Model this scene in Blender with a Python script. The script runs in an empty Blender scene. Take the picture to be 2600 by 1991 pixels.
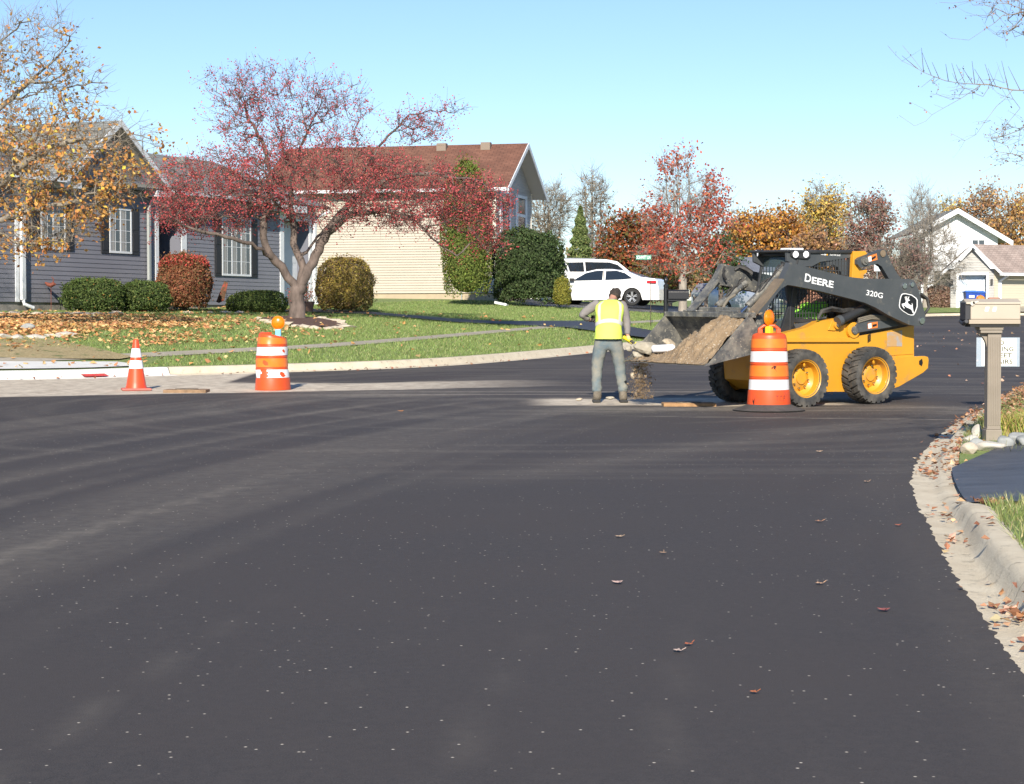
import bpy, bmesh, math, random
import numpy as np
from mathutils import Vector, Matrix
from mathutils.geometry import delaunay_2d_cdt

# ------------------------------------------------------------------ camera, light, exposure
SC = bpy.context.scene
COL = SC.collection
F = 5000.0; CX = 1300.0; CY = 995.5; HOR = 820.0; CAMZ = 1.6; SLOPE = 0.017
PITCH = math.atan((CY - HOR) / F)
cam_d = bpy.data.cameras.new('camera'); cam = bpy.data.objects.new('camera', cam_d); COL.objects.link(cam)
cam.location = (0, 0, CAMZ); cam.rotation_euler = (math.radians(90) - PITCH, 0, 0)
cam_d.sensor_fit = 'HORIZONTAL'; cam_d.sensor_width = 36; cam_d.lens = 36 * F / 2600
cam_d.clip_start = 0.2; cam_d.clip_end = 4000
SC.camera = cam
SC.view_settings.view_transform = 'Standard'; SC.view_settings.look = 'None'
SC.view_settings.gamma = 1; SC.view_settings.exposure = 0.62
SUN_EL = math.radians(29); SUN_AZ = math.radians(5)      # light travels away from the camera, a touch to the right
world = bpy.data.worlds.new('World'); SC.world = world; world.use_nodes = True
wn = world.node_tree; wn.nodes.clear()
sky = wn.nodes.new('ShaderNodeTexSky'); sky.sky_type = 'NISHITA'; sky.sun_disc = False
sky.sun_elevation = SUN_EL; sky.sun_rotation = math.radians(180) + SUN_AZ
sky.air_density = 1.0; sky.dust_density = 0.0; sky.ozone_density = 5.0
bg = wn.nodes.new('ShaderNodeBackground'); bg.inputs[1].default_value = 0.098
wo = wn.nodes.new('ShaderNodeOutputWorld')
tn = wn.nodes.new('ShaderNodeMix'); tn.data_type = 'RGBA'; tn.blend_type = 'MULTIPLY'; tn.inputs[0].default_value = 1; tn.inputs[7].default_value = (1.0, .965, 1.0, 1)
wn.links.new(sky.outputs[0], tn.inputs[6]); wn.links.new(tn.outputs[2], bg.inputs[0]); wn.links.new(bg.outputs[0], wo.inputs[0])
sl = bpy.data.lights.new('sun', 'SUN'); sl.energy = 5.0; sl.angle = math.radians(0.55); sl.color = (1.0, 0.92, 0.79)
sun = bpy.data.objects.new('sun', sl); COL.objects.link(sun)
sdir = Vector((math.sin(SUN_AZ) * math.cos(SUN_EL), math.cos(SUN_AZ) * math.cos(SUN_EL), -math.sin(SUN_EL)))
sun.rotation_euler = sdir.to_track_quat('-Z', 'Y').to_euler()
sun.location = (0, -20, 30)

# ------------------------------------------------------------------ pixel rays (photograph pixels, 2600 x 1991)
cp, sp = math.cos(PITCH), math.sin(PITCH)
def ray(px, py):
    a = (px - CX) / F; b = (CY - py) / F
    return Vector((a, cp + b * sp, -sp + b * cp))
def at(px, py, Y):
    d = ray(px, py); t = Y / d.y
    return Vector((d.x * t, Y, CAMZ + d.z * t))
def plane_z(y): return SLOPE * min(max(y, -40.0), 220.0)
def gp(px, py, dz=0.0):
    d = ray(px, py); t = (CAMZ - dz) / (SLOPE * d.y - d.z)
    return Vector((d.x * t, d.y * t, CAMZ + d.z * t))

# ------------------------------------------------------------------ materials
MATS = {}
def _nt(m):
    m.use_nodes = True; nt = m.node_tree
    return nt, nt.nodes['Principled BSDF']
def rgba(c): return (c[0], c[1], c[2], 1)
def mat(name, col, rough=0.6, col2=None, scale=5.0, bump=0.0, bscale=None, metal=0.0, spec=0.5, detail=6, lo=0.35, hi=0.65,
        coat=0.0, emit=None, estr=0.0, trans=0.0, coords='Object', stretch=None, col3=None, s3=40, lo3=.6, hi3=.7):
    if name in MATS: return MATS[name]
    m = bpy.data.materials.new(name); nt, b = _nt(m); L = nt.links; N = nt.nodes
    b.inputs['Base Color'].default_value = rgba(col); b.inputs['Roughness'].default_value = rough
    b.inputs['Metallic'].default_value = metal; b.inputs['Specular IOR Level'].default_value = spec
    b.inputs['Coat Weight'].default_value = coat; b.inputs['Transmission Weight'].default_value = trans
    if emit: b.inputs['Emission Color'].default_value = rgba(emit); b.inputs['Emission Strength'].default_value = estr
    tc = N.new('ShaderNodeTexCoord'); vec = tc.outputs[coords]
    if stretch:
        mp = N.new('ShaderNodeMapping'); mp.inputs['Scale'].default_value = stretch
        L.new(vec, mp.inputs[0]); vec = mp.outputs[0]
    def noise(s, d=detail):
        n = N.new('ShaderNodeTexNoise'); n.inputs['Scale'].default_value = s; n.inputs['Detail'].default_value = d
        n.inputs['Roughness'].default_value = .6
        L.new(vec, n.inputs['Vector']); return n
    def ramp(src, a, z, c0, c1):
        r = N.new('ShaderNodeValToRGB'); r.color_ramp.elements[0].position = a; r.color_ramp.elements[1].position = z
        r.color_ramp.elements[0].color = c0; r.color_ramp.elements[1].color = c1
        L.new(src, r.inputs[0]); return r
    out = None
    if col2:
        r = ramp(noise(scale).outputs['Fac'], lo, hi, rgba(col), rgba(col2)); out = r.outputs[0]
        if col3:
            r3 = ramp(noise(s3, 4).outputs['Fac'], lo3, hi3, (0, 0, 0, 1), (1, 1, 1, 1))
            mx = N.new('ShaderNodeMix'); mx.data_type = 'RGBA'
            L.new(r3.outputs[0], mx.inputs[0]); L.new(out, mx.inputs[6]); mx.inputs[7].default_value = rgba(col3)
            out = mx.outputs[2]
        L.new(out, b.inputs['Base Color'])
    if bump:
        bp = N.new('ShaderNodeBump'); bp.inputs['Strength'].default_value = bump; bp.inputs['Distance'].default_value = 0.02
        L.new(noise(bscale or scale * 3).outputs['Fac'], bp.inputs['Height']); L.new(bp.outputs[0], b.inputs['Normal'])
    MATS[name] = m; return m
def attr_mat(name, rough=0.7, spec=0.3, trl=0.25):
    if name in MATS: return MATS[name]
    m = bpy.data.materials.new(name); nt, b = _nt(m); N = nt.nodes; L = nt.links
    a = N.new('ShaderNodeAttribute'); a.attribute_name = 'tint'
    L.new(a.outputs['Color'], b.inputs['Base Color']); b.inputs['Roughness'].default_value = rough
    b.inputs['Specular IOR Level'].default_value = spec
    if trl:
        t = N.new('ShaderNodeBsdfTranslucent'); L.new(a.outputs['Color'], t.inputs[0])
        mx = N.new('ShaderNodeMixShader'); mx.inputs[0].default_value = trl
        out = N['Material Output']; L.new(b.outputs[0], mx.inputs[1]); L.new(t.outputs[0], mx.inputs[2]); L.new(mx.outputs[0], out.inputs[0])
    MATS[name] = m; return m
def shingle_mat(name, c1, c2, mortar):
    m = bpy.data.materials.new(name); nt, b = _nt(m); N = nt.nodes; L = nt.links
    tc = N.new('ShaderNodeTexCoord'); br = N.new('ShaderNodeTexBrick')
    br.inputs['Color1'].default_value = rgba(c1); br.inputs['Color2'].default_value = rgba(c2); br.inputs['Mortar'].default_value = rgba(mortar)
    br.inputs['Scale'].default_value = 1; br.inputs['Brick Width'].default_value = .3; br.inputs['Row Height'].default_value = .14
    br.inputs['Mortar Size'].default_value = .012; br.inputs['Bias'].default_value = 0
    L.new(tc.outputs['UV'], br.inputs['Vector'])
    n = N.new('ShaderNodeTexNoise'); n.inputs['Scale'].default_value = 1.3; n.inputs['Detail'].default_value = 8; L.new(tc.outputs['UV'], n.inputs['Vector'])
    r = N.new('ShaderNodeValToRGB'); r.color_ramp.elements[0].position = .3; r.color_ramp.elements[1].position = .7
    r.color_ramp.elements[0].color = (.72, .72, .72, 1); r.color_ramp.elements[1].color = (1.15, 1.15, 1.15, 1); L.new(n.outputs['Fac'], r.inputs[0])
    mx = N.new('ShaderNodeMix'); mx.data_type = 'RGBA'; mx.blend_type = 'MULTIPLY'; mx.inputs[0].default_value = 1
    L.new(br.outputs['Color'], mx.inputs[6]); L.new(r.outputs[0], mx.inputs[7]); L.new(mx.outputs[2], b.inputs['Base Color'])
    bp = N.new('ShaderNodeBump'); bp.inputs['Strength'].default_value = .6; bp.inputs['Distance'].default_value = .01
    L.new(br.outputs['Fac'], bp.inputs['Height']); bp.invert = True; L.new(bp.outputs[0], b.inputs['Normal'])
    b.inputs['Roughness'].default_value = .9
    MATS[name] = m; return m

# ------------------------------------------------------------------ object helpers
def tag(o, label=None, cat=None, group=None, kind=None):
    if label: o['label'] = label
    if cat: o['category'] = cat
    if group: o['group'] = group
    if kind: o['kind'] = kind
    return o
def thing(name, label, cat, loc=(0, 0, 0), rz=0.0, group=None):
    o = bpy.data.objects.new(name, None); COL.objects.link(o); o.empty_display_size = .2
    o.location = loc; o.rotation_euler = (0, 0, rz)
    return tag(o, label, cat, group)
def np_mesh(name, V, Fc, m, parent=None, smooth=False, tint=None, loc=None, uv=None):
    V = np.asarray(V, dtype=np.float32); Fc = np.asarray(Fc, dtype=np.int32); k = Fc.shape[1]
    if loc is not None: V = V - np.array(loc, dtype=np.float32)
    me = bpy.data.meshes.new(name); me.vertices.add(len(V)); me.vertices.foreach_set('co', V.ravel())
    me.loops.add(Fc.size); me.loops.foreach_set('vertex_index', Fc.ravel())
    me.polygons.add(len(Fc)); me.polygons.foreach_set('loop_start', np.arange(0, Fc.size, k, dtype=np.int32))
    me.polygons.foreach_set('loop_total', np.full(len(Fc), k, dtype=np.int32))
    me.polygons.foreach_set('use_smooth', np.full(len(Fc), smooth, dtype=bool))
    me.update(calc_edges=True); me.validate()
    if tint is not None:
        a = me.attributes.new('tint', 'FLOAT_COLOR', 'FACE')
        t = np.ones((len(Fc), 4), dtype=np.float32); t[:, :3] = tint; a.data.foreach_set('color', t.ravel())
    me.materials.append(m)
    o = bpy.data.objects.new(name, me); COL.objects.link(o)
    if parent: o.parent = parent
    if loc is not None and parent is None: o.location = loc
    return o
class MB:
    """collects simple solids, builds one mesh"""
    def __init__(s): s.v = []; s.f = []; s.uv = {}
    def add(s, vs, fs):
        n = len(s.v); s.v += [tuple(v) for v in vs]; s.f += [tuple(i + n for i in f) for f in fs]; return s
    def box(s, x0, x1, y0, y1, z0, z1, fr=None):
        P = [(x0, y0, z0), (x1, y0, z0), (x1, y1, z0), (x0, y1, z0), (x0, y0, z1), (x1, y0, z1), (x1, y1, z1), (x0, y1, z1)]
        if fr: P = [fr(*p) for p in P]
        return s.add(P, [(0, 3, 2, 1), (4, 5, 6, 7), (0, 1, 5, 4), (1, 2, 6, 5), (2, 3, 7, 6), (3, 0, 4, 7)])
    def cyl(s, p0, p1, r0, r1=None, n=12, cap=True):
        r1 = r0 if r1 is None else r1; p0 = Vector(p0); p1 = Vector(p1); a = (p1 - p0).normalized()
        u = a.orthogonal().normalized(); w = a.cross(u)
        V = [p + (u * math.cos(t) + w * math.sin(t)) * r for p, r in ((p0, r0), (p1, r1)) for t in [2 * math.pi * i / n for i in range(n)]]
        Fs = [(i, (i + 1) % n, n + (i + 1) % n, n + i) for i in range(n)]
        if cap: Fs += [tuple(range(n - 1, -1, -1)), tuple(range(n, 2 * n))]
        return s.add(V, Fs)
    def tube(s, pts, r, n=8, cap=True):
        pts = [Vector(p) for p in pts]; rs = r if isinstance(r, (list, tuple)) else [r] * len(pts)
        a = (pts[1] - pts[0]).normalized(); u = a.orthogonal().normalized(); V = []
        for i, p in enumerate(pts):
            t = (pts[min(i + 1, len(pts) - 1)] - pts[max(i - 1, 0)]).normalized()
            u = (u - t * u.dot(t)).normalized(); w = t.cross(u)
            V += [p + (u * math.cos(q) + w * math.sin(q)) * rs[i] for q in [2 * math.pi * k / n for k in range(n)]]
        Fs = [(j * n + k, j * n + (k + 1) % n, (j + 1) * n + (k + 1) % n, (j + 1) * n + k) for j in range(len(pts) - 1) for k in range(n)]
        if cap: Fs += [tuple(range(n - 1, -1, -1)), tuple(range((len(pts) - 1) * n, len(pts) * n))]
        return s.add(V, Fs)
    def lathe(s, prof, c=(0, 0, 0), axis='z', n=32, close=False):
        c = Vector(c); V = []
        for (r, h) in prof:
            for i in range(n):
                t = 2 * math.pi * i / n; a, b = r * math.cos(t), r * math.sin(t)
                V.append(c + (Vector((a, b, h)) if axis == 'z' else Vector((a, h, b)) if axis == 'y' else Vector((h, a, b))))
        m = len(prof)
        Fs = [(j * n + k, j * n + (k + 1) % n, (j + 1) * n + (k + 1) % n, (j + 1) * n + k) for j in range(m - 1) for k in range(n)]
        if close: Fs += [((m - 1) * n + k, (m - 1) * n + (k + 1) % n, (k + 1) % n, k) for k in range(n)]
        return s.add(V, Fs)
    def prism(s, poly, a, b, fr):
        """poly (u,w) extruded from a to b; fr(u, t, w) maps to 3-D"""
        n = len(poly)
        V = [fr(u, a, w) for u, w in poly] + [fr(u, b, w) for u, w in poly]
        k = len(s.v)
        s.v += [tuple(v) for v in V]
        s.f += [tuple(k + i for i in range(n)), tuple(k + n + i for i in range(n - 1, -1, -1))]
        s.f += [(k + i, k + n + i, k + n + (i + 1) % n, k + (i + 1) % n) for i in range(n)]
        return s
    def build(s, name, m, parent=None, smooth=False, bevel=0.0, seg=2, loc=None, angle=35):
        me = bpy.data.meshes.new(name)
        V = s.v if loc is None else [tuple(Vector(v) - Vector(loc)) for v in s.v]
        me.from_pydata(V, [], s.f)
        bm = bmesh.new(); bm.from_mesh(me)
        big = [f for f in bm.faces if len(f.verts) > 5]
        if big: bmesh.ops.triangulate(bm, faces=big, ngon_method='EAR_CLIP')
        bmesh.ops.recalc_face_normals(bm, faces=bm.faces); bm.to_mesh(me); bm.free()
        if m: me.materials.append(m)
        if smooth:
            for p in me.polygons: p.use_smooth = True
        o = bpy.data.objects.new(name, me); COL.objects.link(o)
        if parent: o.parent = parent
        elif loc is not None: o.location = loc
        if smooth:
            me.set_sharp_from_angle(angle=math.radians(angle))
        if bevel:
            bv = o.modifiers.new('bevel', 'BEVEL'); bv.width = bevel; bv.segments = seg; bv.limit_method = 'ANGLE'; bv.angle_limit = math.radians(40)
        return o
def text_bm(txt, fr, off=0.0, depth=0.0, spacing=1.0, outline=0):
    """text as a flat mesh; fr(u,v) with u,v in 0..1 of its bounding box"""
    c = bpy.data.curves.new('txt', 'FONT'); c.body = txt; c.offset = off; c.resolution_u = 3; c.align_x = 'CENTER'; c.space_character = spacing
    o = bpy.data.objects.new('txt', c); COL.objects.link(o)
    bpy.context.view_layer.update()
    me = bpy.data.meshes.new_from_object(o.evaluated_get(bpy.context.evaluated_depsgraph_get()))
    xs = [v.co.x for v in me.vertices]; ys = [v.co.y for v in me.vertices]
    x0, x1, y0, y1 = min(xs), max(xs), min(ys), max(ys)
    mb = MB(); mb.add([fr((v.co.x - x0) / (x1 - x0), (v.co.y - y0) / (y1 - y0)) for v in me.vertices], [tuple(p.vertices) for p in me.polygons])
    bpy.data.objects.remove(o); bpy.data.curves.remove(c); bpy.data.meshes.remove(me)
    return mb
def copy_tree(o, parent=None):
    c = o.copy(); COL.objects.link(c); c.parent = parent
    for ch in list(o.children): copy_tree(ch, c)
    return c
def skin(name, pts, edges, rad, m, parent=None, sub=2, root=0, loc=None):
    me = bpy.data.meshes.new(name)
    P = [Vector(p) - (Vector(loc) if loc else Vector()) for p in pts]
    me.from_pydata(P, edges, [])
    o = bpy.data.objects.new(name, me); COL.objects.link(o)
    md = o.modifiers.new('skin', 'SKIN'); md.use_smooth_shade = True
    for i, sv in enumerate(me.skin_vertices[0].data):
        r = rad[i]; sv.radius = r if isinstance(r, tuple) else (r, r); sv.use_root = (i == root)
    ss = o.modifiers.new('sub', 'SUBSURF'); ss.levels = sub; ss.render_levels = sub
    bpy.context.view_layer.update()
    ev = o.evaluated_get(bpy.context.evaluated_depsgraph_get()); nm = bpy.data.meshes.new_from_object(ev)
    nm.name = name; o.modifiers.clear(); o.data = nm; bpy.data.meshes.remove(me)
    nm.materials.clear(); nm.materials.append(m)
    for p in nm.polygons: p.use_smooth = True
    if parent: o.parent = parent
    return o
def chain(n0, n): return [(i, i + 1) for i in range(n0, n0 + n - 1)]

# ------------------------------------------------------------------ curb lines and terrain
def smooth_line(P, it=2):
    P = [Vector((p[0], p[1])) for p in P]
    for _ in range(it):
        Q = [P[0]]
        for a, b in zip(P[:-1], P[1:]): Q += [a * .75 + b * .25, a * .25 + b * .75]
        Q.append(P[-1]); P = Q
    return P
def densify(P, step):
    out = [P[0]]
    for a, b in zip(P[:-1], P[1:]):
        n = max(1, int((b - a).length / step))
        out += [a + (b - a) * (i / n) for i in range(1, n + 1)]
    return out
def offset(P, d):
    out = []
    for i, p in enumerate(P):
        t = (P[min(i + 1, len(P) - 1)] - P[max(i - 1, 0)]).normalized()
        out.append(p + Vector((t.y, -t.x)) * d)          # right-hand side positive
    return out
def line_px(pts): return [Vector(gp(*p).xy) for p in pts]
LEFT_EDGE = [Vector((-40, 24)), Vector((-22, 29.0))] + line_px([(-100, 966), (200, 962), (420, 954), (646, 948), (800, 943), (1009, 936), (1120, 930), (1198, 925), (1260, 920), (1394, 908), (1501, 897), (1700, 877), (1900, 858), (2100, 835), (2230, 815), (2330, 804)])
LEFT_EDGE += [Vector((27.5, 120.5)), Vector((31, 121.5)), Vector((45, 121)), Vector((80, 119))]
LE = densify(smooth_line(LEFT_EDGE, 2), 0.6)
RIGHT_EDGE = [Vector((1.9, -6)), Vector((1.95, 3))] + line_px([(2598, 1733), (2552, 1667), (2505, 1605), (2460, 1538), (2410, 1462), (2386, 1419), (2364, 1367), (2343, 1324), (2317, 1285), (2306, 1245), (2306, 1205), (2325, 1164), (2352, 1133), (2381, 1105), (2414, 1079), (2475, 1046), (2540, 1013), (2620, 975)])
RIGHT_EDGE += [Vector((15, 42)), Vector((26, 62)), Vector((40, 84)), Vector((70, 112))]
RE = densify(smooth_line(RIGHT_EDGE, 4), 0.2)
LEa = np.array([[p.x, p.y] for p in LE]); REa = np.array([[p.x, p.y] for p in RE])
def sdist(x, y, A, side):
    """signed distance to polyline, positive on its left (side=1) or right (side=-1)"""
    p = np.stack([x, y], -1)[..., None, :]; a = A[:-1]; b = A[1:]; ab = b - a
    t = np.clip(((p - a) * ab).sum(-1) / (ab * ab).sum(-1), 0, 1); q = a + ab * t[..., None]
    d2 = ((p - q) ** 2).sum(-1); i = d2.argmin(-1); d = np.sqrt(np.take_along_axis(d2, i[..., None], -1)[..., 0])
    c = ab[i]; v = p[..., 0, :] - a[i]; s = np.sign(c[..., 0] * v[..., 1] - c[..., 1] * v[..., 0])
    return d * s * side
LEs = LEa[::3]; REs = REa[::4]
def pz(y): return SLOPE * np.clip(y, -40, 220)
def yardL(x, y):
    x = np.asarray(x, float); y = np.asarray(y, float)
    s = sdist(x, y, LEs, 1)
    w = np.clip((x + 8) / 9, 0, 1); m = .20 + .30 * w
    h7 = .80 + .05 * w
    R = np.interp(s, [0, .6], [.12, .15])
    R = np.where(s > .6, .15 + (m - .15) * np.clip((s - .6) / 1.9, 0, 1), R)
    R = np.where(s > 2.5, m + (h7 - m) * (1 - (1 - np.clip((s - 2.5) / 5.5, 0, 1)) ** 1.4), R)
    R = np.where(s > 8, h7 + (.98 - h7) * np.clip((s - 8) / 6, 0, 1) + np.clip((s - 14) / 20, 0, 1) * .18, R)
    R = R + np.clip((y - 60) / 16, 0, 1) * .22 * np.clip((s - 6) / 8, 0, 1)
    k = np.clip((y - 85) / 25, 0, 1); far = np.interp(s, [0, 3, 8, 30], [.13, .48, .52, .7])
    R = R * (1 - k) + far * k
    return pz(y) + R
def yardR(x, y):
    x = np.asarray(x, float); y = np.asarray(y, float)
    s = sdist(x, y, REs, -1)
    dv = np.clip((y - 13.2) / .9, 0, 1) * np.clip((18.0 - y) / .9, 0, 1) * np.clip((2.4 - s) / 1.6, 0, 1)
    return pz(y) + np.interp(s, [0, .7, 3, 12, 40], [.13, .15, .2, .45, .8]) - .095 * dv
def zL(x, y): return float(yardL(np.array([x]), np.array([y]))[0])
def zR(x, y): return float(yardR(np.array([x]), np.array([y]))[0])
def hit(px, py, f=zL, y0=30, y1=140):
    d = ray(px, py); Y = y0
    while Y < y1:
        t = Y / d.y
        if CAMZ + d.z * t <= f(d.x * t, Y): break
        Y += .25
    for _ in range(12):
        t = Y / d.y; e = CAMZ + d.z * t - f(d.x * t, Y)
        if e < 0: Y -= .25 / 2
        else: Y += .25 / 2 * .5
    return Vector((d.x * Y / d.y, Y, f(d.x * Y / d.y, Y)))
def onL(px, Y): x = (px - CX) / F * Y; return Vector((x, Y, zL(x, Y)))
# ------------------------------------------------------------------ setting: road, yards, kerbs, paths
RNG = np.random.default_rng(7)
def vnoise(x, y, seed=0):
    """smooth value noise, numpy"""
    r = np.random.default_rng(seed).random((256, 256)); xi = np.floor(x).astype(int); yi = np.floor(y).astype(int)
    fx = x - xi; fy = y - yi; fx = fx * fx * (3 - 2 * fx); fy = fy * fy * (3 - 2 * fy)
    g = lambda i, j: r[(i) % 256, (j) % 256]
    return (g(xi, yi) * (1 - fx) + g(xi + 1, yi) * fx) * (1 - fy) + (g(xi, yi + 1) * (1 - fx) + g(xi + 1, yi + 1) * fx) * fy
def fbm(x, y, seed=0, o=4):
    a = 0; w = .5
    for k in range(o): a = a + w * vnoise(x * 2 ** k, y * 2 ** k, seed + k); w *= .5
    return a / (1 - .5 ** o)
def sstep(v, a, b): t = np.clip((v - a) / (b - a), 0, 1); return t * t * (3 - 2 * t)
def patch(name, poly, zf, step, m, dz=0.0, box=None, kind='structure', smooth=True, skirt=0.0):
    """terrain-following sheet inside a polygon"""
    poly = [Vector(p[:2]) for p in poly]; xs = [p.x for p in poly]; ys = [p.y for p in poly]
    A = np.array([[p.x, p.y] for p in poly]); B = np.roll(A, -1, 0)
    pts = []
    for (x0, x1, y0, y1, st) in (box or [(min(xs), max(xs), min(ys), max(ys), step)]):
        gx = np.arange(x0, x1, st); gy = np.arange(y0, y1, st)
        X, Y = np.meshgrid(gx, gy); X = X.ravel() + RNG.uniform(-.2, .2, X.size) * st; Y = Y.ravel() + RNG.uniform(-.2, .2, Y.size) * st
        pts.append(np.stack([X, Y], 1))
    P = np.concatenate(pts)
    ins = np.zeros(len(P), bool); dm = np.full(len(P), 1e9)
    for a, b in zip(A, B):
        c = ((a[1] > P[:, 1]) != (b[1] > P[:, 1])) & (P[:, 0] < (b[0] - a[0]) * (P[:, 1] - a[1]) / (b[1] - a[1] + 1e-12) + a[0]); ins ^= c
        ab = b - a; t = np.clip(((P - a) @ ab) / (ab @ ab + 1e-12), 0, 1); dm = np.minimum(dm, np.hypot(*(P - a - t[:, None] * ab).T))
    P = P[ins & (dm > .08)]
    V = [Vector(p) for p in A] + [Vector(p) for p in P]; n = len(A)
    vo, eo, fo, *_ = delaunay_2d_cdt(V, [(i, (i + 1) % n) for i in range(n)], [list(range(n))], 1, 1e-5)
    x = np.array([v.x for v in vo]); y = np.array([v.y for v in vo]); z = zf(x, y) + dz
    o = np_mesh(name, np.stack([x, y, z], 1), np.array([list(f) for f in fo]), m, smooth=smooth)
    if kind: o['kind'] = kind
    return o

def road_material():
    m = bpy.data.materials.new('asphalt'); nt, b = _nt(m); N = nt.nodes; L = nt.links
    a = N.new('ShaderNodeAttribute'); a.attribute_name = 'dust'
    tc = N.new('ShaderNodeTexCoord'); sep = N.new('ShaderNodeSeparateColor'); L.new(a.outputs['Color'], sep.inputs[0])
    def tex(s, d=3, src=None, r=.6):
        n = N.new('ShaderNodeTexNoise'); n.inputs['Scale'].default_value = s; n.inputs['Detail'].default_value = d; n.inputs['Roughness'].default_value = r
        L.new(src or tc.outputs['Object'], n.inputs['Vector']); return n.outputs['Fac']
    def rmp(src, p0, p1, c0=(0, 0, 0), c1=(1, 1, 1)):
        r = N.new('ShaderNodeValToRGB'); e = r.color_ramp.elements; e[0].position = p0; e[1].position = p1; e[0].color = rgba(c0); e[1].color = rgba(c1); L.new(src, r.inputs[0]); return r.outputs[0]
    def mix(f, c0, c1, bt='MIX'):
        x = N.new('ShaderNodeMix'); x.data_type = 'RGBA'; x.blend_type = bt
        for k, v in ((0, f), (6, c0), (7, c1)):
            if isinstance(v, bpy.types.NodeSocket): L.new(v, x.inputs[k])
            else: x.inputs[k].default_value = v if k == 0 else rgba(v)
        return x.outputs[2]
    def mul(u, v):
        x = N.new('ShaderNodeMath'); x.operation = 'MULTIPLY'
        for k, q in ((0, u), (1, v)):
            if isinstance(q, bpy.types.NodeSocket): L.new(q, x.inputs[k])
            else: x.inputs[k].default_value = q
        return x.outputs[0]
    base = mix(rmp(tex(160, 2), .35, .65), (.036, .0330, .0320), (.067, .0590, .0570))
    base = mix(rmp(tex(22, 4), .42, .72), base, (.064, .056, .053))
    base = mix(rmp(tex(.35, 6), .35, .7), base, (.060, .051, .047))
    # pale aggregate grains and loose grit
    vo = N.new('ShaderNodeTexVoronoi'); vo.inputs['Scale'].default_value = 120; L.new(tc.outputs['Object'], vo.inputs['Vector'])
    sc = N.new('ShaderNodeSeparateColor'); L.new(vo.outputs['Color'], sc.inputs[0])
    grain = mul(rmp(vo.outputs['Distance'], .08, .24, (1, 1, 1), (0, 0, 0)), mul(rmp(sc.outputs[0], .93, .995), rmp(tex(1.1, 5), .40, .66)))
    gcol = mix(rmp(tex(31, 2), .40, .60), (.10, .092, .085), (.30, .28, .25))
    base = mix(grain, base, gcol)
    # film of dust (red), milled surface (green), grit (blue)
    fil = mul(sep.outputs[0], rmp(tex(9, 8), .30, .75, (.35,) * 3, (1, 1, 1)))
    base = mix(fil, base, (.30, .265, .215))
    mil = mix(rmp(tex(5, 8, None, .7), .35, .65), (.34, .28, .215), (.66, .58, .46))
    mil = mix(mul(rmp(tex(90, 4), .58, .64), .7), mil, (.68, .62, .52))
    base = mix(sep.outputs[1], base, mil)
    v2 = N.new('ShaderNodeTexVoronoi'); v2.inputs['Scale'].default_value = 26; L.new(tc.outputs['Object'], v2.inputs['Vector'])
    s2 = N.new('ShaderNodeSeparateColor'); L.new(v2.outputs['Color'], s2.inputs[0])
    lt = N.new('ShaderNodeMath'); lt.operation = 'LESS_THAN'; L.new(s2.outputs[1], lt.inputs[0]); L.new(sep.outputs[2], lt.inputs[1])
    base = mix(mul(rmp(v2.outputs['Distance'], .07, .20, (1, 1, 1), (0, 0, 0)), lt.outputs[0]), base, (.60, .54, .45))
    L.new(base, b.inputs['Base Color'])
    b.inputs['Roughness'].default_value = .78; b.inputs['Specular IOR Level'].default_value = .25
    bp = N.new('ShaderNodeBump'); bp.inputs['Strength'].default_value = .5; bp.inputs['Distance'].default_value = .006
    L.new(tex(140, 3), bp.inputs['Height']); L.new(bp.outputs[0], b.inputs['Normal'])
    MATS['asphalt'] = m; return m
asphalt = road_material()
def grid_axis(a, b, near0, near1, fine, coarse):
    l = list(np.arange(a, near0, coarse)) + list(np.arange(near0, near1, fine)) + list(np.arange(near1, b + coarse, coarse)); return np.array(l)
gx = grid_axis(-60, 90, -13, 14, .12, 3); gy = grid_axis(-15, 140, 5, 46, .12, 2.5)
X, Y = np.meshgrid(gx, gy); nx, ny = len(gx), len(gy); x = X.ravel(); y = Y.ravel()
crown = .0
Fq = (np.arange(nx - 1)[None, :] + nx * np.arange(ny - 1)[:, None]).ravel(); Fq = np.stack([Fq, Fq + 1, Fq + 1 + nx, Fq + nx], 1)
road = np_mesh('road', np.stack([x, y, pz(y)], 1), Fq, asphalt, smooth=True); road['kind'] = 'structure'
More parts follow.
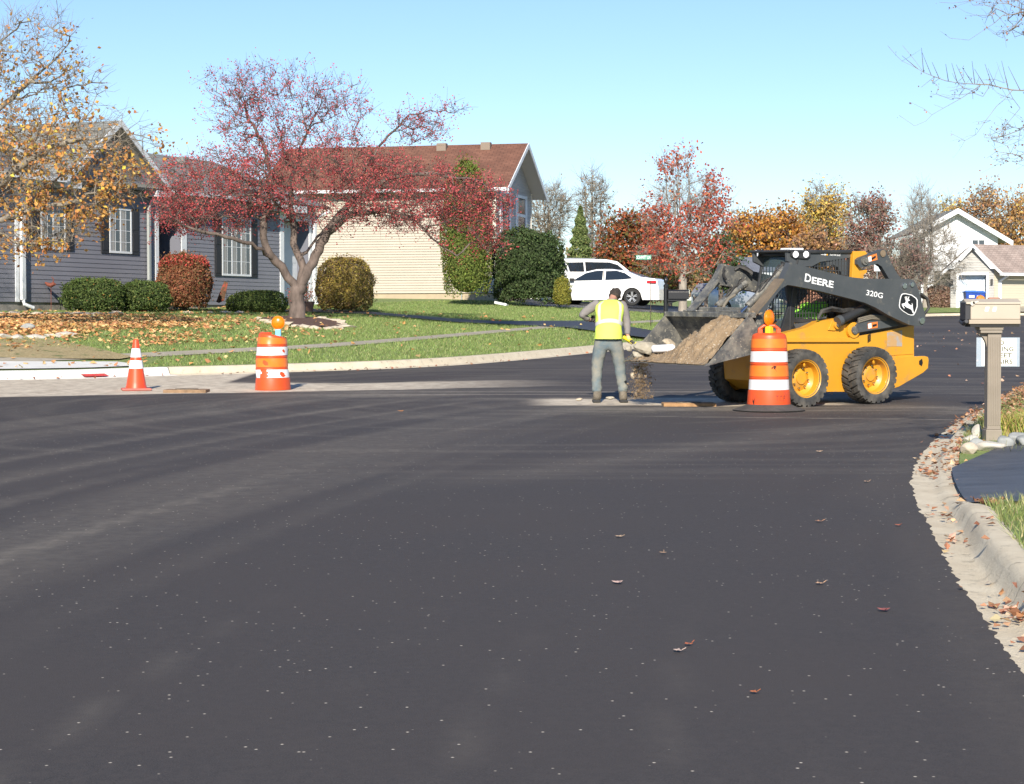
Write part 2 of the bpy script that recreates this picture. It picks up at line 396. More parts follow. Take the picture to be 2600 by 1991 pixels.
# dust attribute
def dustmap(x, y):
    r = np.hypot(x - 68, y); th = np.arctan2(y, 68 - x) * 70
    st = fbm(r * 1.1 + 3, th * .05, 11, 5)
    arc = sstep(st, .50, .72) * .22 * (.35 + .65 * sstep(x, .8, -1.5))
    rc = np.hypot(68 - (-2.55), 14.2)
    for c0, w, s in ((0.0, .30, .62), (.75, .16, .40), (1.25, .5, .30), (-1.2, .25, .10), (2.1, .3, .28), (3.0, .2, .34), (4.2, .3, .25)):
        dd = r - (rc + c0); arc = np.maximum(arc, s * np.where(dd < 0, np.exp(-(dd / .035) ** 2), np.maximum(np.exp(-(dd / w) ** 2), .7 * np.exp(-(dd / (w * .3)) ** 2))) * sstep(fbm(r * 3, th * .15, 5, 4), .3, .66) * sstep(y, 6, 13) * sstep(y, 33, 24))
    h1 = sstep(fbm(x * .16 + y * .3, y * 5.5, 21, 4), .56, .72) * np.exp(-((y - 18.0) / 2.6) ** 2) * .10 * sstep(x, -3, 1)
    r2 = np.hypot(x - 0.2, (y - 27.5)); h2 = sstep(fbm(r2 * 3, np.arctan2(x - .2, 27.5 - y) * 1.5, 31, 4), .55, .7) * .14 * sstep(y, 15, 20)
    h3 = sstep(fbm(x * 1.1, y * 3.2, 41, 5), .62, .76) * .22 * np.exp(-((x + 2.0) / 1.6) ** 2) * sstep(y, 13, 9)
    tr = np.exp(-(((x - 1.2) * .45 - (y - 18.8) * .28) / .22) ** 2) * sstep(y, 15, 18) * sstep(y, 26, 23) * .16
    ln = sstep(fbm(r * 5.5, th * .035, 91, 3), .60, .74) * .16 * sstep(fbm(x * .25, y * .12, 93, 3), .42, .6)
    film = arc * .95 + h1 + h2 + tr + ln * sstep(x, 1.5, -.5)
    wob = (fbm(x * .7, y * .7, 3, 5) - .5)
    # milled strip on the left, tapering to the right
    lo = 29.3 + .40 * (x + 7.5) + wob * .7; up = 60 - 0 * x
    upc = 33.2 + .22 * (x + 5) + wob * 1.6
    milled = sstep(y, lo - .12, lo + .12) * np.where(x < -4.9, 1, sstep(y, upc + .5, upc - .3) * (sstep(x, 1.5, -2.5)))
    milled *= .98
    # fading dusty crossing to the trench, trench strip and apron around the loader
    band = np.exp(-((y - (29.8 + .05 * x) + wob * 1.6) / 1.5) ** 2) * sstep(x, -6, -1) * sstep(x, 12, 6) * sstep(fbm(x * .35, y * 2.6, 52, 5), .36, .66)
    film = np.maximum(film, band * .8)
    tren = sstep(y, 27.0 + wob * .6, 27.25 + wob * .6) * sstep(y, 29.2 + wob, 28.7 + wob) * sstep(x, .1, .7) * sstep(x, 4.9, 4.3)
    milled = np.maximum(milled, tren * .95)
    ap = np.exp(-((y - 26.2 + wob * 1.2) / .75) ** 2) * sstep(x, -1, 1.5) * sstep(x, 7.2, 5.5) * (.25 + .5 * sstep(fbm(x * .8, y * 3.0, 62, 5), .4, .6))
    film = np.maximum(film, ap * .95)
    seam = np.exp(-((y - (24.9 - .19 * (x - 1.5)) + wob * .25) / .055) ** 2) * sstep(x, .5, 2.5) * sstep(x, 6.0, 5.4)
    film = np.maximum(film, seam * .85)
    rut = sstep(fbm(x * .22, y * 4.5, 72, 5), .56, .70) * sstep(y, 30, 33) * .28
    film = np.maximum(film, rut)
    grit = .0012 + .5 * milled + .30 * np.exp(-((y - 26) / 1.2) ** 2) * sstep(x, 0, 2) + .10 * np.exp(-((y - 28.6) / 2.2) ** 2) * sstep(x, 0, -2) + .08 * sstep(y, 40, 31)
    D = np.ones((len(x), 4), dtype=np.float32); D[:, 0] = np.clip(film, 0, 1); D[:, 1] = np.clip(milled, 0, 1); D[:, 2] = grit
    return D
def set_dust(o):
    n = len(o.data.vertices); co = np.empty(n * 3, dtype=np.float32); o.data.vertices.foreach_get('co', co); co = co.reshape(-1, 3)
    o.data.attributes.new('dust', 'FLOAT_COLOR', 'POINT').data.foreach_set('color', dustmap(co[:, 0], co[:, 1]).ravel())
set_dust(road)

# base land under everything, out to the horizon
def base_z(x, y): return pz(y) - .35
bx = np.array([-1500, -400, -120, -60, 0, 60, 120, 400, 1500.]); by = np.array([-60, 0, 60, 120, 160, 220, 500, 1500, 2500.])
X, Y = np.meshgrid(bx, by); n = len(bx); q = (np.arange(n - 1)[None, :] + n * np.arange(len(by) - 1)[:, None]).ravel()
grass_far = mat('meadow', (.07, .10, .03), .9, (.13, .12, .05), .08)
g = np_mesh('ground', np.stack([X.ravel(), Y.ravel(), base_z(X.ravel(), Y.ravel())], 1), np.stack([q, q + 1, q + 1 + n, q + n], 1), grass_far); g['kind'] = 'structure'

lawn_m = mat('lawn', (.15, .215, .06), .85, (.24, .285, .095), 1.6, bump=1.0, bscale=60, lo=.3, hi=.72, col3=(.16, .15, .06), s3=7, lo3=.62, hi3=.8)
CURB_W = .62       # gutter + curb head
LB = offset(LE, -.50); RB = offset(RE, .42)
polyL = [LB[0]] + LB[1:] + [Vector((80, 160)), Vector((-70, 160)), Vector((-70, 26))]
lawnL = patch('lawn', polyL, yardL, .8, lawn_m, box=[(-15, 8, 34, 70, .45), (-30, 40, 28, 95, 1.4), (-70, 80, 26, 160, 5)])
polyR = RB + [Vector((100, 112)), Vector((100, -6))]
i0 = min(range(len(RB)), key=lambda i: abs(RB[i].y - 21.0))
lawnR = patch('verge', polyR[::-1], yardR, .8, lawn_m, box=[(2, 12, 4, 34, .3), (12, 100, -6, 112, 5)])

conc = mat('kerb_concrete', (.54, .46, .335), .9, (.63, .555, .42), 3, bump=.6, bscale=45, col3=(.26, .22, .16), s3=9, lo3=.58, hi3=.75)
newc = mat('new_concrete', (.62, .61, .57), .85, (.70, .69, .66), 3, bump=.3, bscale=60)
def sweep(name, path, prof, side, m, zoff=0, hfun=None):
    """prof: (distance outwards, height); hfun(i) scales the head height"""
    rows = [offset(path, side * d) for d, _ in prof]; V = []
    for i in range(len(path)):
        k = hfun(path[i]) if hfun else 1
        for j, (d, h) in enumerate(prof):
            p = rows[j][i]; V.append((p.x, p.y, plane_z(path[i].y) + (h * k if h > .02 else h) + zoff))
    n = len(prof); Fq = [(i * n + j, (i + 1) * n + j, (i + 1) * n + j + 1, i * n + j + 1) for i in range(len(path) - 1) for j in range(n - 1)]
    if side > 0: Fq = [f[::-1] for f in Fq]
    o = np_mesh(name, V, Fq, m, smooth=True); o.data.set_sharp_from_angle(angle=math.radians(50)); return o
profL = [(-.02, -.05), (.0, .006), (.26, .012), (.30, .035), (.345, .125), (.375, .145), (.50, .152), (.60, .135), (.62, -.10)]
def sub(path, f): return [p for p in path if f(p)]
xs_new = -6.15
pa = sub(LE, lambda p: p.x <= xs_new + .25); pb = sub(LE, lambda p: p.x >= xs_new - .25)
kL = sweep('kerb', pb, profL, -1, conc); kL['kind'] = 'structure'
kN = sweep('new_kerb', pa, profL, -1, newc, hfun=None); kN['kind'] = 'structure'
profR = [(-.03, -.05), (0, .008), (.18, .004), (.215, .03), (.245, .10), (.27, .138), (.30, .152), (.39, .155), (.44, .14), (.455, -.1)]
def hR(p):
    y = p.y
    if y < 13.2: return 1
    if y < 14.6: return 1 - (y - 13.2) / 1.4 * .75
    if y < 17.0: return .25
    if y < 19: return .25 + (y - 17) / 2 * .6
    return .85
jR = densify(RE, .06)
rg = [ (fbm(np.array([p.y * 9.0]), np.array([3.0]), 9, 4)[0] - .5) * .045 for p in jR]
kR = sweep('gutter_kerb', jR, profR, 1, conc, hfun=hR); kR['kind'] = 'structure'
# ragged asphalt lip over the gutter
lipV = []; n_ = offset(jR, 1.0)
for i, p in enumerate(jR):
    o_ = (n_[i] - p); e = .03 + rg[i] * 1.1 + RNG.uniform(-.006, .006)
    for d, h in ((-.16, -.004), (e - .012, .012), (e, .006)):
        q = p + o_ * d; lipV.append((q.x, q.y, plane_z(q.y) + h))
lip = np_mesh('road_edge', lipV, [(i * 3 + j, i * 3 + j + 1, (i + 1) * 3 + j + 1, (i + 1) * 3 + j) for i in range(len(jR) - 1) for j in range(2)], asphalt); lip['kind'] = 'structure'; set_dust(lip)
# joints cut in the kerb
jt = MB()
for i in range(40, len(jR) - 400, 26 * 2):
    if jR[i].y > 40: break
    p = jR[i]; t = (jR[i + 1] - jR[i - 1]).normalized(); nrm = Vector((t.y, -t.x))
    prev = None
    for (d, h) in profR[1:-2]:
        q = p + nrm * d; z = plane_z(p.y) + (h * hR(p) if h > .02 else h) + .003
        cur = [(q.x - t.x * .003, q.y - t.y * .003, z), (q.x + t.x * .003, q.y + t.y * .003, z)]
        if prev: jt.add([prev[0], prev[1], cur[1], cur[0]], [(0, 1, 2, 3)])
        prev = cur
jo = jt.build('kerb_joint', mat('joint_dirt', (.06, .055, .045), .9)); jo['kind'] = 'structure'

# sidewalk, driveway, ramp, straw
swalk_m = mat('sidewalk_concrete', (.30, .27, .21), .9, (.38, .34, .27), 2.5, bump=.3, bscale=40, col3=(.24, .22, .17), s3=6, lo3=.6, hi3=.75)
seg = [p for p in LE if -13 < p.x < 22 and p.y < 100]
in_, out_ = offset(seg, -2.62), offset(seg, -3.12)
patch('sidewalk', in_ + out_[::-1], yardL, .3, swalk_m, dz=.02)
ramp_poly = [offset(LE, -.61)[i] for i, p in enumerate(LE) if -12.5 < p.x < -7.0] + [Vector((-6.9, 37.0)), Vector((-7.6, 37.9)), Vector((-9.6, 37.4)), Vector((-12.6, 36.2))]
patch('curb_ramp', ramp_poly, yardL, .25, newc, dz=.022)
driv_m = mat('driveway_asphalt', (.030, .032, .037), .55, (.05, .05, .055), 40, bump=.3, bscale=90)
dtop = [hit(*p) for p in ((760, 786), (800, 788), (926, 794), (1030, 803), (1135, 812), (1260, 819.5), (1500, 833.5))]
dbot = [hit(*p) for p in ((1500, 843), (1260, 826), (1156, 822), (1051, 811.5), (926, 801), (800, 797), (700, 794))]
e1 = [Vector((5.4, 58.9)), Vector((4.3, 55.9))]
patch('driveway', [p.xy for p in dtop[:-1]] + [Vector((2.2, 60.5)), e1[0], e1[1], Vector((1.6, 55.4))] + [p.xy for p in dbot[1:]], yardL, .6, driv_m, dz=.05)
ip = min(range(len(RE)), key=lambda i: abs(RE[i].y - 16.9)); iq = min(range(len(RE)), key=lambda i: abs(RE[i].y - 13.7))
rb = offset(RE, .36)
patch('neighbour_driveway', [rb[i] for i in range(iq, ip + 1)] + [Vector((4.6, 18.2)), Vector((7, 18.9)), Vector((14, 20.3)), Vector((14, 14.2)), Vector((6, 13.6)), Vector((4.2, 13.3))], yardR, .3,
      mat('sealed_asphalt', (.045, .048, .055), .5, (.085, .088, .098), 1.5, bump=.35, bscale=60, stretch=(1, 4, 1)), dz=.03)
# cars' driveway further back
patch('parking_pad', [Vector((0.6, 74.5)), Vector((6.8, 73.8)), Vector((7.6, 86)), Vector((-1, 88))], yardL, 1.0, driv_m, dz=.03)
patch('garage_apron', [Vector((29.5, 121.6)), Vector((33.6, 121.6)), Vector((33.0, 126)), Vector((30, 126))], yardL, .8, swalk_m, dz=.04)
# tactile strip of the ramp
tp = [hit(*p) for p in ((184, 958), (256, 957), (300, 949), (196, 949))]
tt = gp(185, 958.5); red = MB()
q0 = [p for p in LE if -7.85 < p.x < -7.2]; a, b = offset(q0, -.10), offset(q0, -.34)
V = [(p.x, p.y, plane_z(p.y) + .028) for p in a] + [(p.x, p.y, plane_z(p.y) + .07) for p in b]; k = len(a)
red.add(V, [(i, i + 1, k + i + 1, k + i) for i in range(k - 1)])
o = red.build('tactile_strip', mat('tactile_red', (.50, .035, .03), .7, (.6, .06, .05), 30)); tag(o, 'red tactile warning strip on the new white kerb ramp', 'tactile strip')
patch('straw_patch', [Vector(p) for p in ((-14, 36.6), (-9.9, 37.7), (-8.6, 38.2), (-7.7, 38.6), (-7.5, 39.0), (-8.3, 39.7), (-9.5, 40.6), (-11.5, 40.9), (-15, 40))], yardL, .3,
      mat('straw', (.42, .34, .19), .95, (.26, .20, .09), 22, bump=1, bscale=60, col3=(.10, .13, .04), s3=3, lo3=.55, hi3=.7), dz=.03)
# manhole covers / plates lying in the milled strip and by the bucket
def plate(px0, px1, py, th, lab, col):
    c = gp((px0 + px1) / 2, py); w = (px1 - px0) / F * c.y; mb = MB()
    t = thing('utility_cover', lab, 'cover', (c.x, c.y, plane_z(c.y)))
    MB().box(-w / 2, w / 2, -.22, .22, -.02, th).build('frame', mat('rust' + str(px0), col, .85, tuple(v * .6 for v in col), 9, bump=.4), t, bevel=.01)
    MB().cyl((0, 0, th - .01), (0, 0, th + .012), min(w / 2, .2) * .9, n=20).build('lid', mat('cast_iron', (.11, .085, .065), .8, (.2, .15, .1), 12, bump=.5), t)
plate(420, 528, 996, .045, 'rusty brown utility cover between the cone and the drum', (.30, .19, .11))
plate(1682, 1815, 1030, .04, 'rusty orange plate lying below the loader bucket', (.42, .24, .11))
# ------------------------------------------------------------------ houses
white = mat('white_trim', (.72, .74, .76), .5, (.66, .68, .70), 2)
darkglass = mat('window_glass', (.05, .06, .075), .08, spec=.8)
curtain = mat('curtain', (.42, .42, .41), .9, (.26, .26, .25), 14, stretch=(1, 1, .05))
shutter_m = mat('shutter_black', (.022, .022, .026), .55)
class Frame:
    """u along the wall, n outwards, z up (absolute height)"""
    def __init__(s, p, d): s.p = Vector((p[0], p[1], 0)); s.u = Vector((d[0], d[1], 0)).normalized(); s.n = Vector((s.u.y, -s.u.x, 0))
    def __call__(s, u, n, z): return s.p + s.u * u + s.n * n + Vector((0, 0, z))
def siding(fr, u0, u1, z0, z1, exp, m, name, parent, holes=(), top=None, t=.014, n0=0.0):
    """lapped boards; top(u) optional gable limit; holes = (u0,u1,z0,z1)"""
    mb = MB(); z = z0
    while z < z1 - .01:
        zt = min(z + exp, z1); spans = [(u0, u1)]
        if top and not holes:
            uu = np.linspace(u0, u1, 400)
            lo = [u for u in uu if top(u) >= z]; hi = [u for u in uu if top(u) >= zt]
            if not lo: break
            if not hi: um = max(lo, key=top); hi = [um, um]
            mb.add([fr(lo[0], n0 + t, z), fr(lo[-1], n0 + t, z), fr(hi[-1], n0 + .002, zt), fr(hi[0], n0 + .002, zt), fr(lo[0], n0, z), fr(lo[-1], n0, z)], [(0, 1, 2, 3), (4, 5, 1, 0)])
            z = zt; continue
        if top:
            us = [u for u in np.linspace(u0, u1, 200) if top(u) > zt]
            if not us: break
            spans = [(us[0], us[-1])]
        for h in holes:
            if h[2] < (z + zt) / 2 < h[3]:
                ns = []
                for a, b in spans:
                    if h[0] > a: ns.append((a, min(b, h[0])))
                    if h[1] < b: ns.append((max(a, h[1]), b))
                spans = [s for s in ns if s[1] - s[0] > .01]
        for a, b in spans:
            mb.add([fr(a, n0 + t, z), fr(b, n0 + t, z), fr(b, n0 + .002, zt), fr(a, n0 + .002, zt), fr(a, n0, z), fr(b, n0, z)], [(0, 1, 2, 3), (4, 5, 1, 0)])
        z = zt
    return mb.build(name, m, parent, loc=parent.location)
def roof_plane(name, c00, c10, c11, c01, m, parent, th=.09):
    """c00-c10 eave, c01-c11 ridge, with uv along the slope"""
    P = [Vector(c) for c in (c00, c10, c11, c01)]; nrm = (P[1] - P[0]).cross(P[3] - P[0]).normalized()
    if nrm.z < 0: nrm = -nrm
    B = [p - nrm * th for p in P]; V = [p - Vector(parent.location) for p in P + B]
    me = bpy.data.meshes.new(name); me.from_pydata(V, [], [(0, 1, 2, 3), (7, 6, 5, 4), (0, 4, 5, 1), (1, 5, 6, 2), (2, 6, 7, 3), (3, 7, 4, 0)])
    uv = me.uv_layers.new(name='uv'); ax = (P[1] - P[0]).normalized(); ay = nrm.cross(ax)
    for lp in me.loops:
        v = Vector(me.vertices[lp.vertex_index].co) + Vector(parent.location) - P[0]; uv.data[lp.index].uv = (v.dot(ax), v.dot(ay))
    me.materials.append(m); me.materials.append(mat('soffit_board', (.50, .47, .42), .7)); me.polygons[1].material_index = 1; o = bpy.data.objects.new(name, me); COL.objects.link(o); o.parent = parent; return o
def window(fr, u0, u1, z0, z1, parent, cols=2, mull=1, rows=4, gcols=2, shutters=.0, ft=.06, cur=True, hbar=False, dep=.05):
    L = parent.location; w = MB(); f = ft
    w.box(u0, u1, 0, dep, z0, z0 + f, fr).box(u0, u1, 0, dep, z1 - f, z1, fr).box(u0, u0 + f, 0, dep - .002, z0 + f, z1 - f, fr).box(u1 - f, u1, 0, dep - .002, z0 + f, z1 - f, fr)
    cw = (u1 - u0 - f) / cols
    for k in range(1, cols): x = u0 + f / 2 + cw * k; w.box(x - f * .45, x + f * .45, 0, dep - .006, z0 + f, z1 - f, fr)
    if hbar: zz = (z0 + z1) / 2; w.box(u0 + f, u1 - f, 0, dep - .009, zz - f / 2, zz + f / 2, fr)
    o = w.build('window', white, parent, loc=L)
    MB().box(u0 + f * .5, u1 - f * .5, .022, .034, z0 + f * .5, z1 - f * .5, fr).build('pane', darkglass, o, loc=L)
    if rows > 1:
        g = MB()
        for k in range(cols):
            a = u0 + f / 2 + cw * k
            for j in range(1, gcols): x = a + cw * j / gcols; g.box(x - .008, x + .008, .0355, .040, z0 + f, z1 - f, fr)
        for j in range(1, rows): zz = z0 + (z1 - z0) * j / rows; g.box(u0 + f, u1 - f, .0358, .0405, zz - .008, zz + .008, fr)
        g.build('grille', white, o, loc=L)
    if cur:
        c = MB()
        for k in range(cols):
            a = u0 + f + cw * k; c.box(a + .02, a + cw * .36, .0343, .0349, z0 + f, z1 - f, fr)
        c.build('curtain', curtain, o, loc=L)
    if shutters:
        for a in (u0 - shutters - .01, u1 + .01):
            s = MB().box(a, a + shutters, .0, .04, z0 - .02, z1 + .02, fr)
            zm = (z0 + z1) / 2
            for q0, q1 in ((z0 + .07, zm - .05), (zm + .05, z1 - .07)):
                s.box(a + .06, a + shutters - .06, .04, .052, q0, q1, fr)
            s.build('shutter', shutter_m, parent, loc=L, bevel=.006)
    return o
# --- grey ranch house on the left
gh_o = (-13.234 - .418 * 0, 52.6); GF = Frame(gh_o, (.418, .908))
gz = zL(-12.5, 54) - .1
grey = thing('grey_house', 'dark blue grey sided ranch house behind the crabapple, with white trim and a front gable', 'house', (gh_o[0], gh_o[1], gz))
grey_side = mat('grey_siding', (.185, .185, .215), .6, (.21, .21, .24), .8, bump=.05, bscale=50)
found = mat('foundation', (.30, .28, .25), .9, (.22, .2, .18), 3, bump=.5, bscale=20)
Lg = grey.location; zf = 2.16; ez = 5.52
MB().box(-4, 15.6, -9, -.03, gz - .4, zf, GF).build('foundation', found, grey, loc=Lg)
holes = [(6.55, 7.72, zf, 4.75), (13.65, 15.25, zf, 5.0), (1.02, 2.1, 3.61, 4.88), (4.1, 5.17, 3.6, 4.9), (9.92, 11.6, 3.08, 4.9)]
siding(GF, -4, 15.6, zf, ez, .125, grey_side, 'wall', grey, holes[:2])
# body of the house behind the boards
wb = MB()
for a, b in ((-4, 6.55), (7.72, 13.65), (15.25, 15.6)): wb.box(a, b, -8.95, -.004, zf, ez, GF)
wb.box(6.55, 7.72, -8.9, -1.1, zf, ez, GF).box(6.55, 7.72, -1.1, -.004, 4.75, ez, GF).box(13.65, 15.25, -8.9, -.5, zf, ez, GF).box(13.65, 15.25, -.5, -.004, 5.0, ez, GF)
wb.build('inner_wall', mat('house_core', (.16, .165, .2), .8), grey, loc=Lg)
# side wall of the garage end faces +u
SF = Frame(GF(15.61, 0, 0).xy, -GF.n)
siding(SF, 0, 8.9, zf, ez, .125, grey_side, 'side_wall', grey)
d = MB().box(6.85, 7.6, -1.09, -1.02, zf + .15, 4.5, GF); do = d.build('door', mat('door_dark', (.02, .017, .022), .4), grey, loc=Lg)
MB().box(6.92, 6.99, -1.02, -.98, 3.2, 3.3, GF).build('handle', mat('brass', (.5, .36, .12), .3, metal=1), do, loc=Lg)
gd = MB().box(13.66, 15.24, -.49, -.44, zf - .1, 4.98, GF)
for k in range(4): gd.box(13.75, 15.15, -.44, -.43, zf + .1 + k * .68, zf + .62 + k * .68, GF)
gd.build('garage_door', mat('garage_white', (.6, .62, .66), .5), grey, loc=Lg)
for a, b in ((6.36, 6.54), (7.73, 8.0), (13.4, 13.64), (15.26, 15.42), (-.04, .12), (15.48, 15.64)):
    MB().box(a, b, -.02, .03, zf, ez, GF).build('corner_board', white, grey, loc=Lg)
MB().box(13.64, 15.26, -.02, .028, 4.98, 5.2, GF).build('corner_board', white, grey, loc=Lg)
window(GF, 1.02, 2.1, 3.61, 4.88, grey, cols=2, rows=4, shutters=.36)
window(GF, 4.1, 5.17, 3.6, 4.9, grey, cols=2, rows=4, shutters=.36)
window(GF, 9.92, 11.6, 3.08, 4.9, grey, cols=3, rows=4, shutters=.38)
# roofs
shg = shingle_mat('grey_shingles', (.19, .20, .19), (.25, .255, .24), (.10, .10, .10))
ov = .42
rid = 4.3; rz = 7.22
roof_plane('roof', GF(-4.4, ov, ez), GF(16.0, ov, ez), GF(16.0, -rid, rz), GF(-4.4, -rid, rz), shg, grey)
roof_plane('roof', GF(16.0, -9.2, ez), GF(-4.4, -9.2, ez), GF(-4.4, -rid, rz - .01), GF(16.0, -rid, rz - .01), shg, grey)
def gable(L0, L1, za, zap, depth, name='gable_roof', over=.42):
    mid = (L0 + L1) / 2
    roof_plane(name, GF(L0, over, za), GF(L0, -depth, za), GF(mid, -depth, zap), GF(mid, over, zap), shg, grey)
    roof_plane(name, GF(L1, -depth, za), GF(L1, over, za), GF(mid, over, zap), GF(mid, -depth, zap), shg, grey)
    fb = MB()
    for s, a in ((0, L0), (1, L1)):
        p0, p1 = GF(a, over + .02, za - .02), GF(mid, over + .02, zap + .03); dd = Vector((0, 0, -.2)); nn = GF.n * .03
        q = [p0, p1, p1 + dd, p0 + dd]; fb.add([v for v in q] + [v + nn for v in q], [(0, 1, 2, 3), (4, 7, 6, 5), (0, 4, 5, 1), (3, 2, 6, 7), (0, 3, 7, 4), (1, 5, 6, 2)])
    fb.build('fascia', white, grey, loc=Lg)
    top = lambda u: za - .16 + (zap - za) * (1 - abs(u - mid) / ((L1 - L0) / 2))
    siding(GF, L0, L1, ez - .02, zap, .125, grey_side, 'gable_wall', grey, top=top, n0=.012)
    # soffit returns at both feet
    for a, b in ((L0, L0 + .75), (L1 - .75, L1)): MB().box(a, b, .03, over - .01, za - .30, za - .12, GF).build('soffit_return', white, grey, loc=Lg)
gable(1.6, 6.65, 5.6, 7.35, 3.9)
MB().box(12.9, 14.5, .03, .40, 5.24, 5.46, GF).build('soffit_return', white, grey, loc=Lg)
gable(-5.2, 0.6, 5.6, 7.4, 3.9)
MB().box(6.7, 12.55, ov, ov + .11, ez - .10, ez + .02, GF).build('gutter', white, grey, loc=Lg)
MB().box(-4.4, 1.55, ov, ov + .11, ez - .10, ez + .02, GF).build('gutter', white, grey, loc=Lg)
def downspout(u, zt, zb, m, r=.05, n=.07, elbow=True):
    mb = MB(); mb.box(u - r, u + r, n, n + .08, zb + .22, zt, GF)
    if elbow: mb.tube([GF(u, n + .04, zb + .24), GF(u + .02, n + .06, zb + .1), GF(u + .22, n + .22, zb)], .048, 8)
    mb.tube([GF(u, n + .04, zt - .02), GF(u + .05, n + .08, zt + .16), GF(u + .45, ov, zt + .38)], .05, 8)
    mb.build('downspout', m, grey, loc=Lg)
downspout(.16, 5.1, 2.0, white, .075)
downspout(5.93, 5.0, 2.2, mat('grey_spout', (.33, .35, .34), .5), .05)
downspout(15.5, 5.0, 2.15, white, .06)
for k in range(3): MB().box(8 + 2.4 * k, 8.3 + 2.4 * k, -3.6, -3.3, rz - .36, rz - .1, GF).build('roof_vent', mat('vent_grey', (.2, .2, .19), .6), grey, loc=Lg)

# --- cream two-storey house
ch_o = (-.66, 79.0); CFr = Frame(ch_o, (.2425, .970)); CW = 6.1; CL = 9.6
LFr = Frame((ch_o[0] - .970 * CL, ch_o[1] + .2425 * CL), (.970, -.2425))         # long wall, u from left end to the corner
cz0 = 2.30
cream = thing('cream_house', 'cream two storey house with a brown shingle roof, behind the crabapple and the tall arborvitae', 'house', (ch_o[0], ch_o[1], cz0))
Lc = cream.location
cream_side = mat('cream_siding', (.415, .365, .30), .6, (.445, .395, .325), 1)
tan_side = mat('taupe_siding', (.40, .385, .37), .6, (.44, .42, .40), 1)
ce, cr = 7.13, 8.95; cf = 2.80
MB().box(0, CL - .02, -CW + .05, -.03, cz0 - .8, cf, LFr).build('foundation', mat('cream_base', (.44, .36, .25), .85, (.38, .31, .22), 2), cream, loc=Lc)
siding(LFr, 0, CL, cf, ce, .105, cream_side, 'wall', cream, t=.032)
cb = MB().box(0, CL - .004, -CW, -.004, 4.36, ce, LFr).box(0, CL - 1.1, -CW, -.004, cf, 4.36, LFr); cb.build('inner_wall', mat('cream_core', (.3, .28, .25), .8), cream, loc=Lc)
midc = CW / 2; topc = lambda u: ce + (cr - ce) * (1 - abs(u - midc) / midc) - .02
siding(CFr, 0, CW, 4.36, ce, .118, tan_side, 'end_wall', cream, t=.02)
siding(CFr, 0, CW, ce, cr, .118, tan_side, 'gable_wall', cream, top=topc, t=.02)
MB().box(-.10, .12, .0, .05, 4.3, ce, CFr).box(CL - .12, CL + .04, -.02, .035, cf, ce, LFr).build('corner_board', mat('cream_trim', (.70, .66, .56), .5), cream, loc=Lc)
MB().box(CW - .1, CW + .03, -.02, .04, 4.36, ce, CFr).build('corner_board', mat('cream_trim2', (.70, .66, .56), .5), cream, loc=Lc)
for a, b in ((.85, 2.15), (3.45, 5.0)):
    window(CFr, a, b, 5.28, 6.95, cream, cols=1, rows=1, hbar=True, ft=.12, dep=.06, cur=False)
    for q in (a - .22, b + .02): MB().box(q, q + .2, 0, .05, 5.25, 6.98, CFr).build('shutter', white, cream, loc=Lc)
shb = shingle_mat('brown_shingles', (.165, .072, .046), (.205, .095, .062), (.10, .045, .03))
ro, re_ = .6, .45
roof_plane('roof', LFr(-.4, re_, ce - .15), LFr(CL + ro, re_, ce - .15), LFr(CL + ro, -midc, cr + .08), LFr(-.4, -midc, cr + .08), shb, cream)
roof_plane('roof', LFr(CL + ro, -CW - re_, ce - .15), LFr(-.4, -CW - re_, ce - .15), LFr(-.4, -midc, cr + .07), LFr(CL + ro, -midc, cr + .07), shb, cream)
fb = MB()
for n_end in (re_, -CW - re_):
    p0, p1 = LFr(CL + ro + .012, n_end, ce - .16), LFr(CL + ro + .012, -midc, cr + .09); dd = Vector((0, 0, -.2)); nn = LFr.u * .035
    q = [p0, p1, p1 + dd, p0 + dd]; fb.add(q + [v + nn for v in q], [(0, 1, 2, 3), (4, 7, 6, 5), (0, 4, 5, 1), (3, 2, 6, 7), (0, 3, 7, 4), (1, 5, 6, 2)])
fb.build('fascia', white, cream, loc=Lc)
MB().box(-.4, CL + ro - .02, re_, re_ + .11, ce - .28, ce - .15, LFr).build('gutter', white, cream, loc=Lc)
MB().box(-.3, CL + .02, .04, re_ - .01, ce - .22, ce - .18, LFr).build('soffit', mat('soffit_cream', (.55, .53, .47), .7), cream, loc=Lc)
for u in (6.6, 8.5): MB().box(u - .2, u + .2, -midc + .2, -midc + .5, cr - .2, cr + .12, LFr).build('roof_vent', mat('vent_brown', (.22, .17, .13), .7), cream, loc=Lc)
MB().box(CL - 1.35, CL - 1.12, .0, .12, 3.15, 3.55, LFr).cyl(LFr(CL - 1.23, .12, 3.25), LFr(CL - 1.23, .2, 3.25), .09).tube([LFr(CL - 1.4, .05, 2.4), LFr(CL - 1.4, .05, 3.9)], .02).build('electric_meter', mat('meter_grey', (.32, .36, .38), .4), cream, loc=Lc)
# porch piece right of the gable
MB().box(CW + .02, CW + 2.6, -3, .4, 4.95, 5.08, CFr).box(CW + .02, CW + 2.5, -3, .2, 4.3, 4.95, CFr).build('porch_roof', mat('porch_white', (.55, .53, .5), .7), cream, loc=Lc)

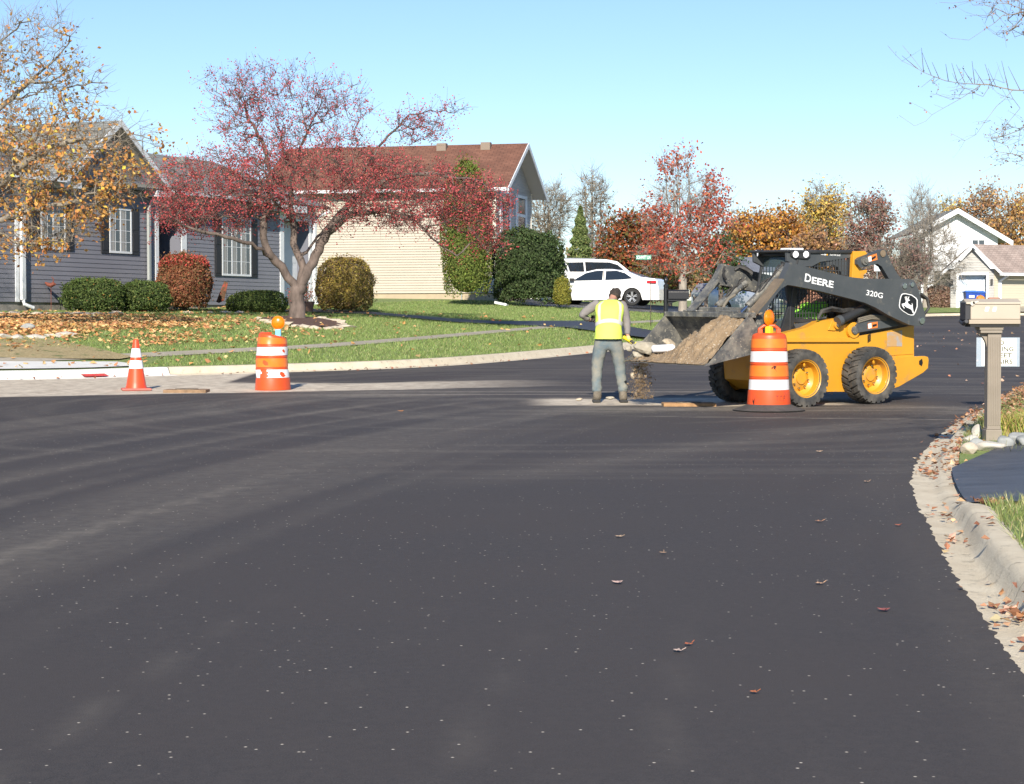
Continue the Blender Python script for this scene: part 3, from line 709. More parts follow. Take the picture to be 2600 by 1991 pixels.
# --- far right: pale garage house and the white house behind
def px_of(X, Y): return 1300 + X / Y * F
gy = 124.0; sG = F / gy
def gx_(px): return (px - 1300) / F * gy
def gz_(py): return CAMZ + (HOR - py) / sG
g0 = thing('garage_house', 'low taupe and cream house with an attached white garage door, far right behind the mailbox', 'house', (gx_(2412), gy, gz_(784)))
Lq = g0.location
AF = Frame((gx_(2412), gy + .0), (.985, -.17))        # gable wall with the garage door
gw = (gx_(2517) - gx_(2412)) * 1.02
ez2 = gz_(683); ap = gz_(622); base = gz_(784) - .15
tau = mat('taupe_far', (.36, .355, .34), .7, (.42, .41, .39), 2)
dw0, dw1, dzt = gw * .19, gw * .82, gz_(699)
topg = lambda u: ez2 - .25 + (ap - ez2) * (1 - abs(u - gw * .5) / (gw * .5))
siding(AF, 0, gw, base, ez2 - .25, .16, tau, 'wall', g0, holes=[(dw0, dw1, base - 1, dzt)], t=.03)
siding(AF, 0, gw, ez2 - .25, ap, .16, tau, 'gable_wall', g0, top=topg, t=.03)
MB().box(0, dw0, -7, -.01, base - .5, ez2, AF).box(dw1, gw, -7, -.01, base - .5, ez2, AF).box(dw0, dw1, -7, -.55, base - .5, ez2, AF).build('inner_wall', mat('garage_core', (.4, .39, .36), .8), g0, loc=Lq)
dr = MB().box(dw0 + .02, dw1 - .02, -.54, -.46, base - .3, dzt, AF)
for r_ in range(4):
    for c_ in range(8): ww = (dw1 - dw0) / 8; hh = (dzt - base) / 4.2; dr.box(dw0 + ww * (c_ + .12), dw0 + ww * (c_ + .88), -.46, -.44, base + .1 + hh * r_, base + hh * (r_ + .8), AF)
dr.build('garage_door', mat('garage_pale', (.52, .60, .68), .5), g0, loc=Lq)
MB().box(dw0 - .16, dw0, -.45, .05, base, dzt, AF).box(dw1, dw1 + .16, -.45, .05, base, dzt, AF).box(dw0 - .16, dw1 + .16, -.45, .06, dzt, dzt + .16, AF).build('door_frame', white, g0, loc=Lq)
for u in (dw0 - .42, dw1 + .34): MB().box(u - .07, u + .07, 0, .16, dzt - .6, dzt - .25, AF).build('wall_lamp', mat('lamp_black', (.03, .03, .03), .5), g0, loc=Lq)
BF = Frame(AF(gw, 0, 0).xy, (.9, .436)); bl = 9.0
bfm = mat('cream_far', (.50, .46, .36), .6)
siding(BF, 0, bl, base, ez2, .16, bfm, 'wall', g0, t=.02)
MB().box(0, bl, -6, -.02, base - .5, ez2, BF).build('side_core', mat('cream_core2', (.6, .56, .46), .8), g0, loc=Lq)
shp = shingle_mat('tan_shingles', (.30, .235, .21), (.36, .29, .26), (.2, .16, .14))
og = .5; mid_ = gw * .5
A = lambda u, n, z: AF(u, n, z)
roof_plane('roof', A(-.6, og, ez2 - .25), A(-.6, -8, ez2 - .25), A(mid_, -8, ap), A(mid_, og, ap), shp, g0)
rr = AF(mid_, og, ap); ee = AF(gw + .45, og, ez2 - .25)
ne_, nr_ = (ee - BF.p).dot(BF.n), (rr - BF.p).dot(BF.n)
roof_plane('roof', ee, BF(bl, ne_, ez2 - .25), BF(bl, nr_, ap), rr, shp, g0)
fb = MB()
for a_, m_ in (((-.62), mid_), (gw + .47, mid_)):
    p0, p1 = A(a_, og + .02, ez2 - .27), A(m_, og + .02, ap + .03); dd = Vector((0, 0, -.22)); nn = AF.n * .04
    q = [p0, p1, p1 + dd, p0 + dd]; fb.add(q + [v + nn for v in q], [(0, 1, 2, 3), (4, 7, 6, 5), (0, 4, 5, 1), (3, 2, 6, 7), (0, 3, 7, 4), (1, 5, 6, 2)])
fb.build('fascia', white, g0, loc=Lq)
MB().box(-.1, bl, ne_, ne_ + .16, ez2 - .45, ez2 - .27, BF).build('gutter', white, g0, loc=Lq)
MB().box(.3, .5, .03, .15, base, ez2 - .75, BF).tube([BF(.4, .09, ez2 - .78), BF(.75, .5, ez2 - .4)], .08).build('downspout', white, g0, loc=Lq)

wy = 142.0; wpx = lambda p: (p - 1300) / F * wy; wz = lambda p: CAMZ + (HOR - p) / (F / wy)
wh = thing('white_house', 'tall white gabled house far right behind the garage house and bare trees', 'house', (wpx(2338), wy, wz(790)))
WF = Frame((wpx(2338), wy), (1, 0)); ww = wpx(2531) - wpx(2338); we = wz(600); wa = wz(537); wu = wpx(2424) - wpx(2338)
wl_e = wz(583)
wt = lambda u: (wl_e + (wa - wl_e) * min(1, max(0, (u) / wu))) if u < wu else (we + (wa - we) * (1 - (u - wu) / (ww - wu)))
siding(WF, 0, ww, wz(790), wa, .2, mat('white_siding', (.74, .75, .77), .6), 'gable_wall', wh, top=wt, t=.02)
MB().box(0, ww, -8, -.03, wz(790) - .5, we, WF).build('inner_wall', mat('white_core', (.7, .7, .72), .8), wh, loc=wh.location)
roof_plane('roof', WF(ww + .9, .7, we - .35), WF(ww + .9, -9, we - .35), WF(wu, -9, wa + .15), WF(wu, .7, wa + .15), shp, wh)
roof_plane('roof', WF(-.9, -9, wl_e - .35), WF(-.9, .7, wl_e - .35), WF(wu, .7, wa + .15), WF(wu, -9, wa + .15), shg, wh)
fb = MB()
for a_, ze in ((ww + .92, we - .37), (-.92, wl_e - .37)):
    p0, p1 = WF(a_, .72, ze), WF(wu, .72, wa + .17); dd = Vector((0, 0, -.38)); nn = WF.n * .04
    q = [p0, p1, p1 + dd, p0 + dd]; fb.add(q + [v + nn for v in q], [(0, 1, 2, 3), (4, 7, 6, 5), (0, 4, 5, 1), (3, 2, 6, 7), (0, 3, 7, 4), (1, 5, 6, 2)])
fb.build('fascia', white, wh, loc=wh.location)
u0 = wpx(2464) - wpx(2338)
window(WF, u0, u0 + 1.0, wz(640), wz(608), wh, cols=2, rows=1, cur=False, ft=.08)
# --- two more roofs behind the loader
def far_house(name, label, pxa, pxb, pye, pyr, Yd, wallm, roofm, pr=None, pyb=790):
    X0, X1 = (pxa - 1300) / F * Yd, (pxb - 1300) / F * Yd; zz = lambda p: CAMZ + (HOR - p) / (F / Yd)
    t = thing(name, label, 'house', (X0, Yd, zz(pyb))); fr = Frame((X0, Yd), (1, 0)); w = X1 - X0; e, r = zz(pye), zz(pyr)
    siding(fr, 0, w, zz(pyb), e, .2, wallm, 'wall', t, t=.02)
    MB().box(0, w, -7, -.03, zz(pyb) - .5, e, fr).build('inner_wall', wallm, t, loc=t.location)
    p0, p1 = (0, w) if pr is None else ((pr[0] - pxa) / F * Yd, (pr[1] - pxa) / F * Yd)
    roof_plane('roof', fr(-.5, .6, e - .1), fr(w + .5, .6, e - .1), fr(p1, -3.5, r), fr(p0, -3.5, r), roofm, t)
    roof_plane('roof', fr(w + .5, -7.6, e - .1), fr(-.5, -7.6, e - .1), fr(p0, -3.5, r - .01), fr(p1, -3.5, r - .01), roofm, t)
    MB().box(-.5, w + .5, .6, .75, e - .3, e - .08, fr).build('gutter', white, t, loc=t.location)
    return t, fr, zz
t, fr, zz = far_house('slate_roof_house', 'blue grey roofed house behind the loader cab and the red pear tree', 1842, 1968, 690, 648, 118, mat('slate_wall', (.3, .32, .36), .7), shingle_mat('slate_shingles', (.16, .175, .21), (.19, .20, .24), (.11, .12, .14)))
window(fr, 1.0, 2.2, zz(730), zz(700), t, cols=2, rows=1, cur=False)
t, fr, zz = far_house('hip_roof_house', 'pale house with a weathered brown hip roof, seen above the loader roof', 2085, 2215, 650, 608, 150, mat('beige_wall', (.5, .47, .42), .7), shingle_mat('weathered_shingles', (.30, .26, .23), (.37, .33, .30), (.2, .17, .15)), pr=(2138, 2165))
window(fr, 1.2, 2.4, zz(690), zz(662), t, cols=2, rows=1, cur=False)
# blue bins, pumpkins and the small boxes by the far garage
def bin_(px, py, lab):
    Yb = 122.9; x = (px - 1300) / F * Yb; zb = zL(x, Yb) + .06; sc = .66
    t = thing('recycling_bin', lab, 'bin', (x, Yb, zb), group='blue bins by the garage')
    bl_ = mat('bin_blue', (.012, .06, .34), .45)
    V = [(-.29, -.31, .05), (.29, -.31, .05), (.29, .31, .05), (-.29, .31, .05), (-.36, -.4, .95), (.36, -.4, .95), (.36, .4, .95), (-.36, .4, .95)]
    MB().add(V, [(0, 3, 2, 1), (4, 5, 6, 7), (0, 1, 5, 4), (1, 2, 6, 5), (2, 3, 7, 6), (3, 0, 4, 7)]).build('bin_body', bl_, t, bevel=.03)
    MB().box(-.40, .40, -.46, .42, .95, 1.03).box(-.3, .3, -.3, .3, 1.03, 1.08).build('lid', mat('bin_lid', (.03, .13, .50), .45), t, bevel=.03)
    for s in (-1, 1): MB().cyl((s * .32, .3, .1), (s * .38, .3, .1), .1).build('wheel', mat('tyre_far', (.02, .02, .02), .8), t)
    MB().box(-.16, .18, -.405, -.385, .62, .78).build('sticker', white, t)
bin_(2462, 740, 'blue recycling bin left of its twin, in front of the far garage door')
bin_(2482, 745, 'blue recycling bin right of its twin, with a white sticker')
def pumpkin(px, Yb, r, lab, mm, zoff=0):
    x = (px - 1300) / F * Yb; mb = MB(); pr_ = [(r * math.sin(a) * 1.0, r * .8 * (1 - math.cos(a))) for a in np.linspace(.05, 3.1, 10)]
    t = thing('pumpkin', lab, 'pumpkin', (x, Yb + 2, zL(x, Yb + 2) + .02 + zoff), group='pumpkins by the far garage'); mb.lathe(pr_, n=16)
    for i, v in enumerate(mb.v): a = math.atan2(v[1], v[0]); k = 1 + .07 * math.cos(a * 8); mb.v[i] = (v[0] * k, v[1] * k, v[2])
    mb.build('rind', mm, t, smooth=True); MB().cyl((0, 0, r * 1.5), (.03, 0, r * 1.85), .04, .02, 6).build('stem', mat('stalk', (.12, .13, .05), .8), t)
pumpkin(2498, 119.5, .24, 'large red orange pumpkin next to the blue bins', mat('pumpkin_red', (.55, .10, .05), .6))
pumpkin(2508, 119.8, .26, 'orange pumpkin under the wall of the far garage, left of the small box', mat('pumpkin_or', (.65, .22, .03), .6), .55)
pumpkin(2515, 119.2, .2, 'white pumpkin in front of the small box by the far garage', mat('pumpkin_wh', (.7, .68, .62), .6))
x = (2522 - 1300) / F * 119.9; t = thing('crate_box', 'small brown box on a stand against the cream wall of the far garage', 'box', (x, 119.9, zL(x, 119.9)))
MB().box(-.36, .36, -.2, .2, .62, .98).build('box_body', mat('box_brown', (.25, .18, .14), .8, (.4, .16, .1), 4), t, bevel=.08, seg=4)
for s in (-.25, .25): MB().box(s - .05, s + .05, -.05, .05, 0, .62).build('leg', mat('box_leg', (.2, .17, .14), .8), t)
# ------------------------------------------------------------------ skid steer loader
yel = mat('loader_yellow', (.62, .30, .022), .42, (.58, .27, .02), 2.5, spec=.5, coat=.2, col3=(.36, .22, .09), s3=5, lo3=.57, hi3=.78)
dgrey = mat('loader_grey', (.052, .058, .064), .5, (.070, .075, .080), 3, spec=.5, col3=(.16, .145, .12), s3=7, lo3=.62, hi3=.8)
blk = mat('loader_black', (.018, .019, .021), .5, (.035, .035, .037), 4)
dirty = mat('dirty_steel', (.085, .088, .09), .6, (.24, .225, .19), 7, bump=.3, bscale=25, metal=.2, lo=.42, hi=.68, col3=(.38, .35, .28), s3=26, lo3=.60, hi3=.68)
mud = mat('muddy_arm', (.20, .15, .10), .8, (.12, .095, .07), 5, bump=.4, bscale=30)
chrome = mat('chrome', (.5, .52, .56), .2, metal=1)
rubber = mat('hose_rubber', (.02, .02, .021), .6, (.06, .055, .05), 9)
tyre_m = mat('tyre', (.035, .035, .035), .8, (.13, .118, .10), 5, bump=.3, bscale=60, lo=.4, hi=.7)
cabglass = bpy.data.materials.new('cab_glass'); _n, _b = _nt(cabglass); _b.inputs['Base Color'].default_value = (.10, .14, .14, 1); _b.inputs['Roughness'].default_value = .03; _b.inputs['Alpha'].default_value = .42; _b.inputs['Specular IOR Level'].default_value = 1
whiteP = mat('decal_white', (.78, .78, .78), .4)
blackP = mat('decal_black', (.012, .012, .014), .4)
orangeP = mat('decal_orange', (.75, .20, .04), .4)
psi = math.radians(32.5)
hd = Vector((-math.cos(psi), -math.sin(psi), 0)); lf = Vector((math.sin(psi), -math.cos(psi), 0))
near = gp(2135, 1030); LC = Vector((near.x, near.y, 0)) - lf * .84; LC.z = plane_z(LC.y)
up = Vector((0, -SLOPE, 1)).normalized(); hx = (hd - up * hd.dot(up)).normalized(); ly = up.cross(hx)
# the near wheels stand level in the picture: the road falls slightly to its edge here
RM = Matrix((hx, ly, up)).transposed()
LM = Matrix.Translation(LC) @ (RM @ Matrix.Rotation(math.radians(.6), 3, 'Y')).to_4x4()
LI = LM.inverted()
def LL(px, py, yl):
    """local (x, z) of a photo pixel on the loader's plane y = yl"""
    o = LI @ Vector((0, 0, CAMZ)); d = LI.to_3x3() @ ray(px, py); t = (yl - o.y) / d.y; p = o + d * t; return (p.x, p.z)
def C4(pts, yl): return [LL(1700 + x / 3.134, 580 + y / 3.134, yl) for x, y in pts]
def LF(u, t, w): return Vector((u, t, w))
loader = thing('skid_steer_loader', 'yellow and dark grey skid steer loader with its dirt filled bucket raised beside the worker', 'loader')
loader.matrix_world = LM
def plate_(pts, y0, y1, name, m, parent=loader, bevel=.006, raw=False):
    P = pts if raw else C4(pts, y0)
    return MB().prism(P, y0, y1, LF).build(name, m, parent, bevel=bevel)
# chassis
side = [(800, 905), (880, 860), (930, 830), (1090, 790), (1190, 740), (1320, 715), (1345, 722), (1360, 765), (1375, 775), (1430, 752), (1470, 760), (1492, 790), (1505, 850), (1600, 860), (1700, 835), (1945, 768), (1945, 1005), (1945, 1180), (1620, 1300), (930, 1300), (820, 1220)]
sp_ = C4(side, .52)
MB().prism(sp_, -.52, .52, LF).build('chassis', yel, loader, bevel=.012)
plate_([(915, 868), (1498, 868), (1498, 905), (915, 905)], .52, .56, 'body_ledge', yel)
plate_([(1780, 1035), (1800, 1022), (2005, 1015), (2030, 1022), (2036, 1045), (2030, 1112), (1990, 1148), (1800, 1258), (1700, 1290), (1640, 1250), (1700, 1040)], .50, .57, 'bumper', yel)
plate_([(1780, 1035), (1800, 1022), (2005, 1015), (2030, 1022), (2036, 1045), (2030, 1112), (1990, 1148), (1800, 1258), (1700, 1290), (1640, 1250), (1700, 1040)], -.57, -.50, 'bumper', yel)
bx_ = LL(1700 + 2036 / 3.134, 580 + 1060 / 3.134, .53)
MB().box(bx_[0] + .02, bx_[0] + .10, -.5, .5, .42, bx_[1] + .06).build('bumper_bar', yel, loader, bevel=.01)
for yy in (.574,):
    c = LL(1700 + 1995 / 3.134, 580 + 1065 / 3.134, yy); mb = MB(); mb.prism([(c[0] - .035, c[1] + .05), (c[0] - .05, c[1] - .01), (c[0] - .03, c[1] - .06), (c[0] + .02, c[1] - .03), (c[0] + .02, c[1] + .02)], .571, .576, LF).build('tie_hole', blackP, loader)
rear = C4([(1440, 560), (1600, 590), (1945, 768), (1945, 1005), (1440, 1005)], .50)
MB().prism([(u, w) for u, w in rear], -.47, .47, LF).build('engine_hood', mat('hood_dark', (.05, .045, .04), .6, (.16, .10, .04), 4), loader, bevel=.01)
plate_([(1508, 852), (1940, 770), (1940, 1000), (1508, 1030)], .521, .530, 'side_door', yel)
plate_([(1730, 830), (1850, 812), (1850, 940), (1730, 940)], .531, .534, 'worn_patch', mat('worn_paint', (.44, .27, .12), .7, (.33, .30, .28), 7, lo=.45, hi=.55))
vt = MB()
for k in range(8):
    a = LL(1700 + 1575 / 3.134, 580 + (850 + k * 8) / 3.134, .53); vt.prism([(a[0], a[1]), (a[0] - .06, a[1] + .025), (a[0] - .06, a[1] + .018), (a[0], a[1] - .008)], .531, .536, LF)
vt.build('vent_slots', blackP, loader)
for (x, y, r) in ((1320, 770, .035), (1450, 810, .075)):
    c = LL(1700 + x / 3.134, 580 + y / 3.134, .525)
    MB().cyl((c[0], .52, c[1]), (c[0], .575, c[1]), r * 1.5, n=20).build('pivot_boss', yel, loader, bevel=.006)
    MB().cyl((c[0], .575, c[1]), (c[0], .60, c[1]), r * .75, n=16).build('pivot_pin', dirty, loader)
plate_([(1255, 810), (1290, 730), (1340, 745), (1350, 790), (1310, 815)], .521, .54, 'gusset', yel)
# wheels
def wheel(cx, side_):
    R, w = .40, .30; c = Vector((cx, side_ * (.84 - w / 2), R - .008)); s = side_
    prof = [(.245, -.12), (.27, -.14), (.33, -.15), (.365, -.145), (.378, -.11), (.380, 0), (.378, .11), (.365, .145), (.33, .15), (.27, .14), (.245, .12), (.235, .0)]
    t = MB().lathe([(r, h) for r, h in prof], c, 'y', 56, close=True)
    for i in range(26):                                          # interlocking tread blocks
        for half in (-1, 1):
            a0 = 2 * math.pi * (i + (.5 if half > 0 else 0)) / 26
            for (h0, h1, dz, r0, r1) in ((.004, .075, .0, .372, .402), (.07, .146, .10, .362, .400)):
                V = []
                for rr in (r0, r1):
                    for hh, sh in ((h0, dz * .6), (h1, dz * .6 + .07)):
                        for aa in (-.085, .085):
                            an = a0 + aa * (1 if rr == r0 else .88) + sh; q = rr - (.012 if hh > .12 else 0)
                            V.append(c + Vector((q * math.cos(an), half * hh, q * math.sin(an))))
                t.add(V, [(0, 1, 3, 2), (4, 6, 7, 5), (0, 4, 5, 1), (2, 3, 7, 6), (0, 2, 6, 4), (1, 5, 7, 3)])
    tn = t.build('tyre', tyre_m, None, smooth=True, angle=30)
    we = bpy.data.objects.new('wheel', None); COL.objects.link(we); we.parent = loader; tn.parent = we
    k = s
    rim = [(.250, .125 * k), (.262, .135 * k), (.252, .118 * k), (.232, .11 * k), (.225, .02 * k), (.19, -.02 * k), (.175, -.03 * k), (.12, .0), (.085, .012 * k), (.08, .03 * k), (0.001, .03 * k)]
    MB().lathe(rim, c, 'y', 40).build('rim', yel, we, smooth=True)
    b = MB()
    for i in range(8):
        a = 2 * math.pi * i / 8 + .2; b.cyl(c + Vector((.135 * math.cos(a), -.012 * k, .135 * math.sin(a))), c + Vector((.135 * math.cos(a), .025 * k, .135 * math.sin(a))), .014, .011, 6)
    b.build('bolts', chrome, we)
    MB().tube([c + Vector((-.02, .0, .21)), c + Vector((-.01, .07 * k, .20)), c + Vector((.01, .10 * k, .17))], .016, 8).build('valve', yel, we)
xf = LL(2050, 960, .84)[0]; xr = LL(2226, 960, .84)[0]
for X_ in (xf, xr):
    for s in (1, -1): wheel(X_, s)
for X_ in (xf, xr): MB().cyl((X_, -.6, .39), (X_, .6, .39), .12, n=16).build('axle', yel, loader)
# lift arms (both sides)
arm = [(965, 272), (1140, 318), (1290, 355), (1390, 378), (1470, 392), (1560, 400), (1900, 402), (1940, 410), (1963, 440), (2000, 560), (2035, 690), (2038, 735), (2010, 775), (1960, 778), (1900, 765), (1740, 690), (1640, 630), (1550, 590), (1440, 560), (1300, 525), (1200, 500), (1100, 478), (980, 455), (940, 450), (890, 480), (840, 540), (790, 610), (745, 690), (748, 760), (725, 812), (690, 790), (672, 740), (700, 660), (770, 575), (845, 480), (905, 400)]
AP = C4(arm, .78)
for s in (1, -1):
    a = MB().prism(AP, s * .78, s * .67, LF).build('lift_arm', dgrey if s > 0 else dirty, loader, bevel=.01)
    for (x, y, r) in ((1870, 457, .03), (1930, 447, .025), (2008, 735, .035)):
        c = LL(1700 + x / 3.134, 580 + y / 3.134, .79); MB().cyl((c[0], s * .775, c[1]), (c[0], s * .80, c[1]), r * 1.4, n=18).build('pin', chrome if r > .02 else dgrey, a, bevel=.004)
    c = LL(1700 + 715 / 3.134, 580 + 765 / 3.134, .79); MB().cyl((c[0], s * .6, c[1]), (c[0], s * .79, c[1]), .075, n=20).build('pin', dirty, a)
    # muddy inner flange on the front leg
    fl = [(905, 400), (845, 480), (770, 575), (700, 660), (672, 740), (684, 735), (712, 662), (782, 582), (857, 488), (917, 408)]
    MB().prism([(u + .006, w) for u, w in C4(fl, .78)], s * .782, s * .60, LF).build('arm_flange', mud if s > 0 else dirty, a)
def tube_l(pts, r, name, m, n=10, parent=loader): return MB().tube(pts, r, n).build(name, m, parent, smooth=True)
def P3(x, y, yl, sc=(1700, 580, 3.134)): u, w = LL(sc[0] + x / sc[2], sc[1] + y / sc[2], yl); return Vector((u, yl, w))
# tilt cylinders
for s, (a, b) in ((1, ((880, 350), (600, 640))), (-1, ((578, 455), (362, 632)))):
    y_ = .50 * s; p, q = P3(a[0], a[1], y_), P3(b[0], b[1], y_); dv = (q - p)
    cy = MB().cyl(p, p + dv * .93, .048, n=16).cyl(p - dv.normalized() * .07, p + dv.normalized() * .02, .06, n=12).build('tilt_cylinder', dirty, loader, smooth=True)
    MB().cyl(p + dv * .9, p + dv * 1.16, .024, n=12).build('piston_rod', chrome, cy, smooth=True)
    hs = []
    for k in range(3):
        o_ = Vector((.02, .03 * (k - 1), .055))
        tube_l([p + dv * t_ + o_ + Vector((0, .018 * math.sin(9 * t_ + 2 * k), .022 * math.cos(13 * t_ + k) - .03 * max(0, t_ - .4))) for t_ in np.linspace(-.08, .62, 12)], .010, 'hose', rubber, 6, cy)
# coupler behind the bucket
cpx = P3(640, 700, .5); 
MB().box(cpx.x - .02, cpx.x + .06, -.55, .55, cpx.z - .45, cpx.z + .12).build('coupler', dirty, loader, bevel=.01)
# lift cylinder, links and post
p, q = P3(1352, 735, .60), P3(1620, 600, .60); cl = MB().cyl(p, q, .062, n=18).build('lift_cylinder', blk, loader, smooth=True)
MB().cyl(p - (q - p).normalized() * .04, p + (q - p).normalized() * .03, .075, n=18).build('cylinder_head', dgrey, cl)
for s in (1, -1):
    plate_raw = C4([(1485, 770), (1560, 700), (1640, 680), (1760, 715), (1832, 775), (1500, 832)], .6)
    MB().prism(plate_raw, s * .60, s * .53, LF).build('lower_link', dgrey, loader, bevel=.008)
    rl = C4([(1495, 250), (1515, 232), (1690, 168), (1718, 172), (1740, 225), (1800, 340), (1850, 410), (1752, 410), (1690, 305), (1655, 282), (1560, 305), (1515, 312), (1495, 285)], .50)
    MB().prism(rl, s * .50, s * .42, LF).build('rear_link', dgrey, loader, bevel=.008)
    po = C4([(1465, 182), (1560, 180), (1576, 205), (1540, 225), (1505, 260), (1505, 300), (1540, 330), (1572, 322), (1572, 350), (1545, 372), (1540, 560), (1445, 560)], .44)
    MB().prism(po, s * .44, s * .36, LF).build('rear_post', yel, loader, bevel=.006)
    c = P3(1548, 258, .5); MB().cyl((c.x, s * .36, c.z), (c.x, s * .53, c.z), .06, n=18).cyl((c.x, s * .53, c.z), (c.x, s * .55, c.z), .03, n=14).build('pivot_pin', dirty, loader)
    c = P3(1695, 200, .5); MB().cyl((c.x, s * .505, c.z), (c.x, s * .515, c.z), .05, n=18).cyl((c.x, s * .515, c.z), (c.x, s * .52, c.z), .033, n=18).build('bore', mat('bore_tan', (.2, .15, .1), .7), loader)
for k in range(3):
    a = [P3(1180, 720, .56), P3(1210, 670 - k * 8, .57), P3(1290, 648 - k * 9, .58 + .02 * k), P3(1380, 665 - k * 8, .6), P3(1450, 650 - k * 6, .6), P3(1560, 640 - k * 6, .55)]
    tube_l(a, .02, 'hose', rubber, 8)
    a = [P3(1500, 720 + k * 14, .60), P3(1600, 695 + k * 12, .615), P3(1700, 700 + k * 12, .6), P3(1800, 730 + k * 10, .55)]
    tube_l(a, .014, 'hose', mat('hose_tan', (.16, .14, .11), .7), 6)
    a = [P3(2000, 520 + k * 12, .45 - .1 * k), P3(2050, 560, .45 - .1 * k), P3(2064, 630, .45 - .1 * k), P3(2030, 680, .45 - .1 * k)]
    tube_l(a, .022, 'hose', rubber, 8)
# far side hoses over the arm
for k in range(3):
    tube_l([P3(520, 320 + 6 * k, -.66), P3(555, 292 + 8 * k, -.62), P3(610, 310 + 10 * k, -.60), P3(660, 345 + 10 * k, -.55)], .016, 'hose', rubber, 6)
tube_l([P3(440, 300, -.60), P3(428, 340, -.6), P3(435, 385, -.6), P3(452, 408, -.6)], .018, 'hose', rubber, 6)
tube_l([P3(520, 530, -.3), P3(470, 560, -.3), P3(435, 610, -.3), P3(425, 650, -.3)], .022, 'hose', mat('hose_tan', (.16, .14, .11), .7), 8)
# cab
YC = .38
roofz = LL(1700 + 1200 / 3.134, 580 + 172 / 3.134, YC)[1]; xb = LL(1700 + 1455 / 3.134, 580 + 178 / 3.134, YC)[0]
xfr = LL(1700 + 690 / 3.134, 580 + 195 / 3.134, -YC)[0]
cabe = bpy.data.objects.new('cab', None); COL.objects.link(cabe); cabe.parent = loader
MB().box(xb, xfr + .02, -YC - .03, YC + .03, roofz - .05, roofz).box(xfr - .04, xfr + .10, -YC - .03, YC + .03, roofz - .03, roofz + .004).build('cab_roof', blk, cabe, bevel=.015)
MB().box(xfr - .55, xfr - .3, -.22, .0, roofz, roofz + .035).build('roof_beacon', mat('beacon_white', (.7, .7, .68), .5), cabe, bevel=.01)
top_p = [(935, 188), (1455, 182), (1452, 200), (1430, 235), (1200, 268), (1130, 305), (1010, 300), (940, 262)]
fr_p = [(900, 262), (1010, 280), (1014, 470), (992, 768), (1010, 800), (870, 830), (900, 780), (955, 600), (930, 440)]
rr_p = [(1428, 235), (1455, 200), (1450, 700), (1428, 700)]
bt_p = [(990, 760), (1160, 740), (1250, 700), (1250, 730), (1100, 800), (930, 845), (960, 800)]
for s in (1, -1):
    for nm, pp in (('side_panel', top_p), ('front_pillar', fr_p), ('rear_pillar', rr_p), ('sill', bt_p)):
        if s < 0 and nm == 'front_pillar': continue
        MB().prism(C4(pp, YC), s * YC, s * (YC - .05), LF).build(nm, dgrey if nm == 'side_panel' else blk if nm != 'sill' else dgrey, cabe, bevel=.004)
    # expanded metal window guard
    G = C4([(1010, 300), (1130, 305), (1200, 268), (1430, 235), (1428, 600), (1300, 680), (1160, 742), (992, 768)], YC - .02)
    gu0, gu1 = min(p[0] for p in G), max(p[0] for p in G); gw0, gw1 = min(p[1] for p in G), max(p[1] for p in G)
    def clip(axis, val):
        xs = []
        for (a, b) in zip(G, G[1:] + G[:1]):
            if (a[axis] - val) * (b[axis] - val) < 0: t = (val - a[axis]) / (b[axis] - a[axis]); xs.append(a[1 - axis] + t * (b[1 - axis] - a[1 - axis]))
        xs.sort(); return list(zip(xs[::2], xs[1::2]))
    gm = MB()
    u = gu0 + .03
    while u < gu1:
        for a, b in clip(0, u): gm.box(u - .005, u + .005, s * (YC - .03), s * (YC - .02), a, b)
        u += .055
    w_ = gw0 + .03
    while w_ < gw1:
        for a, b in clip(1, w_): gm.box(a, b, s * (YC - .028), s * (YC - .022), w_ - .005, w_ + .005)
        w_ += .065
    gm.build('window_guard', mat('guard_grey', (.045, .047, .05), .5), cabe)
# back panel, seat and floor
MB().box(xb - .02, xb + .05, -YC + .05, YC - .05, .75, roofz - .35).build('rear_panel', blk, cabe)
MB().box(xb, xfr - .1, -YC + .05, YC - .05, .62, .68).build('cab_floor', blk, cabe)
MB().box(xb + .22, xb + .68, -.24, .24, .86, 1.0).box(xb + .15, xb + .27, -.22, .22, 1.0, 1.55).build('seat', mat('seat_vinyl', (.02, .02, .022), .6), cabe, bevel=.04)
# curved windscreen
prof = [(xfr - .02, roofz - .06), (xfr + .02, roofz - .25), (xfr + .07, roofz - .5), (xfr + .12, roofz - .8), (xfr + .13, roofz - 1.1), (xfr + .10, roofz - 1.3)]
V = []; ns = 9
for (u, w) in prof:
    for k in range(ns):
        t = -1 + 2 * k / (ns - 1); V.append((u - .10 * t * t, t * (YC - .02), w))
wsn = MB().add(V, [(i * ns + k, i * ns + k + 1, (i + 1) * ns + k + 1, (i + 1) * ns + k) for i in range(len(prof) - 1) for k in range(ns - 1)]).build('windscreen', cabglass, cabe, smooth=True)
for s in (1, -1):
    tube_l([Vector((u - .10, s * (YC - .01), w)) for u, w in prof], .022, 'windscreen_frame', blk, 8, cabe)
tube_l([Vector((prof[1][0] - .10 * t * t + .01, t * YC, prof[0][1])) for t in (-1, -.5, 0, .5, 1)], .02, 'windscreen_frame', blk, 8, cabe)
tube_l([Vector((prof[3][0] + .02, .05, prof[4][1])), Vector((prof[2][0] + .03, .18, prof[2][1] + .06))], .009, 'wiper', blk, 6, cabe)
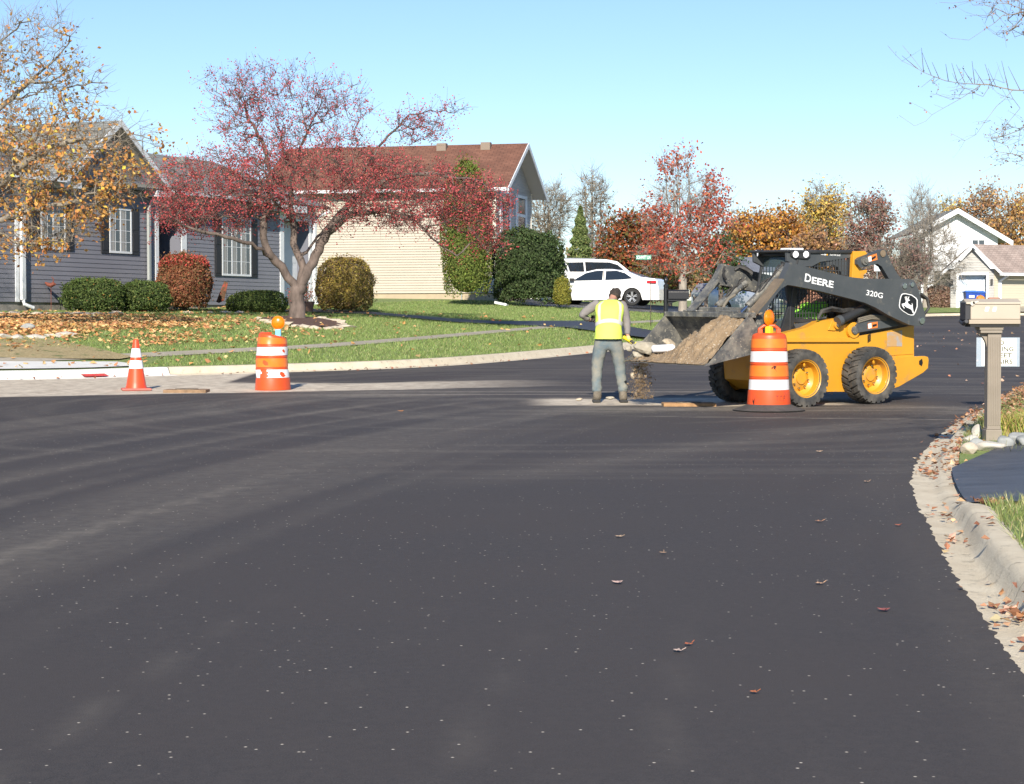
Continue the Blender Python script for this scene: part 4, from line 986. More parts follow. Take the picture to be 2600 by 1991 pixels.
# lamps
def lamp(c, ax, r=.045, parent=cabe):
    ax = Vector(ax); a = MB().cyl(c - ax * .03, c + ax * .012, r * 1.22, r * 1.25, 20).build('lamp_housing', blk, parent, smooth=True, angle=30)
    MB().cyl(c + ax * .012, c + ax * .02, r, r * .9, 20).build('lamp_lens', mat('lamp_lens', (.75, .75, .78), .15, emit=(1, 1, 1), estr=.6), a)
for x in (1000, 1082): c = P3(x, 207, YC + .02); lamp(c, (0.35, .937, 0))
c = P3(702, 202, -YC + .02); lamp(c + Vector((.02, 0, 0)), (1, 0, 0), .05)
ph = C4([(960, 172), (1118, 178), (1118, 225), (1095, 246), (990, 238), (962, 222)], YC + .01); MB().prism(ph, YC + .004, YC + .025, LF).build('lamp_pod', blk, cabe, bevel=.004)
MB().box(P3(700, 160, -.3).x - .5, P3(700, 160, -.3).x, .30, .37, roofz - 1.0, roofz - .95).build('grab_rail', blk, cabe)
# lettering on the arm
def quad_map(tl, bl, br, yl):
    A, B, C_ = P3(*tl, yl), P3(*bl, yl), P3(*br, yl)
    return lambda u, v: B + (C_ - B) * u + (A - B) * v
YT = .784
for txt, tl, bl, br, of in (('D', (1082, 357), (1074, 421), (1123, 435), .02), ('EERE', (1136, 384), (1130, 438), (1302, 475), .026)):
    text_bm(txt, quad_map(tl, bl, br, YT), off=of).build('lettering', whiteP, loader)
text_bm('320G', quad_map((1570, 488), (1563, 531), (1694, 558), YT), off=.012).build('lettering', whiteP, loader)
def C3(pts, yl, y0, y1, name, m): return MB().prism([LL(2020 + x / 6.094, 600 + y / 6.094, yl) for x, y in pts], y0, y1, LF).build(name, m, loader)
sh = [(1660, 885), (1700, 882), (1800, 905), (1870, 955), (1888, 985), (1888, 1090), (1860, 1170), (1830, 1222), (1790, 1226), (1740, 1212), (1650, 1155), (1608, 1110), (1600, 1075), (1610, 990), (1625, 930), (1640, 897)]
C3(sh, .783, .7805, .784, 'emblem', whiteP)
cx_, cy_ = 1745, 1055
C3([(cx_ + (x - cx_) * .90, cy_ + (y - cy_) * .92) for x, y in sh], .786, .784, .786, 'emblem_field', blackP)
deer = [(1702, 978), (1722, 985), (1745, 975), (1772, 990), (1760, 1000), (1738, 1003), (1735, 1025), (1752, 1048), (1785, 1068), (1805, 1060), (1795, 1032), (1812, 1048), (1814, 1100), (1822, 1150), (1838, 1200), (1815, 1190), (1795, 1140), (1760, 1118), (1715, 1100), (1685, 1075), (1668, 1078), (1690, 1112), (1680, 1120), (1650, 1080), (1643, 1048), (1665, 1040), (1695, 1035), (1708, 1010)]
C3(deer, .788, .786, .788, 'emblem_deer', whiteP)
for k, tine in enumerate(([(1700, 975), (1690, 950), (1700, 930), (1706, 932), (1702, 950), (1712, 968)], [(1716, 968), (1712, 945), (1722, 928), (1728, 930), (1724, 950), (1728, 970)], [(1738, 970), (1740, 950), (1756, 930), (1762, 936), (1752, 955), (1750, 972)], [(1695, 978), (1700, 962), (1755, 968), (1752, 980)])):
    C3(tine, .788, .786, .788, 'emblem_antler', whiteP)
YS = YC + .006
wl = [[(1193, 182), (1213, 182), (1226, 212), (1208, 212)], [(1225, 184), (1240, 184), (1252, 214), (1232, 214)]]
for q in wl: MB().prism(C4(q, YS), YC + .001, YS, LF).build('decal', whiteP, cabe); 
MB().prism(C4([(1198, 184), (1209, 184), (1219, 208), (1211, 208)], YS + .003), YS, YS + .002, LF).build('decal', blackP, cabe)
MB().prism(C4([(1245, 214), (1256, 186), (1268, 188), (1258, 216)], YS), YC + .001, YS, LF).build('decal', mat('decal_amber', (.8, .42, .04), .4), cabe)
text_bm('WEST SIDE', quad_map((1275, 184), (1273, 200), (1363, 203), YS), off=.02).build('decal_lettering', whiteP, cabe)
text_bm('TRACTOR SALES', quad_map((1274, 204), (1272, 217), (1358, 221), YS), off=.02).build('decal_lettering', whiteP, cabe)
for (q, yl) in (([(1578, 222), (1648, 200), (1654, 250), (1584, 268)], .503), ([(1578, 755), (1655, 742), (1655, 792), (1578, 800)], .603)):
    MB().prism(C4(q, yl), yl, yl + .002, LF).build('warning_label', orangeP, loader)
    qq = [(q[0][0] + 2, q[0][1] + 6), (q[0][0] + 28, q[0][1] - 2), (q[0][0] + 30, q[3][1] - 8), (q[0][0] + 6, q[3][1] - 2)]
    MB().prism(C4(qq, yl + .004), yl + .002, yl + .004, LF).build('warning_label', whiteP, loader)
    q3 = [(q[1][0] - 40, q[0][1] + 12), (q[1][0] - 6, q[1][1] + 16), (q[1][0] - 6, q[1][1] + 34), (q[1][0] - 38, q[3][1] - 14)]
    MB().prism(C4(q3, yl + .004), yl + .002, yl + .0042, LF).build('warning_label', blackP, loader)
# bucket
BW = .915
tip = LL(1796, 928, BW); tp = LL(1905, 797, BW); b1 = LL(1926, 835, BW); b2 = LL(1945, 870, BW); b3 = LL(1930, 893, BW); b4 = LL(1903, 902, BW)
prof = [tip, b4, b3, b2, b1, tp]
bk = bpy.data.objects.new('bucket', None); COL.objects.link(bk); bk.parent = loader
fl = (tip[0] + .03, tip[1] + .002)
for s in (1, -1):
    MB().prism(prof, s * BW, s * (BW - .022), LF).build('side_plate', dirty, bk, bevel=.003)
sh_ = MB()
for a, b in zip(prof[:-1], prof[1:]):
    d = Vector((b[0] - a[0], b[1] - a[1])).normalized(); n_ = Vector((d.y, -d.x)) * .02
    sh_.prism([a, b, (b[0] + n_.x, b[1] + n_.y), (a[0] + n_.x, a[1] + n_.y)], -BW + .023, BW - .023, LF)
sh_.build('shell', dirty, bk)
d = Vector((b4[0] - tip[0], b4[1] - tip[1])).normalized()
MB().prism([(tip[0] - d.x * .04, tip[1] - d.y * .04 - .005), (tip[0] + d.x * .16, tip[1] + d.y * .16 - .005), (tip[0] + d.x * .16, tip[1] + d.y * .16 + .014), (tip[0] - d.x * .01, tip[1] - d.y * .01 + .014)], -BW - .012, BW + .012, LF).build('cutting_edge', mat('worn_edge', (.26, .25, .23), .45, (.14, .13, .12), 6, metal=.6), bk, bevel=.003)
MB().box(tp[0] - .10, tp[0] + .05, -BW, BW, tp[1] - .055, tp[1] + .015).build('top_lip', dirty, bk, bevel=.008)
for k in (-.5, .3): MB().box(tp[0] - .08, tp[0] + .04, k, k + .3, tp[1] + .016, tp[1] + .04).build('lip_step', dirty, bk, bevel=.008)
# dirt heap in the bucket
soil = mat('soil', (.215, .150, .088), .95, (.30, .215, .13), 6, bump=1.2, bscale=35, col3=(.48, .42, .34), s3=42, lo3=.60, hi3=.66)
na, nb = 110, 46; V = []
aa = np.linspace(-BW + .03, BW - .03, na); bb = np.linspace(-.03, 1, nb)
for i, a in enumerate(aa):
    k = np.interp(a, [-.9, -.6, -.3, 0, .25, .5, .75, .9], [.0, .02, .10, .30, .46, .51, .49, .46])
    for j, b in enumerate(bb):
        x = tip[0] + (b2[0] + .02 - tip[0]) * b; zfl = tip[1] + (b4[1] - tip[1]) * min(1, b / .75) + max(0, b - .8) * .25
        h = k * math.sin(min(1, b * 1.35 + .02) * math.pi / 2) ** .9 * (1 - max(0, b - .82) * 1.6)
        ln = tip[1] + (tp[1] - tip[1]) * (x - tip[0]) / (tp[0] - tip[0]) - zfl
        if a > .35: q_ = min(1, (a - .35) / .4); h = h * (1 - q_) + min(max(0, ln * .93), k) * q_
        h += (float(fbm(np.array([a * 9 + 20.]), np.array([b * 6.]), 81, 5)[0]) - .5) * .13 * min(1, b * 4 + .1)
        h += .035 * max(0, float(fbm(np.array([a * 26 + 3.]), np.array([b * 20.]), 33, 2)[0]) - .62) / .2
        V.append(((x if b > 0 else tip[0] + .035), a, zfl + .012 + max(0.0, h)))
Fq = [(i * nb + j, i * nb + j + 1, (i + 1) * nb + j + 1, (i + 1) * nb + j) for i in range(na - 1) for j in range(nb - 1)]
heap = np_mesh('dirt_heap', V, Fq, soil, smooth=True); heap.matrix_world = LM
tag(heap, 'heap of brown dirt and gravel lying in the loader bucket', 'dirt heap', kind='stuff')
def rock_mesh(r, seed, sq=(1, 1, 1), m=None, name='rock', parent=None, sub=2):
    rr = np.random.default_rng(seed); bm = bmesh.new(); bmesh.ops.create_icosphere(bm, subdivisions=sub, radius=1)
    pl = [(Vector(rr.normal(size=3)).normalized(), rr.uniform(.55, .85)) for _ in range(9)]
    for v in bm.verts:
        for n, d in pl:
            k = v.co.dot(n) - d
            if k > 0: v.co -= n * k
        v.co = Vector((v.co.x * sq[0], v.co.y * sq[1], v.co.z * sq[2])) * r
    me = bpy.data.meshes.new(name); bm.to_mesh(me); bm.free(); me.materials.append(m)
    o = bpy.data.objects.new(name, me); COL.objects.link(o); o.parent = parent; return o
rockm = mat('rock_tan', (.38, .31, .22), .9, (.52, .44, .33), 6, bump=.6, bscale=25)
rockg = mat('rock_grey', (.30, .265, .20), .9, (.43, .39, .31), 5, bump=.6, bscale=25)
# rubble at the far lip of the bucket (photo pixels at the worker's depth)
YR = 27.3
def free_rock(px, py, r, seed, lab, m, sq=(1, .8, .7), name='rubble', Yd=None, rot=0):
    p = at(px, py, Yd or YR); o = rock_mesh(r, seed, sq, m, name); o.location = p; o.rotation_euler = (rot, rot * .5, rot); tag(o, lab, name.replace('_', ' ')); return o
S = YR / F
free_rock(1650, 886, .21, 3, 'big pale broken slab tipping over the far lip of the bucket', rockg, (1.2, .7, .55), 'concrete_slab', rot=.3)
free_rock(1618, 898, .10, 4, 'pale chunk just right of the shovel grip', rockg, (1, .8, .8), 'concrete_chunk')
free_rock(1690, 898, .09, 5, 'grey chunk under the white roll at the bucket edge', rockg, (1.1, .8, .6), 'concrete_chunk', rot=.6)
free_rock(1700, 872, .10, 14, 'dusty clod leaning on the heap just above the white roll', rockm, (1.2, .8, .6), 'dirt_clod', rot=.5)
free_rock(1668, 908, .11, 15, 'brown clod wedged under the slab at the bucket lip', rockm, (1.1, .8, .7), 'dirt_clod', rot=.2)
free_rock(1596, 884, .07, 16, 'small grey chunk left of the big slab by the yellow shovel collar', rockg, (1, .8, .7), 'concrete_chunk', rot=.8)
free_rock(1634, 922, .075, 6, 'tan stone falling under the slab', rockm, (1, .8, .9), 'falling_rock')
free_rock(1612, 938, .07, 7, 'tan stone falling beside the knee of the worker', rockm, (1, .8, .7), 'falling_rock', rot=.9)
free_rock(1626, 949, .07, 8, 'pale splinter falling lowest among the larger stones', rockm, (.6, .6, 1.2), 'falling_rock', rot=.4)
free_rock(1606, 955, .05, 9, 'small dark tan stone falling next to the shin', rockm, (.7, .6, 1.1), 'falling_rock')
free_rock(1549, 1011, .055, 10, 'small pale rock lying between the boots of the worker', rockg, (1.2, .8, .5), 'loose_rock')
free_rock(1470, 1014, .045, 11, 'small tan rock lying left of the boots of the worker', rockm, (1.3, .8, .5), 'loose_rock')
p = at(1684, 884, YR - .22); roll = MB().tube([p + Vector((-.16, 0, -.015)), p + Vector((-.14, 0, -.012)), p + Vector((.13, -.03, .0)), p + Vector((.155, -.03, .0))], [.03, .052, .055, .035], 16).build('white_roll', mat('white_plastic', (.75, .76, .8), .4, bump=.3, bscale=14), None, smooth=True, loc=tuple(p))
tag(roll, 'white plastic pipe piece lying on the rubble at the bucket lip', 'pipe')
# falling grit
n = 2200; cxp = RNG.normal(1626, 14, n); cyp = 905 + 108 * RNG.random(n) ** .8; yy = YR + RNG.normal(0, .08, n)
P_ = np.array([list(at(a, b, c)) for a, b, c in zip(cxp, cyp, yy)]); sz = RNG.uniform(.0015, .005, n) * (1 + (RNG.random(n) < .05) * 2.2)
T = np.array([[1, 1, 1], [1, -1, -1], [-1, 1, -1], [-1, -1, 1]], float); V = (P_[:, None, :] + T[None] * sz[:, None, None] * RNG.uniform(.5, 1.5, (n, 4, 3))).reshape(-1, 3)
base = np.arange(n)[:, None] * 4; Ft = np.concatenate([base + np.array(q) for q in ((0, 1, 2), (0, 3, 1), (0, 2, 3), (1, 3, 2))])
o = np_mesh('falling_dirt', V, Ft, soil, loc=tuple(at(1620, 950, YR))); tag(o, 'dirt and grit falling from the bucket lip to the road beside the worker', 'falling dirt', kind='stuff')

# ------------------------------------------------------------------ people
skinm = mat('skin', (.42, .22, .15), .55); hairm = mat('hair', (.025, .018, .013), .8, (.055, .042, .032), 40, bump=.6, bscale=60)
denim = mat('dusty_denim', (.095, .145, .175), .9, (.25, .235, .19), 3.6, bump=.8, bscale=9, lo=.38, hi=.66)
shirt = mat('grey_sleeve', (.17, .155, .15), .9, (.22, .20, .19), 5, bump=.7, bscale=10)
hivis = mat('hi_vis', (.66, .80, .12), .7, (.56, .74, .10), 4, bump=.35, bscale=9, emit=(.5, .8, .05), estr=.0)
refl = mat('reflective', (.46, .45, .42), .5); boot = mat('boot_leather', (.10, .085, .065), .8, (.20, .17, .13), 9, bump=.5, bscale=30)
wk = gp(1545, 1022); W0 = Vector((wk.x, wk.y, plane_z(wk.y)))
worker = thing('person', 'worker seen from behind in a yellow green vest and dusty jeans, holding a shovel', 'person', W0)
J = {'pelvis': (-.01, 0, .92), 'waist': (0, .03, 1.04), 'chest': (.01, .12, 1.26), 'neckb': (.04, .21, 1.42), 'neck': (.07, .28, 1.46), 'head': (.10, .36, 1.505), 'crown': (.125, .43, 1.565),
     'shL': (-.175, .15, 1.39), 'elL': (-.385, .10, 1.235), 'wrL': (-.27, .20, 1.17), 'haL': (-.235, .24, 1.17),
     'shR': (.215, .15, 1.385), 'elR': (.265, .12, 1.15), 'wrR': (.27, .03, .955), 'haR': (.28, .0, .90),
     'hiL': (-.11, 0, .86), 'knL': (-.165, .02, .49), 'anL': (-.16, -.01, .10), 'toL': (-.17, .13, .04), 'hiR': (.10, 0, .86), 'knR': (.16, .03, .49), 'anR': (.205, -.01, .10), 'toR': (.225, .13, .04)}
names = list(J); ix = {k: i for i, k in enumerate(names)}
E = [('pelvis', 'waist'), ('waist', 'chest'), ('chest', 'neckb'), ('neckb', 'neck'), ('neck', 'head'), ('head', 'crown'), ('chest', 'shL'), ('shL', 'elL'), ('elL', 'wrL'), ('wrL', 'haL'), ('chest', 'shR'), ('shR', 'elR'), ('elR', 'wrR'), ('wrR', 'haR'),
     ('pelvis', 'hiL'), ('hiL', 'knL'), ('knL', 'anL'), ('anL', 'toL'), ('pelvis', 'hiR'), ('hiR', 'knR'), ('knR', 'anR'), ('anR', 'toR')]
Rr = {'pelvis': (.13, .10), 'waist': (.125, .09), 'chest': (.15, .10), 'neckb': .07, 'neck': .052, 'head': (.072, .09), 'crown': .062, 'shL': .055, 'elL': .04, 'wrL': .028, 'haL': .034, 'shR': .055, 'elR': .04, 'wrR': .028, 'haR': .034,
      'hiL': .08, 'knL': .055, 'anL': .038, 'toL': .035, 'hiR': .08, 'knR': .055, 'anR': .038, 'toR': .035}
body = skin('body', [J[k] for k in names], [(ix[a], ix[b]) for a, b in E], [Rr[k] for k in names], skinm, worker)
def limb(name, pts, rad, m, par=worker, root=0, sub=2): return skin(name, pts, chain(0, len(pts)), rad, m, par, sub, root)
def V_(k): return Vector(J[k])
jn = [(-.005, 0, .99), (-.005, -.01, .90), V_('hiL') + Vector((-.005, -.01, -.03)), V_('hiL').lerp(V_('knL'), .5), V_('knL') + Vector((.0, .0, .03)), V_('knL').lerp(V_('anL'), .35), V_('knL').lerp(V_('anL'), .7) + Vector((-.012, 0, 0)), V_('anL') + Vector((.0, 0, .09)), V_('anL') + Vector((0, .01, .02)),
      V_('hiR') + Vector((.005, -.01, -.03)), V_('hiR').lerp(V_('knR'), .5), V_('knR') + Vector((0, 0, .03)), V_('knR').lerp(V_('anR'), .35), V_('knR').lerp(V_('anR'), .7) + Vector((.012, 0, 0)), V_('anR') + Vector((-.005, 0, .09)), V_('anR') + Vector((0, .01, .02))]
jr = [(.17, .115), (.18, .13), (.115, .12), .102, .088, .080, .075, .080, .070, (.115, .12), .102, .088, .080, .075, .080, .070]
je = [(0, 1), (1, 2), (2, 3), (3, 4), (4, 5), (5, 6), (6, 7), (7, 8), (1, 9), (9, 10), (10, 11), (11, 12), (12, 13), (13, 14), (14, 15)]
jeans = skin('jeans', jn, je, jr, denim, worker)
def wrinkle(o, amp, sc, seed=0):
    for v in o.data.vertices:
        p = v.co; k = math.sin(p.z * sc + 2.2 * math.sin(p.x * 14 + seed) + 1.5 * math.sin(p.y * 17)) * .6 + math.sin(p.z * sc * 1.9 + p.x * 31 + seed) * .4
        v.co = p + v.normal * k * amp
wrinkle(jeans, .0065, 44)
sv = limb('shirt', [V_('shL') + Vector((.06, 0, .0)), V_('shL'), V_('shL').lerp(V_('elL'), .5), V_('elL'), V_('elL').lerp(V_('wrL'), .5), V_('wrL').lerp(V_('haL'), .1)], [.075, .078, .066, .062, .052, .042], shirt)
sv2 = limb('shirt', [V_('shR') + Vector((-.06, 0, .0)), V_('shR'), V_('shR').lerp(V_('elR'), .5), V_('elR'), V_('elR').lerp(V_('wrR'), .5), V_('wrR').lerp(V_('haR'), .1)], [.075, .078, .066, .06, .052, .044], shirt)
wrinkle(sv, .005, 60, 1); wrinkle(sv2, .005, 60, 2)
# vest: lofted rings from hem to collar
rings = [(.90, .0, .20, .165), (.96, .01, .195, .16), (1.06, .03, .185, .15), (1.18, .07, .192, .15), (1.30, .11, .205, .145), (1.38, .15, .20, .13), (1.425, .185, .155, .10), (1.455, .21, .085, .075)]
nv = 40
def vest_pt(z, a, push=0):
    zs = [r[0] for r in rings]; y = np.interp(z, zs, [r[1] for r in rings]); rx = np.interp(z, zs, [r[2] for r in rings]) + push; ry = np.interp(z, zs, [r[3] for r in rings]) + push
    x0 = np.interp(z, zs, [-.005, -.005, 0, .01, .015, .02, .03, .045]); e = .8
    ca, sa = math.cos(a), math.sin(a); w = 1 + .012 * math.sin(a * 5 + z * 21) + .01 * math.sin(z * 47 + a * 3)
    return Vector((x0 + rx * w * math.copysign(abs(ca) ** e, ca), y + ry * w * math.copysign(abs(sa) ** e, sa) - .02, z))
zz_ = np.linspace(.90, 1.455, 26); V = [vest_pt(z, 2 * math.pi * k / nv) for z in zz_ for k in range(nv)]
vest = MB().add(V, [(i * nv + k, i * nv + (k + 1) % nv, (i + 1) * nv + (k + 1) % nv, (i + 1) * nv + k) for i in range(len(zz_) - 1) for k in range(nv)] + [tuple(range((len(zz_) - 1) * nv, len(zz_) * nv))]).build('vest', hivis, worker, smooth=True, angle=60)
def stripe(path, w=.026):
    V = []; 
    for z, a, dz, da in path: V += [vest_pt(z - w * dz, a - w / .19 * da, .006), vest_pt(z + w * dz, a + w / .19 * da, .006)]
    return MB().add(V, [(2 * i, 2 * i + 1, 2 * i + 3, 2 * i + 2) for i in range(len(path) - 1)]).build('reflective_stripe', refl, vest, smooth=True)
bk_ = lambda x: 1.5 * math.pi + x                        # back of the torso is -y
stripe([(1.13 + .03 * math.cos(t * 2), bk_(t), 1, 0) for t in np.linspace(-1.9, 1.9, 30)])
for s in (-1, 1): stripe([(z, bk_(s * (.72 + .06 * (z - 1.15))), 0, 1) for z in np.linspace(1.15, 1.43, 14)])
# boots
for k, s in (('L', -1), ('R', 1)):
    a = V_('an' + k); b = limb('boot', [a + Vector((0, -.02, .07)), a + Vector((0, -.02, .03)), a + Vector((.0, -.03, -.045)), a + Vector((s * .015, .08, -.05)), a + Vector((s * .02, .16, -.06))], [.062, .066, .062, .06, .052], boot)
    MB().box(-.058, .058, -.11, .21, -.108, -.070).build('sole', mat('sole', (.03, .03, .03), .8), b, bevel=.02).location = a + Vector((s * .01, 0, .008))
# hair cap over the skull and ears
hd_ = V_('head'); cr_ = V_('crown')
hp = [hd_ + Vector((-.005, -.045, -.045)), hd_ + Vector((0, -.025, .01)), cr_ + Vector((-.01, -.02, -.03)), cr_ + Vector((0, .02, .01)), cr_ + Vector((0, .07, -.02))]
hair = limb('hair', hp, [.066, .090, .094, .078, .05], hairm, sub=3)
for v in hair.data.vertices: v.co += v.normal * .006 * math.sin(v.co.x * 90 + v.co.z * 70)
for s in (-1, 1): MB().lathe([(.002, .0), (.016, .003), (.018, .010), (.009, .014)], hd_ + Vector((s * .078, .02, -.015)), 'x', 12).build('ear', skinm, body, smooth=True)
MB().cyl(hd_ + Vector((0, .10, -.02)), hd_ + Vector((0, .125, -.035)), .016, .008, 8).build('nose', skinm, body)
# gloved hands with fingers round the shovel
glove = mat('work_glove', (.45, .40, .28), .8, (.60, .50, .10), 14); gloved = mat('dark_glove', (.05, .045, .045), .8)
def hand(c, ax, palm, m, nm):
    """ax: direction of the handle, palm: direction from wrist to knuckles"""
    c = Vector(c); ax = Vector(ax).normalized(); palm = Vector(palm).normalized(); nrm = ax.cross(palm).normalized()
    h = limb(nm, [c - palm * .07, c - palm * .02, c + palm * .02], [.026, (.030, .036), .030], m)
    for i in range(4):
        L_ = (.075, .085, .08, .062)[i]; o_ = ax * (.03 - .02 * i)
        p0 = c + palm * .015 + o_; p1 = p0 + palm * .03 + nrm * .012; p2 = p1 + nrm * .032 - palm * .004; p3 = p2 + nrm * (L_ - .055) - palm * .024
        limb('finger', [p0, p1, p2, p3], [.0105, .0105, .010, .0085], m, h, sub=1)
    p0 = c - palm * .03 + ax * .028; limb('thumb', [p0, p0 + ax * .022 + nrm * .018, p0 + ax * .02 + nrm * .045 + palm * .012], [.013, .012, .010], m, h, sub=1)
    return h
gl = Vector((-.235, .245, 1.17)); gr = Vector((.285, -.01, .885))
hdir = (gr - gl).normalized()
hand(gl, hdir, (.5, .85, .1), gloved, 'glove')
hand(gr, hdir, (.1, -.1, -.9), glove, 'glove')
# shovel
MB().lathe([(.052, 0), (.066, .0), (.062, .045), (.05, .045)], n=20).build('collar', shirt, worker, smooth=True).location = (.052, .215, 1.425)
sh_o = W0 + gl; shov = thing('shovel', 'shovel with a yellow collar held by the worker against the rubble', 'shovel', sh_o)
def SW(v): return Vector(v)
end = (gr - gl); dirn = end.normalized(); e2 = end + dirn * .26
MB().cyl(-dirn * .06, e2, .017, .017, 12).build('shaft', mat('shaft_dark', (.05, .045, .04), .5), shov, smooth=True)
MB().tube([-dirn * .06 + Vector((0, .07, .0)), -dirn * .12 + Vector((0, .05, -.01)), -dirn * .14, -dirn * .12 + Vector((0, -.05, .01)), -dirn * .06 + Vector((0, -.07, 0))], .014, 8).cyl(-dirn * .06 + Vector((0, -.07, 0)), -dirn * .06 + Vector((0, .07, 0)), .014, n=8).build('grip', rubber, shov, smooth=True)
MB().cyl(end - dirn * .09, end + dirn * .03, .028, n=12).cyl(end + dirn * .11, end + dirn * .15, .026, n=12).build('collar', mat('tool_yellow', (.75, .62, .02), .4), shov, smooth=True, angle=40)
wd = Vector((.3, .9, .3)).cross(dirn).normalized(); bl = []
sideV = dirn.cross(Vector((0, 0, 1))).normalized(); upV = sideV.cross(dirn)
V = []
for i, t in enumerate(np.linspace(0, 1, 8)):
    w_ = .11 * (1 - .5 * max(0, t - .6) / .4); 
    for k in range(7): q = -1 + 2 * k / 6; V.append(e2 + dirn * (.30 * t - .02 * q * q) + sideV * (w_ * q) + upV * (.025 * q * q - .02))
MB().add(V, [(i * 7 + k, i * 7 + k + 1, (i + 1) * 7 + k + 1, (i + 1) * 7 + k) for i in range(7) for k in range(6)]).build('blade', mat('shovel_steel', (.30, .29, .26), .45, (.18, .17, .15), 8, metal=.6), shov, smooth=True)
# driver
dr_o = LM @ Vector((xb + .42, 0, .98))
lime = mat('lime_jacket', (.22, .62, .05), .8, (.30, .72, .06), 5, bump=.5, bscale=12, emit=(.25, .7, .05), estr=.0)
drv = thing('person', 'driver in a bright lime jacket sitting behind the cab mesh of the loader', 'person', dr_o, rz=math.atan2(hd.y, hd.x))
dj = [(0, 0, .03), (-.02, 0, .25), (-.03, 0, .46), (.0, 0, .56), (.02, 0, .64), (.02, 0, .73), (-.03, .19, .43), (.13, .24, .20), (.36, .19, .17), (-.03, -.19, .43), (.13, -.24, .2), (.36, -.19, .17), (.05, .09, .02), (.45, .12, .04), (.50, .12, -.28), (.05, -.09, .02), (.45, -.12, .04), (.50, -.12, -.28)]
de = [(0, 1), (1, 2), (2, 3), (3, 4), (4, 5), (2, 6), (6, 7), (7, 8), (2, 9), (9, 10), (10, 11), (0, 12), (12, 13), (13, 14), (0, 15), (15, 16), (16, 17)]
drr = [.12, .13, .13, .05, .08, .07, .06, .045, .035, .06, .045, .035, .09, .06, .05, .09, .06, .05]
db = skin('body', dj, de, drr, skinm, drv)
skin('jacket', dj[:3] + dj[6:8] + [(.34, .19, .172)] + dj[9:11] + [(.34, -.19, .172)], [(0, 1), (1, 2), (2, 3), (3, 4), (4, 5), (2, 6), (6, 7), (7, 8)], [(.17, .16), .17, .15, .085, .07, .055, .085, .07, .055], lime, drv)
skin('trousers', [(0, 0, 0)] + dj[12:18], [(0, 1), (1, 2), (2, 3), (0, 4), (4, 5), (5, 6)], [.13, .10, .075, .06, .10, .075, .06], mat('dark_trousers', (.03, .035, .05), .9), drv)
skin('hard_hat', [(.0, 0, .73), (.02, 0, .78), (.10, 0, .75)], [(0, 1), (1, 2)], [.10, .09, .05], lime, drv)
# ------------------------------------------------------------------ drums, cone, mailboxes, signs, cars
orange = mat('drum_orange', (.72, .085, .018), .42, (.66, .075, .015), 3, spec=.5, col3=(.38, .07, .04), s3=9, lo3=.60, hi3=.78)
orefl = mat('orange_sheeting', (.85, .20, .02), .35, (.80, .17, .02), 6); wrefl = mat('white_sheeting', (.80, .79, .80), .35, (.70, .68, .68), 8, lo=.5, hi=.8)
amber = mat('amber_lens', (.85, .20, .003), .25, (.75, .15, .003), 30, emit=(1, .22, 0), estr=.12)
def drum(px, py, H, rb, rt, lab, base=True, lean=0, label_txt=None, flat=False, seed=1):
    g_ = gp(px, py); o = Vector((g_.x, g_.y, plane_z(g_.y))); t = thing('traffic_drum', lab, 'drum', o); t.rotation_euler = (0, lean, 0)
    z0 = .075 if base else 0; zs = lambda f: z0 + H * f
    R = lambda f: rb + (rt - rb) * f
    lv = [(0, 1.04), (.02, 1.05), (.20, 1.03), (.205, 1.0), (.36, .985), (.365, 1.0), (.385, 1.0), (.39, .985), (.56, .98), (.565, 1.0), (.585, 1.0), (.59, .98), (.755, .98), (.76, 1.0), (.78, 1.0), (.785, .985), (.93, .985), (.965, .96), (.985, .88), (1.0, .72)]
    prof = [(R(f) * k, zs(f)) for f, k in lv] + [(.001, zs(1.0))]
    b = MB().lathe(prof, n=56)
    rr = np.random.default_rng(seed)
    def dent(v):
        a = math.atan2(v[1], v[0]); f = (v[2] - z0) / H; r = math.hypot(v[0], v[1]); k = 1.0
        if flat:
            k += .03 * math.sin(a * 3 + f * 9) + (-.10 * math.exp(-((f - .93) / .09) ** 2) * (1 + math.sin(a * 2 + .6)) * .5) + .012 * math.sin(f * 30 + a * 5)
            dz = -.05 * math.exp(-((f - 1) / .08) ** 2) * (1 + math.cos(a - .3)) * .8
        else: k += .006 * math.sin(a * 4 + f * 6); dz = 0
        return (v[0] * k, v[1] * k, v[2] + dz)
    b.v = [dent(v) for v in b.v]; bo = b.build('drum_body', orange, t, smooth=True, angle=25)
    for i, (f0, f1, mm) in enumerate(((.215, .355, wrefl), (.40, .55, orefl), (.60, .745, wrefl), (.795, .92, orefl))):
        s = MB(); q = []; nn = 56; skip = set()
        V = []; 
        for f in np.linspace(f0, f1, 5):
            for k in range(nn): a = 2 * math.pi * k / nn; V.append(dent((R(f) * 1.004 * math.cos(a), R(f) * 1.004 * math.sin(a), zs(f))))
        Fs = []
        for j in range(4):
            for k in range(nn):
                a = 2 * math.pi * (k + .5) / nn
                if flat and i == 0 and 1.5 * math.pi - .62 < a + .12 * math.sin(j * 2.1) < 1.5 * math.pi - .25: continue
                Fs.append((j * nn + k, j * nn + (k + 1) % nn, (j + 1) * nn + (k + 1) % nn, (j + 1) * nn + k))
        s.add(V, Fs).build('orange_band' if mm is orefl else 'white_band', mm, bo, smooth=True)
    return t, bo, z0, H, R, zs
